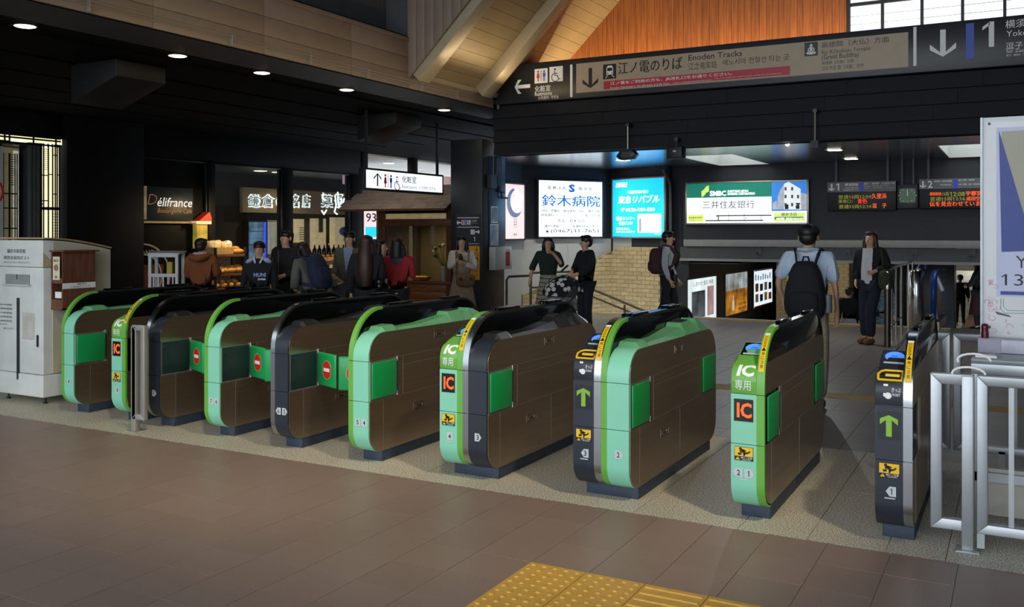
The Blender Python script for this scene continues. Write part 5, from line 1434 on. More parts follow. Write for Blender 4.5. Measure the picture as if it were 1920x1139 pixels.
ds = thing('stamp_desk', 'white framed desk carrying the stamp board and ink pads', 'desk', (-.235, 5.78, 0))
MB().box(0, 1.1, 0, .6, .905, .93).build('table_top', mat('smoked_top', '8a9496', .2, var=.1), ds, bevel=.003)
for a in ((0, .04, 0, .04), (1.06, 1.1, 0, .04), (0, .04, .56, .6), (1.06, 1.1, .56, .6)): MB().box(*a, 0, .9).build('leg', fz, ds, bevel=.002)
MB().box(0, 1.1, -.005, .035, .845, .905).build('apron', fz, ds, bevel=.002); MB().box(0, 1.1, 0, .03, .25, .30).build('stretcher', fz, ds)
MB().box(.04, 1.06, .03, .05, .06, .32).build('kick_board', mat('pale_board', 'b7b4a6', .5), ds)
sp = thing('stamp', 'small dark red rubber stamp upright on the acrylic tray', 'stamp', (-.175, 6.16, 1.012))
MB().lathe([(.020, 0), (.021, .03), (.018, .045), (.021, .06), (.018, .078), (.008, .084)], 16).build('handle', mat('stamp_maroon', '5e1422', .3), sp, smooth=True)
tr = thing('ink_tray', 'clear boxy tray for ink pads standing on the desk', 'tray', (-.21, 5.98, .931))
MB().box(0, .8, .12, .26, 0, .08).build('tray', mat('frosted_tray', 'c3c0cc', .4, var=.2, scale=9), tr, bevel=.004)
MB().box(.0, .12, .114, .118, .0, .081).build('tray_end', mat('smoke_tray', 'a7a2b0', .5), tr)
pd = thing('ink_pad', 'flat white ink pad at the front edge of the desk', 'ink pad', (-.215, 5.83, .931))
MB().box(0, .11, 0, .09, 0, .014).build('pad_case', M['white'], pd, bevel=.003); MB().box(0.006, .10, .008, .08, .014, .02).build('pad_lid', M['fence'], pd, bevel=.002)

# ================================================================== KIOSK BEYOND (wood front, shingled eave)
kx0, kx1, ky = -12.0, -9.0, 15.7
kk = struct('wall_kiosk', (0, 0, 0))
wd = M['timber_d']
def kb(nm, m, *b, bevel=.004): return MB().box(*b).build(nm, m, kk, bevel=bevel)
kb('post', wd, -11.75, -11.58, ky - .06, ky + .06, 0, 2.15); kb('post', wd, -10.07, -9.88, ky - .06, ky + .06, 0, 2.15)
kb('head_beam', wd, -11.75, -9.88, ky - .07, ky + .07, 1.76, 1.90); kb('head_beam', M['black_wall'], -11.75, -9.88, ky - .04, ky + .04, 2.02, 2.30)
kb('lit_strip', mat('lit_strip', 'b8a678', .5, emit=.25), -11.7, -9.9, ky - .03, ky + .03, 1.905, 2.015)
kb('sill', wd, -11.75, -9.88, ky - .10, ky + .08, .585, .63)
for z0, z1 in ((.0, .13), (.14, .27), (.28, .42), (.43, .575)): kb('plank', mat('kiosk_plank', '8a5526', .4, c2='5e3413', scale=8, stretch=(.6, 6, 9)), -11.58, -10.06, ky - .04, ky, z0, z1, bevel=.006)  # planks in a paler brown than the posts
kb('back_wall', mat('kiosk_back', '8d7d58', .6, var=.1), -12.6, -9.1, 17.2, 17.3, 0, 2.3)
kb('side_wall', mat('kiosk_side', '6f6044', .6), -11.85, -11.75, ky, 17.2, 0, 2.3); kb('side_wall', mat('kiosk_side', '6f6044', .6), -9.88, -9.78, ky, 17.2, 0, 2.3)
kb('display_floor', wd, -11.58, -10.06, ky + .05, ky + .75, .55, .6)
light('kiosk_lamp', 'SPOT', (-10.8, 16.0, 2.2), 30, (1, .78, .45), .02, (-10.8, 16.5, .6), 120, .8)
MB().box(-11.58, -10.07, ky, ky + .008, .63, 1.76).build('pane', mat('shop_glass', 'ffffff', .02, trans=1.0, var=0), kk)
# shingled eave: rows of overlapping boards, each its own piece
ea = struct('roof_kiosk')
shm = mat('grey_shingle', '9c8f84', .6, var=.12, objrand=.12)
for r_ in range(6):
    y0 = ky - .62 + .13 * r_; z0 = 2.10 + .075 * r_
    x = -12.35 - .1 * (r_ % 2) + .04 * r_
    while x < -9.75:
        w = random.uniform(.26, .40); x1 = min(x + w, -9.70)
        mb = MB(); mb.add([(x, y0, z0), (x1 - .006, y0, z0), (x1 - .006, y0 + .2, z0 + .115), (x, y0 + .2, z0 + .115), (x, y0, z0 + .022), (x1 - .006, y0, z0 + .022), (x1 - .006, y0 + .2, z0 + .13), (x, y0 + .2, z0 + .13)],
                          [(3, 2, 1, 0), (4, 5, 6, 7), (0, 1, 5, 4), (1, 2, 6, 5), (2, 3, 7, 6), (3, 0, 4, 7)])
        mb.build('shingle', shm, ea); x = x1
MB().box(-12.3, -9.72, ky - .66, ky - .6, 2.06, 2.10).build('eave_board', wd, ea)
vz = thing('flower_vase', 'pale vase of white and pink blooms in the kiosk window', 'vase', (-10.45, 16.15, .60))
MB().lathe([(.05, 0), (.07, .05), (.075, .2), (.05, .3), (.055, .33)], 14).build('vase', M['plaster'], vz, smooth=True)
stm = MB(); rr = random.Random(5); heads = []
for i in range(9):
    a = rr.uniform(0, 6.28); h = rr.uniform(.45, .78); x, y = .22 * math.cos(a), .12 * math.sin(a)
    stm.tube([(0, 0, .3), (x * .5, y * .5, h * .75), (x, y, h)], .006, 5); heads.append((x, y, h))
stm.build('stem', mat('stem_green', '3a5a2a', .6), vz)
for i, h in enumerate(heads): MB().ell(h, .05, .05, .04, 10, 6).build('bloom' if i % 2 else 'leaf', mat('petal', 'e0c6bc', .6) if i % 2 else mat('leaf_green', '3f6a33', .6), vz, smooth=True)
ly = thing('sweet_basket', 'small amber display basket glowing on the kiosk counter', 'basket', (-11.0, 16.1, .60))
MB().lathe([(.10, 0), (.2, .03), (.23, .10), (.22, .10), (.19, .04), (.02, .02)], 18).build('basket', mat('basket_weave', 'a06a28', .7), ly)
for i in range(6): MB().ell((.1 * math.cos(i), .1 * math.sin(i), .08), .06, .05, .04, 8, 6).build('sweet', mat('amber_sweet', 'd89a3a', .5, emit=.15), ly, smooth=True)  # sweets given a faint emission of their own
wc = thing('wall_notice', 'small white round-dialled notice on the kiosk back wall', 'notice', (-10.85, 17.19, 1.15))
MB().box(-.13, .13, -.01, 0, -.1, .1).build('card', M['plaster'], wc); flat(wc, 'dial', circ(0, 0, .075, 18), M['rail'], y=-.011)
kn = thing('menu_sheets', 'pale menu sheets pinned high on the kiosk back wall', 'menu', (-10.75, 17.19, 1.45))
for i in range(2):
    for j in range(3): flat(kn, 'sheet', rect(-.12 + .13 * i, .12 * j, -.01 + .13 * i, .11 + .12 * j), M['plaster'], y=-.002)
kp = thing('hanging_banner', 'small white poster with dark brush writing beside the shop pillar', 'poster', (XS - .07, 19.2, 1.45), PI / 2)
MB().box(0, .9, 0, .02, 0, .75).build('board', M['lit_pink'], kp); txt(kp, '93', .06, .45, .5, .68, M['rail'], y=-.003); txt(kp, '抹茶菓子', .55, .40, .8, .7, M['rail'], y=-.003); flat(kp, 'cyan_field', rect(.04, .05, .8, .32), M['lit_cyan'], y=-.002)
# room behind the transom, lit ceiling
rb = struct('wall_side_room')
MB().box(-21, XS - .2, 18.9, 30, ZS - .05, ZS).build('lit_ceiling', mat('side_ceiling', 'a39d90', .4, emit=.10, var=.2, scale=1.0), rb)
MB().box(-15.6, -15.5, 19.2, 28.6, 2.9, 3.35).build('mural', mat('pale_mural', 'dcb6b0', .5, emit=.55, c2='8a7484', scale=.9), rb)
MB().box(XS - .12, XS - .1, 18.95, 29, 0, 2.75).build('glazed_front', M['black_wall'], rb)
q = onX(729, 307, -15.4); downlight(q.x, q.y, q.z + .02, 'round downlight glimpsed through the transom over the restroom sign', None, .16, e=8)

# ================================================================== SHOP INTERIOR (behind the left glazing)
si = struct('wall_shop_interior')
MB().box(-17.7, -17.6, 12, 22.1, 0, 3.2).build('back_wall', mat('shop_back', '3a332c', .6), si); MB().box(-17.6, XS - .2, 22.0, 22.1, 0, 3.2).build('end_wall', mat('shop_end', '40372e', .6), si)
MB().box(-17.6, XS - .2, 12.0, 12.1, 0, 3.2).build('end_wall', M['black_wall'], si)
MB().box(-17.7, XS - .2, 12, 22.1, 3.15, 3.25).build('shop_ceiling', mat('shop_ceiling', '6c655c', .5), si); MB().box(-17.7, XS - .2, 12, 22.1, -.05, -.0).build('shop_floor', M['tileg'], si)
MB().box(-17.6, -16.6, 14.4, 14.6, 0, 3.15).build('partition', mat('shop_part', '4a3d36', .6), si)
light('shop_lamp', 'SPOT', (-16.2, 18.6, 3.1), 60, (1, .82, .55), .02, (-17.0, 18.6, 0), 130, .8)
light('shop_lamp', 'SPOT', (-15.6, 15.4, 3.1), 45, (1, .78, .45), .02, (-15.6, 15.3, 0), 120, .8)
for i, (px, py, lb) in enumerate(((488, 343, 'bright amber lamp in the bakery ceiling above the lettered sign'), (516, 347, 'small faint lamp in the bakery ceiling next to the amber one'))):
    q = onX(px, py, -16.3); downlight(q.x, q.y, 3.14, lb, None, .16 if i == 0 else .09, e=10)
for a, b in ((14.0, 16.08), (16.37, 18.53)):
    MB().box(XS - .03, XS - .022, a, b, .0, 3.06).build('pane', mat('shop_glass', 'ffffff', .02, trans=1.0, var=0), wl)
# lettered sign over the counters at the back, plane x = -19.5
def xsign(nm, lbl, xx, pl, pr, pt, pb, cat='sign'):
    a, b = onX(pl, pb, xx), onX(pr, pb, xx); tp = onX((pl + pr) / 2, pt, xx)
    t = thing(nm, lbl, cat, (xx, a.y, min(a.z, b.z)), PI / 2); S = Plane(t, 'X', xx, (xx, a.y, min(a.z, b.z))); return t, S, b.y - a.y, tp.z - min(a.z, b.z)
t, S, L, H = xsign('shop_sign', 'long beige fascia sign with glowing outlined characters inside the bakery', -17.3, 455, 660, 357, 398)
MB().box(0, L, 0, .1, 0, H).build('fascia', mat('sign_fawn', '8f7f63', .5, emit=.10), t)
glow = mat('neon_white', 'e4fbff', .5, emit=1.4, var=.02); ink = mat('sign_ink', '3b3a36', .5)
for ch, x0, x1 in (('鎌', 464, 486), ('倉', 489, 512), ('の', 516, 536), ('名', 546, 559), ('店', 565, 580), ('菓', 601, 622), ('子', 626, 643)):
    S.t2(ch, x0, 363.5, x1, 390.5, glow, bold=.07, y=-.012); S.t2(ch, x0 + 1.4, 365.4, x1 - 1.4, 388.6, ink, bold=.0, y=-.02)
t, S, L, H = xsign('neon_sign', 'white script neon sign hung inside the right bakery window', -15.3, 600, 652, 354, 400)
nz = MB()
for pts in (((628, 366), (630, 385), (627, 398), (632, 402)), ((633, 360), (634, 380), (636, 392)), ((640, 372), (640, 392)), ((645, 372), (643, 384), (647, 392), (650, 380)), ((603, 395), (607, 402), (612, 394)), ((606, 362), (604, 372), (611, 376))):
    nz.tube([(S.uv(*p)[0], 0, S.uv(*p)[1]) for p in pts], .022, 6)
nz.build('neon_tube', glow, t)
t, S, L, H = xsign('drinks_fridge', 'blue-lit drinks fridge at the back of the bakery', -17.35, 466, 501, 414, 470, 'fridge')
MB().box(0, L, .02, .22, -.6, H).build('cabinet', M['dframe'], t); MB().box(.03, L - .12, 0, .02, -.5, H - .04).build('glass_front', mat('fridge_glow', '6f9cc4', .4, emit=.6, c2='20303c', scale=2.5), t)
MB().box(L - .12, L - .05, -.004, .02, -.5, H - .04).build('light_edge', mat('fridge_edge', '2b45ff', .5, emit=1.2), t)
for z in (-.2, .15, .5): MB().box(.03, L - .12, -.02, 0, z, z + .02).build('shelf', M['alu'], t)
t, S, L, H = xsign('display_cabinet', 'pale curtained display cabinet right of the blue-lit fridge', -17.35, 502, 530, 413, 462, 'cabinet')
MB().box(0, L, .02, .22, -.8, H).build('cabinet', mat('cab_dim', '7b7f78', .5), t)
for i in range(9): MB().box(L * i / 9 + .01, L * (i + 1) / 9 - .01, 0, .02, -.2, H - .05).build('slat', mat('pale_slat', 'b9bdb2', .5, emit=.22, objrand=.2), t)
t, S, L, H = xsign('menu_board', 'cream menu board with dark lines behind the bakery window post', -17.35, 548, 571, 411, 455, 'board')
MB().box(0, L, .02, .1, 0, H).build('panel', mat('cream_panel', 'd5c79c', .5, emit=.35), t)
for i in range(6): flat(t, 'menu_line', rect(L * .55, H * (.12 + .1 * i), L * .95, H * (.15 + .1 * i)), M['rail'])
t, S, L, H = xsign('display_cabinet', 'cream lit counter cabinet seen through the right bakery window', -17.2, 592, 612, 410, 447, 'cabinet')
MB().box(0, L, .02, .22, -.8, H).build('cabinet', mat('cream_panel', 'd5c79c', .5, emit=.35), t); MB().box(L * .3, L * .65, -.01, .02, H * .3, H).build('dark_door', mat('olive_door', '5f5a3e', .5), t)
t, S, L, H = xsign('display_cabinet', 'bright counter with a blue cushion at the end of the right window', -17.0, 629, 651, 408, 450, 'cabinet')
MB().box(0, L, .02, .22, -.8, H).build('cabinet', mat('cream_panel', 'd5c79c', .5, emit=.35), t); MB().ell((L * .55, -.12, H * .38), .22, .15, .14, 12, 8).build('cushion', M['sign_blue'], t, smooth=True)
# cafe sign and round logo on the dark infill
t, S, L, H = xsign('cafe_sign', 'dark green bakery cafe sign with white italic script', XS + .02, 262, 362, 351, 413.5)
MB().box(0, L, 0, .08, 0, H).build('panel', mat('cafe_green', '17282a', .4, emit=.12), t, bevel=.004)
MB().box(0, L, -.01, .02, -.05, -.01).build('gold_edge', mat('gold_edge', 'b08a54', .4, emit=.25), t)
C7 = lambda x, y: (240 + x / 4.364, 240 + y / 4.364)
flat(t, 'photo_strip', rect(0, 0.02, S.uv(*C7(152, 600))[0], H), mat('strip_photo', 'b9a07c', .5, emit=.35, c2='6b5a44', scale=3), y=-.002)
S.t2('D', *C7(160, 542), *C7(238, 628), mat('script_gold', 'b4753a', .5, emit=.35), shear=.22, bold=-.02, y=-.003)
S.t2('élifrance', *C7(240, 568), *C7(524, 650), mat('script_white', 'f4f4f0', .5, emit=.8), shear=.22, bold=.0, y=-.003)
S.t2('Boulangerie Cafe', *C7(240, 655), *C7(522, 712), mat('script_gold', 'b4753a', .5, emit=.35), shear=.25, bold=0, y=-.003)
cx, cy = 288, 492
t = thing('round_logo', 'large ring-shaped window logo partly hidden by the white stand', 'logo', (XS + .01, 12.2, 0), PI / 2)
S = Plane(t, 'X', XS + .01, (XS + .01, 12.2, 0)); c0 = S.uv(268, 520); 
pale = mat('logo_silver', '9a968c', .4, emit=.12)
for r_ in (.62, .42): MB().band([(c0[0] + r_ * math.cos(R(a)), c0[1] + r_ * math.sin(R(a))) for a in range(-60, 121, 9)], .03, -.006, -.001, 'y').build('ring', pale, t)
S.t2('ANO', 265, 469, 289, 478, pale, y=-.003)
MB().prism(rect(.02, .55, .5, 1.0), -.004, -.001, 'y').build('photo_print', mat('logo_photo', '8a4a20', .5, c2='1d1512', scale=4), t)
# little lit house lantern
t = thing('house_lantern', 'small red-roofed lantern shelf glowing at the bakery window edge', 'lantern', (XS + .1, 13.45, 1.30), PI / 2)
MB().box(.0, .28, -.02, .1, 0, .50).build('box', mat('lantern_glow', 'c9a34a', .5, emit=.5, c2='6d7a2a', scale=5), t); MB().prism([(-.08, .50), (.34, .50), (.36, .62), (.30, .75)], -.06, .12, 'y').build('roof', mat('lantern_red', 'c03018', .5, emit=.25), t); MB().box(-.06, .34, -.07, .1, .50, .56).build('shade', mat('lantern_cream', 'e8d8a8', .5, emit=.4), t)

# ---- bread rack and loaves
br0 = onX(405, 500, -14.3)
RX, RY = -14.35, onX(404, 500, -14.35).y
RL = onX(462, 500, -14.35).y - RY
bt = thing('bread_rack', 'dark bakery rack with lit shelves of bread behind the boy in navy', 'rack', (RX, RY, 0), PI / 2)
for z in (.42, .72, 1.12): MB().box(0, RL, 0, .45, z, z + .06).build('shelf', mat('rack_wood', '6a4526', .5), bt, bevel=.004)
for x in (0, RL - .04):
    for y in (.0, .41): MB().box(x, x + .04, y, y + .04, 0, 1.32).build('post', M['dframe'], bt)
MB().box(0, RL, .41, .43, .3, 1.3).build('back_panel', mat('rack_back', '8a6a3a', .5), bt)
light('rack_lamp', 'AREA', (RX + .5, RY + RL / 2, 2.2), 22, (1, .72, .35), .3, (RX - .2, RY + RL / 2, .8))
bread = mat('bread_crust', 'd08a35', .55, c2='e8b868', scale=18)
br_proto = None; rr = random.Random(11)
where = {0.78: 'on the middle shelf of the bakery rack', 1.18: 'on the upper shelf of the bakery rack', .48: 'on the lower shelf of the bakery rack'}
for z, n in ((.78, 18), (1.18, 6), (.48, 8)):
    for i in range(n):
        k = i % (n // 2); ly_ = i // (n // 2)
        u = (k + .5 + .25 * ly_) / (n // 2 + .4) * RL * (.36 if z > 1 else 1) + (.62 * RL if z > 1 else 0); v = .06 + .12 * ly_ + rr.uniform(0, .05)
        p = Vector((RX - v, RY + u, z + .055 + .06 * ly_))
        if br_proto is None:
            br_proto = MB().ell((0, 0, 0), .095, .055, .048, 12, 8).build('bread_roll', bread, smooth=True)
            o = br_proto
        else: o = br_proto.copy(); COL.objects.link(o)
        o.location = p; o.rotation_euler = (rr.uniform(-.2, .2), rr.uniform(-.2, .2), rr.uniform(0, 3.1)); o.scale = [rr.uniform(.85, 1.15)] * 3
        tag(o, 'golden bread roll piled ' + where[z], 'bread', 'bread rolls ' + where[z])
bsk = thing('bread_basket', 'pale bread basket wrapped in clear film on top of the rack', 'basket', (RX - .2, RY + .28, 1.18), PI / 2)
MB().prism([(-.25, 0), (.25, 0), (.29, .14), (-.29, .14)], -.16, .16, 'y').build('basket', mat('pale_basket', 'a98a5a', .6), bsk)
rr = random.Random(2)
fl_ = MB()
for i in range(7): fl_.ell((-.2 + .07 * i, rr.uniform(-.05, .05), .15 + rr.uniform(0, .05)), rr.uniform(.07, .10), .09, rr.uniform(.07, .13), 7, 5, rot=Matrix.Rotation(rr.uniform(-.5, .5), 3, 'Y'), p=.7)
fl_.build('film_wrap', mat('cellophane', 'd8c8a8', .15, spec=.8), bsk)
jar_p = None
for i in range(7):
    t = onX(590 + 9 * i, 480, -14.5)
    if jar_p is None:
        jar_p = thing('spirit_bottle', 'dark small bottle with gold seal in the row along the bakery window', 'bottle', (0, 0, 0), 0, 'bottles along the bakery window')
        MB().lathe([(.05, 0), (.055, .02), (.055, .16), (.02, .22), (.018, .28)], 12).build('body', mat('bottle_dark', '1a1210', .15), jar_p, smooth=True); MB().lathe([(.02, .28), (.021, .31), (.005, .315)], 10).build('seal', mat('seal_gold', 'e0a040', .3, emit=.3), jar_p)
        jar_p.location = (t.x, t.y, 1.05)
    else: dup(jar_p, (t.x, t.y, 1.05))
wsf = thing('window_shelf', 'low window shelf carrying bottles and glowing sweets in the bakery', 'shelf', (-14.72, onX(582, 480, -14.5).y, .86), PI / 2)
MB().box(0, 2.6, -.45, 0, .0, .19).build('counter', mat('rack_wood', '6a4526', .5), wsf, bevel=.004); MB().box(0, 2.6, -.452, -.45, .1, .185).build('lit_edge', mat('amber_strip', 'e08a30', .5, emit=.5, c2='5a2a10', scale=14), wsf)
for i in range(14): MB().ell((.1 + .18 * i, -.36, .215), .05, .05, .035, 8, 6).build('sweet', mat('amber_sweet', 'd89a3a', .5, emit=.15), wsf, smooth=True)

# ================================================================== LATTICE-GLASS DOORWAY AT FAR LEFT
dw = struct('door_1', (XS, 8.3, 0), PI / 2)
Sd = Plane(dw, 'X', XS, (XS, 8.3, 0))
u = lambda px: Sd.uv(px, 350)[0]
uA, uB, uC = u(0), u(77), u(110)
ztop, zmid = 3.27, 3.17
MB().box(0, 2.2, -.005, .0, zmid - .0, ztop).build('transom_glass', M['lit_cream'], dw)
MB().box(uB, uC, .0, .008, 0, zmid - .05).build('jamb_glass', M['lit_cream'], dw)
lead = M['black_wall']
def lbar(x0, x1, z0, z1): MB().box(x0, x1, -.02, .01, z0, z1).build('lead_bar', lead, dw)
for z in (ztop, zmid + .055, zmid - .03): lbar(-.1, uC + .03, z - .012, z + .016)
for px in (8, 17, 62, 104): lbar(u(px) - .012, u(px) + .012, zmid - .03, ztop)
for px in (77, 81, 90, 98, 103, 106.5, 110.5): lbar(u(px) - .008, u(px) + .008, 0, zmid)
lbar(u(77), u(110), 2.02, 2.07)
for i in range(11): lbar(u(81), u(90), 2.72 + .035 * i, 2.727 + .035 * i)
for a, b, z in ((77, 90, 2.62), (90, 98, 2.64), (98, 106, 2.98), (98, 106, 2.3), (106, 110, 2.64), (77, 90, 2.18), (77, 81, 2.12)): lbar(u(a), u(b), z - .008, z + .008)
for i in range(10): lbar(u(99), u(110), 1.5 + .05 * i, 1.507 + .05 * i)
for a, b in ((55, 60), (62, 67), (69, 75)): MB().box(u(a), u(b), -.01, .06, 0, zmid - .05).build('jamb', M['girder_d'], dw, bevel=.004)
MB().box(-1.5, uB, .9, .95, 0, 3.3).build('inner_wall', M['black_wall'], dw); MB().box(uB - .02, uB, .02, .95, 0, 3.2).build('reveal', M['darkwall'], dw)
MB().box(-1.5, uB, .0, .95, zmid - .06, zmid - .03).build('lintel', M['rail'], dw)
u_ = u; u = lambda px: onX(px, 350, XS - .5).y - 8.3
MB().box(u(4), u(36), .5, .51, 0, 3.1).build('inner_glass', M['lit_cream_d'], dw)
for px in (5, 17, 27, 31, 36): MB().box(u(px) - .01, u(px) + .01, .48, .52, 0, 3.0).build('lead_bar', lead, dw)
for i in range(14): MB().box(u(17), u(27), .48, .5, 2.45 + .04 * i, 2.46 + .04 * i).build('lead_bar', lead, dw)
for z in (2.3, 2.05, 1.7): MB().box(u(5), u(31), .48, .5, z - .01, z + .01).build('lead_bar', lead, dw)
MB().box(u(25), u(34), .485, .5, 0, 3.05).build('inner_glass', mat('pale_glass', 'c9c8b4', .4, emit=.55, var=.2), dw)
np_ = thing('notice_panel', 'white panel with a red ring at the far left doorway edge', 'notice', (XS + .1, onX(-14, 400, XS + .1).y, 1.3), PI / 2)
npw = onX(6, 400, XS + .1).y - np_.location.y
MB().box(0, npw, 0, .03, 0, 1.75).build('board', M['plaster'], np_); MB().band([(npw * .30 + .10 * math.cos(R(a)), 1.0 + .15 * math.sin(R(a))) for a in range(0, 361, 15)], .04, -.003, -.001, 'y').build('red_ring', M['red'], np_)

# ================================================================== RAILS, ESCALATOR HEAD, STANDS
def rail_obj(nm, lbl, parts):
    t = thing(nm, lbl, 'railing', (0, 0, 0))
    for n_, pts, r_, m in parts: MB().tube(pts, r_, 8).build(n_, m, t, smooth=True)
    return t
bz = mat('bronze_rail', '6f675c', .35, metal=.8, var=.08); dkst = mat('dark_steel', '6a625a', .3, metal=.9, var=.08)
y0 = 15.0
p1 = onY(950, 597, y0); p1t = onY(950, 519, y0); p2t = onY(995, 517, y0); 
rail_obj('handrail', 'bent bronze handrail in front of the white wall', [
    ('rail', [(p1.x, y0, 0), (p1t.x, y0, p1t.z - .06), (p1t.x + .05, y0, p1t.z), (p2t.x, y0, p2t.z)], .022, bz),
    ('post', [(p2t.x, y0, 0), (p2t.x, y0, p2t.z + .06)], .025, bz), ('rail', [(p2t.x, y0, p2t.z + .05), (p2t.x + .25, y0 + .5, p2t.z + .05), (p2t.x + .5, y0 + 1.0, p2t.z + .05)], .022, bz), ('rail', [(p2t.x, y0, p2t.z - .22), (p2t.x + .25, y0 + .5, p2t.z - .22)], .018, bz)])
A = onY(1100, 538, 16.9); B = onY(1240, 597, 17.4); C_ = onY(1171, 572, 17.15); A2 = onY(1100, 552, 16.9); B2_ = onY(1216, 600, 17.35)
rail_obj('handrail', 'pair of sloping bronze rails going down along the brick wall', [
    ('rail', [A, B], .024, bz), ('rail', [A2, B2_], .020, bz), ('post', [(C_.x, C_.y, -.3), (C_.x, C_.y, C_.z)], .022, bz), ('post', [(A.x, A.y, 0), A], .022, bz)])
# steel railing at the head of the escalator
rt = thing('railing', 'steel railing of upright tubes beside the escalator head', 'railing', (0, 0, 0))
base = fl(1680, 640)
dirn = Vector((.16, 1, 0)).normalized()
tops = []
for i, (px, pyt, pyb, rr_) in enumerate(((1664, 516, 650, .045), (1672, 504, 640, .018), (1680, 500, 634, .018), (1690, 497, 628, .022), (1703, 494, 617, .022), (1711, 489, 610, .018))):
    q = fl(px, pyb); dpt = (Vector((q.x, q.y, 0))).dot(FWD); zt = EYE - (pyt - HY) * dpt / F
    MB().tube([(q.x, q.y, 0), (q.x, q.y, zt)], rr_, 10).build('upright', dkst if i == 0 else M['chrome'], rt, smooth=True); tops.append(Vector((q.x, q.y, zt)))
MB().tube([tops[1]] + tops[2:], .024, 8).build('top_rail', M['chrome'], rt, smooth=True)
lo_ = [Vector((t_.x, t_.y, .22 + .02 * i)) for i, t_ in enumerate(tops)]
MB().tube(lo_[:4] + [lo_[3] + Vector((0, 0, .12))], .015, 8).build('lower_rail', M['chrome'], rt, smooth=True)
MB().lathe([(.06, 0), (.06, .05), (.05, .25)], 12, tuple(tops[0] - Vector((0, 0, .2)))).build('collar', M['chrome'], rt, smooth=True)
es = atZ(1718, 15.6); eb = thing('escalator_head', 'escalator head with chrome drum and blue handrail loop', 'escalator', (es.x, es.y, 0))
MB().lathe([(.10, 0), (.12, .02), (.12, .96), (.09, 1.0)], 20).build('drum', M['chrome'], eb, smooth=True)
loop = [(.30, 1.4, .62), (.30, .55, .80), (.28, .12, .95), (.27, -.03, .86), (.27, -.08, .6), (.27, -.04, .32), (.27, .12, .16), (.28, .6, .12)]
MB().tube(loop, .055, 8).build('handrail_belt', mat('blue_rubber', '1c3f8c', .35), eb, smooth=True)
MB().prism([(.0, .12), (1.4, .10), (1.4, .60), (.55, .76), (.15, .88), (.02, .78), (-.03, .55)], .255, .285, 'x').build('balustrade', mat('amber_panel', '7a5426', .3), eb)
MB().box(.18, .36, -.1, 1.6, 0, .14).build('skirt', M['steel'], eb)
cp = MB().box(-1.0, .6, 15.6, 17.3, .002, .012).build('comb_plate', mat('comb_steel', '77787a', .4, metal=.6, stretch=(1, 30, 1), scale=6, var=.3)); tag(cp, 'ribbed steel comb plate on the floor in front of the escalator', 'plate')
# dark direction panel '2' further back
d2 = atZ(1722, 20.5); tz = EYE - (487 - HY) * 20.5 / F
t = thing('platform_sign', 'tall dark platform sign numbered 2 behind the escalator', 'sign', (d2.x - .08, d2.y, 0))
MB().box(0, .80, 0, .1, -1.3, tz).build('board', mat('panel_navy', '14181f', .4), t, bevel=.004)
txt(t, '2', .02, tz - .22, .12, tz - .05, M['grey'], y=-.003); txt(t, '↑', .33, tz - .50, .42, tz - .38, M['grey'], y=-.003)
rr = random.Random(4)
for i in range(11): txt(t, ['東京', '新橋', '品川', '川崎', '横浜', '戸塚', '大船', '逗子', '横須賀', '千葉', '成田'][i], .44 + .02 * (i % 3), tz - .12 - .12 * i, .62, tz - .07 - .12 * i, M['girder_d'], y=-.003)
MB().box(.2, .24, -.004, 0, tz - .2, tz - .02).build('blue_mark', M['sign_blue'], t)
# white slatted stand
wsx = atZ(300, 13.4); ws = thing('slatted_stand', 'white slatted wooden stand beside the man in the brown hooded jacket', 'stand', (wsx.x - .25, wsx.y, 0), R(20))
wp = mat('white_stand', 'cdd0d4', .5, var=.05)
for x in (0, .42):
    for y in (0, .18): MB().box(x, x + .045, y, y + .03, 0, 1.33).build('post', wp, ws, bevel=.003)
for z in (1.27, .98, .66, .3): MB().box(0, .465, -.004, .014, z, z + .05).build('rail', wp, ws, bevel=.002)
for i in range(5): MB().box(.075 + .075 * i, .095 + .075 * i, 0, .012, .3, 1.0).build('slat', wp, ws)
MB().prism([(0, 1.31), (.22, 1.34), (.22, 1.36), (0, 1.33)], -.01, .48, 'x').build('top_board', wp, ws)
MB().box(.28, .36, .02, .06, 1.02, 1.2).build('yellow_tag', mat('tag_yellow', 'b59a30', .5), ws)
# ================================================================== PEOPLE
def skin_mesh(nodes, edges, sub=1):
    """nodes: list of (x,y,z,r); first node is the root"""
    me = bpy.data.meshes.new('s'); me.from_pydata([n[:3] for n in nodes], edges, [])
    o = bpy.data.objects.new('s', me); COL.objects.link(o)
    o.modifiers.new('k', 'SKIN'); sv = me.skin_vertices[0].data
    for i, n in enumerate(nodes): sv[i].radius = (n[3], n[3]); sv[i].use_root = (i == 0)
    o.modifiers['k'].use_smooth_shade = True
    m = o.modifiers.new('b', 'SUBSURF'); m.levels = sub; m.render_levels = sub
    dg = bpy.context.evaluated_depsgraph_get()
    e = bpy.data.meshes.new_from_object(o.evaluated_get(dg))
    vs = [tuple(v.co) for v in e.vertices]; fs = [tuple(p.vertices) for p in e.polygons]
    bpy.data.objects.remove(o); bpy.data.meshes.remove(me); bpy.data.meshes.remove(e)
    return vs, fs
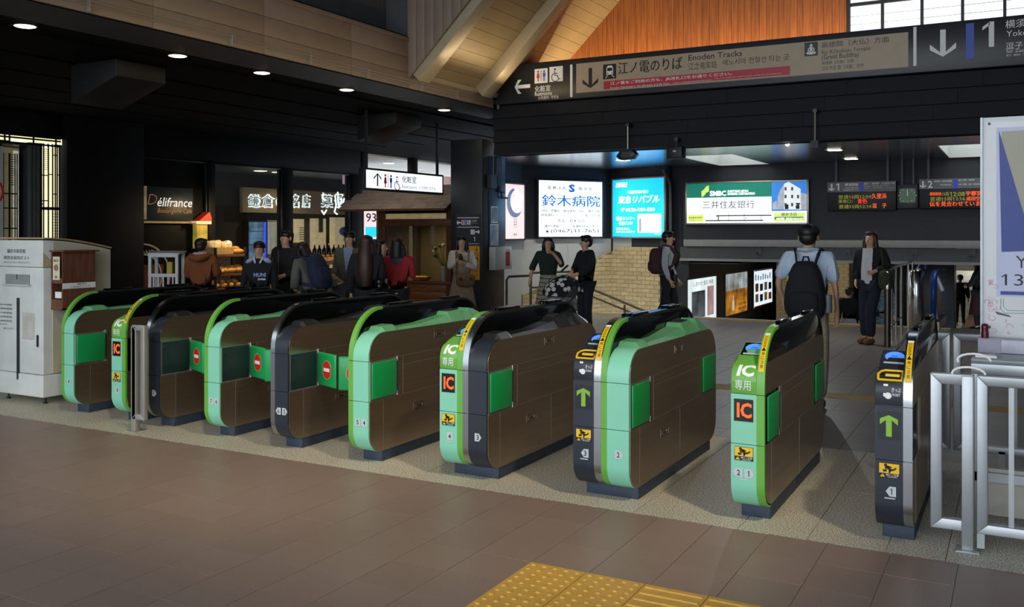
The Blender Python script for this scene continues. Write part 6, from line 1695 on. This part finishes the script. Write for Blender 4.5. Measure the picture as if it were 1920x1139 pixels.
def cut_front(o, name, m, test, planes=()):
    """separate the faces of a garment that pass the test into a part of their own"""
    k = o.parent; me = o.data
    bm = bmesh.new(); bm.from_mesh(me)
    for co, no in planes: bmesh.ops.bisect_plane(bm, geom=bm.verts[:] + bm.edges[:] + bm.faces[:], plane_co=co, plane_no=no)
    bm.to_mesh(me); bm.free()
    keep, out = [], []
    for p in me.polygons: (out if test(p.center) else keep).append(tuple(p.vertices))
    vs = [tuple(v.co) for v in me.vertices]
    for nm, fs, mm, ob in ((o.name, keep, me.materials[0], o), (name, out, m, None)):
        mb = MB(); idx = {}; 
        for f in fs:
            for i in f:
                if i not in idx: idx[i] = len(mb.v); mb.v.append(vs[i])
            mb.f.append(tuple(idx[i] for i in f)); mb.mi.append(0)
        n = mb.build(nm, mm, k, smooth=True)
        if ob is not None: old = ob.data; ob.data = n.data; bpy.data.objects.remove(n); bpy.data.meshes.remove(old)
def sstep(a, b, x): t = max(0, min(1, (x - a) / (b - a))); return t * t * (3 - 2 * t)
class Person:
    D = dict(Rs=(-.165, .01, 1.385), Re=(-.215, .03, 1.12), Rw=(-.22, -.03, .88), Ls=(.165, .01, 1.385), Le=(.215, .03, 1.12), Lw=(.22, -.03, .88),
             Rh=(-.085, 0, .88), Rk=(-.095, -.02, .49), Ra=(-.10, .02, .085), Lh=(.085, 0, .88), Lk=(.095, -.02, .49), La=(.10, .02, .085))
    def __init__(s, lbl, px, Z, h, face, pose=None, lean=0, z0=0.0, slim=1.0, turn=0, loc=None):
        p = atZ(px, Z, z0) if loc is None else Vector(loc)
        d = Vector((-p.x, -p.y)).normalized()
        s.rz = math.atan2(d.x, -d.y) + R(face); s.loc = p; s.k = h / 1.7; s.lean = lean; s.slim = slim; s.turn = turn
        s.J = dict(s.D); s.J.update(pose or {})
        s.t = thing('person', lbl, 'person', p, s.rz)
        s.hands = {}
        s.body()
    def post(s, v, head=False):
        x, y, z = v; z -= .028 * sstep(1.41, 1.53, z)
        if head and s.turn:
            a = R(s.turn); x, y = x * math.cos(a) - y * math.sin(a), x * math.sin(a) + y * math.cos(a)
        if s.lean:
            f = sstep(.85, 1.12, z) if z > .8 else 0
            if f > 0:
                a = R(s.lean) * f; yy, zz = y, z - .93
                y, z = yy * math.cos(a) - zz * math.sin(a), .93 + yy * math.sin(a) + zz * math.cos(a)
        return (x * s.k, y * s.k, z * s.k)
    def mesh(s, name, vs, fs, m, parent=None, head=False, flat_=False):
        if flat_:
            out = []
            for x, y, z in vs:
                w = sstep(.80, .95, z) * (1 - sstep(1.38, 1.5, z)) * (1 - sstep(.19, .26, abs(x)))
                out.append((x * (1 + .10 * w) * s.slim, y * (1 - .25 * w), z))
            vs = out
        mb = MB(); mb.v = [s.post(v, head) for v in vs]; mb.f = fs; mb.mi = [0] * len(fs)
        return mb.build(name, m, parent or s.t, smooth=True)
    def mbp(s, name, mb, m, parent=None, head=False): return s.mesh(name, mb.v, mb.f, m, parent, head)
    def hand(s, N, E, iw, side, J):
        e, w = Vector(J[side + 'e']), Vector(J[side + 'w']); d = (w - e).normalized(); sg = -1 if side == 'R' else 1
        inn = Vector((-sg, 0, 0)); up = d.cross(inn)
        if up.length < .2: inn = Vector((0, -1, 0)); up = d.cross(inn)
        up.normalize(); wd = up.cross(d).normalized(); curl = s.J.get(side + 'c', .35)
        pm = w + d * .05; N.append((*pm, .026)); ip = len(N) - 1; E.append((iw, ip))
        for j in range(4):
            o = up * (.027 - .018 * j); ln = (.030, .034, .032, .025)[j]
            a = pm + d * .035 + o; b = a + (d * (1 - curl) + wd * (-1 if wd.dot(inn) < 0 else 1) * curl).normalized() * ln
            c = b + (d * (1 - 2 * curl) + wd * (-1 if wd.dot(inn) < 0 else 1) * 2 * curl).normalized() * ln * .8
            i0 = len(N); N += [(*a, .0095), (*b, .0085), (*c, .007)]; E += [(ip, i0), (i0, i0 + 1), (i0 + 1, i0 + 2)]
        a = w + d * .03 + up * .035 + inn * .012; b = a + d * .035 + up * .012 + inn * .012
        i0 = len(N); N += [(*a, .011), (*b, .008)]; E += [(iw, i0), (i0, i0 + 1)]
        s.hands[side] = w + d * .09
    def body(s):
        J = s.J
        N = [(0, 0, .92, .105), (0, 0, 1.08, .095), (0, 0, 1.28, .115), (0, .01, 1.42, .062), (0, 0, 1.49, .052), (0, -.022, 1.535, .058), (0, -.004, 1.605, .082), (0, .006, 1.66, .058)]
        E = [(0, 1), (1, 2), (2, 3), (3, 4), (4, 5), (5, 6), (6, 7)]
        for sd in 'RL':
            i = len(N); N += [(*J[sd + 's'], .052), (*J[sd + 'e'], .040), (*J[sd + 'w'], .026)]
            E += [(3 if False else 2, i), (i, i + 1), (i + 1, i + 2)]; s.hand(N, E, i + 2, sd, J)
        for sd in 'RL':
            i = len(N); a = J[sd + 'a']; N += [(*J[sd + 'h'], .085), (*J[sd + 'k'], .055), (*a, .038), (a[0] * 1.05, a[1] - .11, .03 if a[2] < .1 else a[2] - .04, .03)]
            E += [(0, i), (i, i + 1), (i + 1, i + 2), (i + 2, i + 3)]
        vs, fs = skin_mesh(N, E, 1); s.mesh('body', vs, fs, M['skin'], flat_=True)
        for q in (-1, 1):
            s.mbp('eye', MB().ell((q * .031, -.080, 1.600), .009, .005, .0045, 8, 6), M['black'], head=True)
            s.mbp('ear', MB().ell((q * .083, .002, 1.59), .012, .022, .032, 8, 6), M['skin'], head=True)
        s.mbp('nose', MB().prism([(-.084, 1.605), (-.108, 1.572), (-.080, 1.566)], -.013, .013), M['skin'], head=True)
        s.mbp('mouth', MB().ell((0, -.079, 1.543), .022, .007, .005, 8, 6), mat('lips', '9c5a4c', .6), head=True)
    def top(s, m, name='jacket', sleeve=1.0, hem=.86, r=0.0, cuff=.04, parent=None, sub=1):
        J = s.J
        N = [(0, 0, 1.08, .118 + r), (0, 0, hem, .122 + r), (0, 0, 1.27, .140 + r), (0, .01, 1.415, .078 + r * .5), (0, .008, 1.445, .066 + r * .5)]
        E = [(0, 1), (0, 2), (2, 3), (3, 4)]
        for sd in 'RL':
            a, e, w = Vector(J[sd + 's']), Vector(J[sd + 'e']), Vector(J[sd + 'w'])
            i = len(N); N.append((*a, .066 + r)); E.append((2, i))
            if sleeve > .5:
                c = e.lerp(w, min(1, (sleeve - .5) * 2) * .96); N += [(*e, .052 + r), (*c, cuff + r * .5)]; E += [(i, i + 1), (i + 1, i + 2)]
            else:
                c = a.lerp(e, sleeve * 2); N += [(*c, .062 + r)]; E += [(i, i + 1)]
        vs, fs = skin_mesh(N, E, sub); return s.mesh(name, vs, fs, m, parent, flat_=True)
    def trousers(s, m, r=0.0, hem=.10):
        J = s.J; N = [(0, 0, .93, .118)]; E = []
        for sd in 'RL':
            i = len(N); k, a = Vector(J[sd + 'k']), Vector(J[sd + 'a']); c = k.lerp(a, (k.z - hem) / max(.05, k.z - a.z) if k.z > a.z + .05 else 1)
            N += [(*J[sd + 'h'], .096 + r * .5), (*k, .068 + r), (*c, .052 + r)]; E += [(0, i), (i, i + 1), (i + 1, i + 2)]
        vs, fs = skin_mesh(N, E, 1); return s.mesh('trousers', vs, fs, m)
    def shoes(s, m):
        for sd in 'RL':
            a = s.J[sd + 'a']; s.mbp('shoe', MB().ell((a[0], a[1] - .05, a[2] - .04), .048, .135, .046, 12, 8, p=.8), m)
    def skirt(s, m, z0, z1, r0, r1, name='skirt', fold=.05, n=36):
        k = 7; prof = [(r0 + (r1 - r0) * (i / k), z0 + (z1 - z0) * i / k) for i in range(k + 1)]
        mb = MB().lathe([(p[0], p[1]) for p in prof][::1], n, sy=.82, fold=fold, nf=11); return s.mbp(name, mb, m)
    def hair(s, m, length=0, fringe=True, vol=1.0):
        mb = MB().ell((0, .027, 1.645), .092 * vol, .098 * vol, .080 * vol, 16, 10).ell((0, .055, 1.60), .080, .062, .075, 14, 8)
        if fringe: mb.ell((0, -.030, 1.690), .078, .060, .026, 12, 8)
        if length:
            z1 = 1.62 - length; mb.tube([(0, .035, 1.64), (0, .062, 1.52), (0, .075, 1.40), (0, .085, (1.40 + z1) / 2), (0, .08, z1)], [.085, .094, .112, .118, .06] if length > .4 else [.085, .088, .10, .095, .045], 12)
            mb.v = [(x, y * .78 + .012, z) for x, y, z in mb.v]
            for q in (-1, 1): mb.tube([(q * .07, .0, 1.64), (q * .088, -.005, 1.54), (q * .095, .01, 1.42), (q * .085, .03, max(z1, 1.25))], [.03, .034, .036, .015], 8)
        return s.mbp('hair', mb, m, head=True)
    def worn(s, name, lbl, cat, group=None): return thing(name, lbl, cat, s.loc, s.rz, group)
    def backpack(s, lbl, m, w=.15, h=.23, d=.10, zc=1.19, y=.20, detail=None):
        t = s.worn('backpack', lbl, 'backpack')
        bag = MB().ell((0, y, zc), w, d, h, 20, 14, p=.55)
        tp = lambda z: 1 - .30 * max(0, min(1, (z - zc) / h + .2))
        bag.v = [(x_ * tp(z_), y_, z_) for x_, y_, z_ in bag.v]; o = s.mbp('bag', bag, m, t)
        s.mbp('pocket', MB().ell((0, y + d * .75, zc - h * .38), w * .72, d * .45, h * .40, 16, 10, p=.55), m, t)
        zz = MB().tube([(-w * .8, y + d * .55, zc + h * .45), (-w * .5, y + d * .75, zc + h * .72), (0, y + d * .8, zc + h * .8), (w * .5, y + d * .75, zc + h * .72), (w * .8, y + d * .55, zc + h * .45)], .006, 6); s.mbp('zip', zz, M['rail'], t)
        s.mbp('grab_loop', MB().tube([(-.03, y - .04, zc + h * .95), (-.02, y - .03, zc + h + .035), (.02, y - .03, zc + h + .035), (.03, y - .04, zc + h * .95)], .009, 6), m, t)
        for q in (-1, 1):
            st = MB(); pts = [(q * .075, y - .03, zc + h * .80), (q * .095, y - .085, 1.40), (q * .115, .05, 1.475), (q * .125, -.06, 1.44), (q * .125, -.145, 1.30), (q * .15, -.10, 1.12), (q * .15, .06, zc - h * .7), (q * .10, y - .03, zc - h * .8)]
            for a, b in zip(pts[:-1], pts[1:]): st.bar(a, b, .05, .014, (1, 0, 0))
            s.mbp('strap', st, m, t)
        return t
    def phone(s, lbl, at, m=None, glow=False):
        a = s.post(at); c, sn = math.cos(s.rz), math.sin(s.rz)
        loc = (s.loc.x + a[0] * c - a[1] * sn, s.loc.y + a[0] * sn + a[1] * c, s.loc.z + a[2])
        t = thing('phone', lbl, 'phone', loc, s.rz)
        b = MB().box(-.036, .036, -.005, .005, -.07, .07).build('case', m or M['black'], t, bevel=.004); b.rotation_euler.x = R(-50)
        sc = MB().box(-.032, .032, .005, .0065, -.062, .062).build('screen', mat('phone_glow', 'bcd6d8', .3, emit=.7) if glow else M['gloss'], t); sc.rotation_euler.x = R(-50)
        return t
PH = dict(Re=(-.23, -.02, 1.14), Rw=(-.07, -.24, 1.20), Le=(.23, -.02, 1.14), Lw=(.06, -.24, 1.17), Rc=.6, Lc=.6)
bk_, nv = cloth('14151a'), cloth('10151f')
# 1 brown hooded jacket
p = Person('man in a brown hooded jacket with his back to us, looking at a phone', 378, 12.6, 1.56, 155, dict(Re=(-.23, -.03, 1.14), Rw=(-.10, -.26, 1.22), Le=(.22, -.02, 1.13), Lw=(.12, -.22, 1.16), Rc=.6))
p.top(cloth('7a4420'), 'jacket', r=.03); p.trousers(bk_); p.shoes(bk_); p.hair(M['hair_k'])
hd = MB(); hd.tube([(.10, -.05, 1.46), (.135, .04, 1.45), (.09, .125, 1.42), (0, .15, 1.40), (-.09, .125, 1.42), (-.135, .04, 1.45), (-.10, -.05, 1.46)], [.03, .05, .06, .065, .06, .05, .03], 10); p.mbp('hood', hd, cloth('7a4420'))
ln = MB().tube([(.08, .03, 1.485), (.06, .085, 1.475), (0, .10, 1.47), (-.06, .085, 1.475), (-.08, .03, 1.485)], [.035, .042, .045, .042, .035], 10); p.mbp('hood_lining', ln, cloth('a8a29a', .3, 120))
p.phone('glowing phone in the hand of the man in brown', (-.10, -.345, 1.26), glow=True)
# 2 boy in navy tracksuit top
p = Person('boy in a navy track top with pale blue shoulder panels', 486, 12.4, 1.52, -12, dict(Rw=(-.24, -.02, .90), Lw=(.22, .0, .88)))
j = p.top(nv, 'track_top', r=.02); p.trousers(bk_); p.shoes(M['white']); p.hair(M['hair_k'])
for q in (-1, 1):
    y_ = MB().ell((q * .125, -.01, 1.405), .082, .085, .040, 12, 8, rot=Matrix.Rotation(R(q * 28), 3, 'Y')); p.mbp('shoulder_panel', y_, cloth('9fb3cc'))
cl_ = MB().tube([(-.035, -.115, 1.37), (-.065, -.06, 1.455), (0, .06, 1.47), (.065, -.06, 1.455), (.035, -.115, 1.37)], .016, 6); p.mbp('collar', cl_, cloth('c8d2dc'))
txt(p.t, 'NUNI', -.045 * 1.0, 1.165 * p.k, .115, 1.225 * p.k, mat('chest_blue', '8aa0e0', .6), y=-.150 * p.k, bold=.05); txt(p.t, 'SWIM', .01, 1.115 * p.k, .11, 1.145 * p.k, M['white'], y=-.152 * p.k, bold=.03)
# 3 man in black leather jacket
p = Person('man in a black jacket standing behind the boy in navy', 536, 12.9, 1.68, -40, dict(Le=(.22, .0, 1.12), Lw=(.08, -.22, 1.05)))
p.top(cloth('17171a'), 'jacket', r=.03); p.trousers(bk_); p.shoes(bk_); p.hair(M['hair_k'], vol=1.02)
zp = MB().bar((0, -.155, 1.40), (0, -.16, .9), .008, .006, (1, 0, 0)); p.mbp('zip', zp, M['alu'])
# 4 grey jacket with navy backpack
p = Person('stooping person in a grey jacket seen from behind, dark hair', 590, 12.2, 1.55, -140, dict(Re=(-.24, -.06, 1.15), Rw=(-.20, -.26, 1.02), Le=(.24, -.05, 1.14), Lw=(.16, -.26, 1.04)), lean=24)
p.top(cloth('5c5b59'), 'jacket', r=.03); p.trousers(bk_); p.shoes(bk_); p.hair(M['hair_k'], length=.12, vol=1.1)
p.backpack('navy backpack on the stooping person in grey', cloth('1b2440'), w=.16, h=.24, d=.11)
# 5 bending person in striped grey
p = Person('person in a pale grey striped top bending over the window shelf', 640, 12.9, 1.60, -95, dict(Re=(-.22, -.12, 1.18), Rw=(-.14, -.34, 1.12), Le=(.22, -.12, 1.18), Lw=(.14, -.34, 1.12)), lean=62)
p.top(mat('striped_grey', '8a8378', .85, var=.25, scale=30, stretch=(.2, .2, 4)), 'top', r=.02); p.trousers(mat('striped_charcoal', '45434a', .85, var=.3, scale=30, stretch=(.3, .3, 5)), r=.03); p.shoes(bk_); p.hair(M['hair_k'])
# 6 grey blazer
p = Person('man in a grey blazer over a pale blue shirt', 655, 13.9, 1.66, -20, dict(Rw=(-.18, -.2, 1.0)))
p.top(cloth('8a96b8'), 'shirt', r=.0, hem=.92); bz_ = p.top(cloth('55534c'), 'blazer', r=.018, sub=3); p.trousers(cloth('3c3a36')); p.shoes(bk_); p.hair(M['hair_k'])
cut_front(bz_, 'shirt_front', cloth('8a96b8'), lambda q: q.y < -.02 and abs(q.x) / p.k < .02 + .15 * max(0, q.z / p.k - 1.05) and q.z / p.k > 1.05, [((.02 * p.k, 0, 1.05 * p.k), (1, 0, -.15)), ((-.02 * p.k, 0, 1.05 * p.k), (1, 0, .15)), ((0, 0, 1.05 * p.k), (0, 0, 1))])
# 7 long brown hair, dark coat
p = Person('woman with long brown hair and a dark navy coat, back to us', 688, 11.9, 1.60, 165, dict(Re=(-.2, -.02, 1.12), Rw=(-.12, -.22, 1.12)))
p.top(cloth('15171d'), 'coat', r=.03, hem=.80); p.skirt(cloth('15171d'), .45, .95, .25, .15, 'coat_skirt', fold=.03); p.trousers(bk_); p.shoes(bk_); p.hair(M['hair_b'], length=.62, vol=1.06)
# 8 woman white blouse with purple bag
p = Person('woman in a white blouse reading her phone beside the woman in red', 717, 12.9, 1.54, 50, PH)
p.top(cloth('d8d2c6'), 'blouse', r=.015, hem=.92); p.trousers(bk_); p.shoes(bk_); p.hair(M['hair_k'], length=.2)
p.phone('dark phone held by the woman in the white blouse', (0, -.33, 1.24))
t = p.worn('handbag', 'small purple patterned bag on the arm of the woman in white', 'bag'); bg = MB().ell((-.06, -.27, 1.02), .11, .07, .10, 16, 10, p=.7); o = p.mbp('bag', bg, cloth('2c2045'), t)
for i, (u, v) in enumerate(((-.03, .03), (.04, -.02), (-.05, -.04))): p.mbp('white_motif', MB().ell((-.06 + u, -.335, 1.02 + v), .028, .008, .022, 10, 6), M['white'], t)
p.mbp('handle', MB().tube([(-.12, -.25, 1.09), (-.10, -.22, 1.17), (-.02, -.22, 1.17), (0, -.25, 1.09)], .008, 6), cloth('2c2045'), t)
# 9 red top
p = Person('woman in a red top and black trousers with dark hair', 746, 12.4, 1.56, 165, PH)
p.top(cloth('a3242c'), 'top', r=.012, hem=.90); p.skirt(cloth('c9c4bc'), .86, .90, .135, .13, 'white_hem', fold=.02); p.trousers(bk_, r=.01); p.shoes(bk_); p.hair(M['hair_k'], length=.22)
# 10 beige pinafore
p = Person('woman in a white top and beige pinafore holding a phone, by the column', 866, 15.0, 1.58, 8, dict(Re=(-.22, -.02, 1.13), Rw=(-.10, -.20, 1.27), Le=(.23, -.03, 1.12), Lw=(.02, -.22, 1.22), Rc=.6, Lc=.6), turn=-15)
p.top(cloth('cfc8bd'), 'blouse', r=.012, hem=.95); pin = cloth('96816e')
p.skirt(pin, .22, 1.05, .30, .145, 'pinafore_skirt', fold=.04); p.mbp('pinafore_bib', MB().ell((0, -.02, 1.12), .165, .135, .17, 18, 10), pin)
for q in (-1, 1): p.mbp('pinafore_strap', MB().bar((q * .085, -.14, 1.24), (q * .105, -.05, 1.455), .045, .014, (1, 0, 0)).bar((q * .105, -.05, 1.455), (q * .09, .11, 1.26), .045, .014, (1, 0, 0)), pin)
p.shoes(bk_); p.hair(M['hair_k'], length=.1)
p.phone('dark phone raised by the woman in the beige pinafore', (-.07, -.27, 1.34))
t = p.worn('shoulder_bag', 'brown shoulder bag with dark toggles on the woman in beige', 'bag'); bgm = cloth('6b5238')
p.mbp('bag', MB().ell((.03, -.24, .93), .17, .07, .12, 18, 10, p=.75), bgm, t); p.mbp('flap', MB().ell((.03, -.26, .98), .172, .065, .07, 18, 8, p=.75), cloth('7a6040'), t)
for q in (-.07, .11): p.mbp('toggle', MB().ell((q, -.33, .96), .022, .012, .03, 8, 6), M['dframe'], t)
p.mbp('strap', MB().tube([(-.13, -.2, .98), (-.12, -.17, 1.2), (-.11, -.02, 1.46), (-.05, .14, 1.2), (.15, .1, 1.0), (.2, -.2, .97)], .012, 6), bgm, t)
# 11 green top, plaid skirt
sk_ = mat('plaid_skirt', 'a8a496', .85, var=.05)
nt = sk_.node_tree; b_ = nt.nodes['Principled BSDF']; tcn = nt.nodes.new('ShaderNodeTexCoord'); sp_ = nt.nodes.new('ShaderNodeSeparateXYZ'); nt.links.new(tcn.outputs['Object'], sp_.inputs[0])
at_ = nt.nodes.new('ShaderNodeMath'); at_.operation = 'ARCTAN2'; nt.links.new(sp_.outputs[1], at_.inputs[0]); nt.links.new(sp_.outputs[0], at_.inputs[1])
def stripes(sock, f):
    a = nt.nodes.new('ShaderNodeMath'); a.operation = 'MULTIPLY'; a.inputs[1].default_value = f; nt.links.new(sock, a.inputs[0])
    b = nt.nodes.new('ShaderNodeMath'); b.operation = 'FRACT'; nt.links.new(a.outputs[0], b.inputs[0])
    c = nt.nodes.new('ShaderNodeMath'); c.operation = 'LESS_THAN'; c.inputs[1].default_value = .24; nt.links.new(b.outputs[0], c.inputs[0]); return c.outputs[0]
mxx = nt.nodes.new('ShaderNodeMath'); mxx.operation = 'MAXIMUM'; nt.links.new(stripes(at_.outputs[0], 4.4), mxx.inputs[0]); nt.links.new(stripes(sp_.outputs[2], 15), mxx.inputs[1])
mi_ = nt.nodes.new('ShaderNodeMix'); mi_.data_type = 'RGBA'; nt.links.new(mxx.outputs[0], mi_.inputs['Factor']); mi_.inputs['A'].default_value = rgb('a8a496'); mi_.inputs['B'].default_value = rgb('4b4a46'); nt.links.new(mi_.outputs['Result'], b_.inputs['Base Color'])
p = Person('woman in a dark green top and checked skirt leaning on the handrail', 1028, 15.2, 1.56, 0, dict(Re=(-.28, .05, 1.14), Rw=(-.33, .0, .90), Le=(.24, -.08, 1.18), Lw=(.10, -.15, 1.38), Lc=.5))
p.top(cloth('16291f'), 'blouse', sleeve=.62, r=.02, hem=.98, cuff=.07); p.skirt(sk_, .28, 1.02, .27, .14, fold=.05); p.shoes(bk_); p.hair(M['hair_k'], length=.05)
# 12 man in dark jacket with phone
p = Person('man in a black jacket with a white shirt hem, standing over the pushchair', 1098, 13.8, 1.60, -62, dict(Re=(-.22, -.06, 1.16), Rw=(-.06, -.27, 1.12), Le=(.22, -.08, 1.14), Lw=(.10, -.28, 1.08), Rc=.6, Lc=.5))
p.top(cloth('121319'), 'jacket', r=.028, hem=.85); p.skirt(cloth('c9ccd0'), .80, .87, .145, .14, 'shirt_hem', fold=.02); p.trousers(nv, r=.01); p.shoes(bk_); p.hair(M['hair_k'])
p.phone('pale phone held over the pushchair', (-.02, -.36, 1.17), glow=True)
# 13 maroon backpack man walking
p = Person('man in a pale grey shirt and dark trousers walking past the brick wall', 1254, 15.0, 1.66, 76, dict(Re=(-.20, .02, 1.12), Rw=(-.20, -.08, .88), Le=(.2, .04, 1.12), Lw=(.2, -.1, .89), Rk=(-.09, .06, .48), Ra=(-.09, .24, .16), Lk=(.09, -.09, .50), La=(.09, -.1, .085)))
p.top(cloth('a5afb3'), 'shirt', r=.015, hem=.90); p.trousers(bk_); p.shoes(bk_); p.hair(M['hair_k'])
p.backpack('maroon backpack worn by the man in the pale grey shirt', cloth('3f2429'), w=.15, h=.22, d=.12)
# 14 man in white shirt seen from behind
p = Person('man in a pale blue short-sleeved shirt and beige trousers, back to us', 1516, 8.6, 1.72, 172, dict(Re=(-.225, .03, 1.11), Rw=(-.235, -.05, .86), Le=(.255, .06, 1.14), Lw=(.19, -.04, .93), Rk=(-.10, .0, .48), Ra=(-.10, .05, .085), Lk=(.095, .02, .48), La=(.10, .16, .12)), slim=1.02)
p.top(cloth('b9c9dc', .06), 'shirt', sleeve=.44, r=.016, hem=.90); p.trousers(cloth('a89c88'), r=.02); p.shoes(cloth('6b5a48')); p.hair(M['hair_k'])
cp_ = MB().ell((0, .01, 1.655), .102, .112, .07, 18, 10); cp_.ell((0, -.10, 1.645), .07, .075, .012, 14, 6); p.mbp('cap', cp_, cloth('1a1c24'), head=True)
p.mbp('collar', MB().tube([(-.06, -.06, 1.46), (-.075, .03, 1.475), (0, .085, 1.475), (.075, .03, 1.475), (.06, -.06, 1.46)], .028, 8), cloth('b9c9dc', .06))
t = p.backpack('large black backpack on the man in the pale blue shirt', cloth('101116'), w=.185, h=.27, d=.12, zc=1.09, y=.20)
p.mbp('green_charm', MB().ell((.135, .27, 1.20), .018, .012, .03, 8, 6), mat('charm_green', '9ab52a', .5), t); p.mbp('side_bottle', MB().tube([(-.195, .19, .90), (-.195, .19, 1.06)], .035, 10), mat('bottle_grey', '6a6d70', .3), t)
# 15 woman in black jacket, jeans
p = Person('woman in a black jacket, white tee and jeans leaning on the rail', 1632, 13.5, 1.66, -30, dict(Re=(-.22, .0, 1.12), Rw=(-.17, -.12, .94), Le=(.26, .03, 1.16), Lw=(.13, -.15, 1.10), Lc=.5, Lk=(.06, -.10, .5), La=(.02, -.02, .085), Rk=(-.08, -.02, .49)))
p.top(cloth('d2d2d6', .05), 'tee', sleeve=.3, r=.0, hem=.90); p.trousers(cloth('1d2433'), r=.016); p.shoes(cloth('7a4f2a')); p.hair(M['hair_b'], length=.12)
J = p.top(cloth('141519'), 'jacket', r=.026, hem=.88, sub=3)
cut_front(J, 'tee_front', cloth('d2d2d6', .05), lambda q: q.y < -.02 and -.105 + .03 * (q.z / p.k - .9) < q.x / p.k < .075 and q.z / p.k > .80, [((-.105 * p.k, 0, .9 * p.k), (1, 0, -.03 / 1)), ((.075 * p.k, 0, 0), (1, 0, 0))])
t = p.worn('shoulder_bag', 'olive bag hanging at the side of the woman in jeans', 'bag'); p.mbp('bag', MB().ell((.26, -.02, .98), .10, .12, .16, 14, 10, p=.7), cloth('3b3d22'), t); p.mbp('strap', MB().tube([(.24, -.05, 1.1), (.2, -.05, 1.42), (.16, .0, 1.47), (.22, .08, 1.1)], .012, 6), cloth('3b3d22'), t)
# 16, 17 figures in the far passage
p = Person('small dark figure walking away in the far passage', 1800, 28.6, 1.60, 185, dict(Rk=(-.09, .03, .5), Ra=(-.09, .16, .12), Rw=(-.24, .02, .9)), z0=-1.28)
p.top(bk_, 'coat', r=.04, hem=.72); p.trousers(bk_); p.shoes(cloth('a59a80')); p.hair(M['hair_k'], vol=1.1)
p = Person('dark-clad woman in the far passage half hidden by the stamp board', 1832, 21.0, 1.62, -100, dict(Re=(-.22, -.1, 1.12), Rw=(-.14, -.28, 1.08), Le=(.2, -.1, 1.12), Lw=(.1, -.28, 1.06)), z0=-.60)
p.top(bk_, 'coat', r=.03, hem=.8); p.skirt(cloth('3d1c1e'), .38, .9, .22, .14, fold=.03); p.trousers(bk_); p.shoes(bk_); p.hair(M['hair_k'], length=.25)
# 18, 19 people going down the stairs
p = Person('person in a dark coat and pale skirt going down the stairs', 1592, 20.5, 1.58, 175, z0=-1.16)
p.top(bk_, 'coat', r=.03); p.skirt(cloth('b9bbbd'), .45, .95, .33, .14, fold=.05); p.shoes(bk_); p.hair(M['hair_b'])
p = Person('person in a teal floral coat going down the stairs by the rail', 1656, 20.0, 1.58, 175, z0=-1.0)
p.top(mat('teal_floral', '8fb0b0', .85, c2='2f5a68', scale=26), 'coat', r=.04); p.skirt(mat('teal_floral', '8fb0b0', .85), .5, .95, .26, .15, 'coat_skirt', fold=.04); p.trousers(bk_); p.shoes(bk_); p.hair(M['hair_k'])

# ---- pushchair with black and white canopy
pc = atZ(1056, 14.7)
bgy = thing('pushchair', 'pushchair with a black and white patterned canopy', 'pushchair', (pc.x, pc.y, 0), R(28.7))
pat = mat('canopy_print', 'e4e2dc', .8, var=.02)
nt = pat.node_tree; b_ = nt.nodes['Principled BSDF']; tcn = nt.nodes.new('ShaderNodeTexCoord'); vo = nt.nodes.new('ShaderNodeTexVoronoi'); vo.inputs['Scale'].default_value = 13; nt.links.new(tcn.outputs['Object'], vo.inputs['Vector'])
th = nt.nodes.new('ShaderNodeMath'); th.operation = 'LESS_THAN'; th.inputs[1].default_value = .44; nt.links.new(vo.outputs['Distance'], th.inputs[0])
mi_ = nt.nodes.new('ShaderNodeMix'); mi_.data_type = 'RGBA'; nt.links.new(th.outputs[0], mi_.inputs['Factor']); mi_.inputs['A'].default_value = rgb('111111'); mi_.inputs['B'].default_value = rgb('dedcd6'); nt.links.new(mi_.outputs['Result'], b_.inputs['Base Color'])
def canopy(r, a0, a1, n=12, m=8, w=.24, sq=1.0):
    mb = MB(); vs = []
    for i in range(n + 1):
        a = R(a0 + (a1 - a0) * i / n)
        for j in range(m + 1):
            t = -1 + 2 * j / m; rr_ = r * (1 - .16 * t * t)
            vs.append((rr_ * math.cos(a), t * w, .62 + rr_ * math.sin(a) * sq))
    fs = [(i * (m + 1) + j, i * (m + 1) + j + 1, (i + 1) * (m + 1) + j + 1, (i + 1) * (m + 1) + j) for i in range(n) for j in range(m)]
    mb.add(vs, fs)
    for t in (0, m):
        c = len(mb.v); mb.v.append((0, -w if t == 0 else w, .62)); mb.f += [(i * (m + 1) + t, (i + 1) * (m + 1) + t, c) for i in range(n)]; mb.mi += [0] * n
    return mb
canopy(.34, 40, 175).build('canopy', pat, bgy, smooth=True); canopy(.30, 5, 50).build('canopy_edge', M['black'], bgy, smooth=True)
MB().prism([(-.25, .62), (.2, .62), (.24, .40), (-.18, .34)], -.2, .2, 'y').build('seat', mat('seat_pattern', '9a9894', .8, c2='1c1c1c', scale=16), bgy, bevel=.02)
for y in (-.22, .22):
    MB().tube([(.42, y, .98), (.30, y, .8), (.0, y, .45), (-.32, y, .12)], .014, 8).build('frame_tube', M['dframe'], bgy); MB().tube([(.30, y, .12), (.0, y, .45)], .014, 8).build('frame_tube', M['dframe'], bgy)
    for x in (-.32, .30): MB().lathe([(.02, -.02), (.085, -.02), (.1, -.012), (.1, .012), (.085, .02), (.02, .02)], 18).build('wheel', M['black'], bgy).matrix_local = Matrix.Translation((x, y, .102)) @ Matrix.Rotation(PI / 2, 4, 'X')
MB().tube([(.42, -.22, .98), (.44, 0, .99), (.42, .22, .98)], .016, 8).build('push_handle', M['black'], bgy)
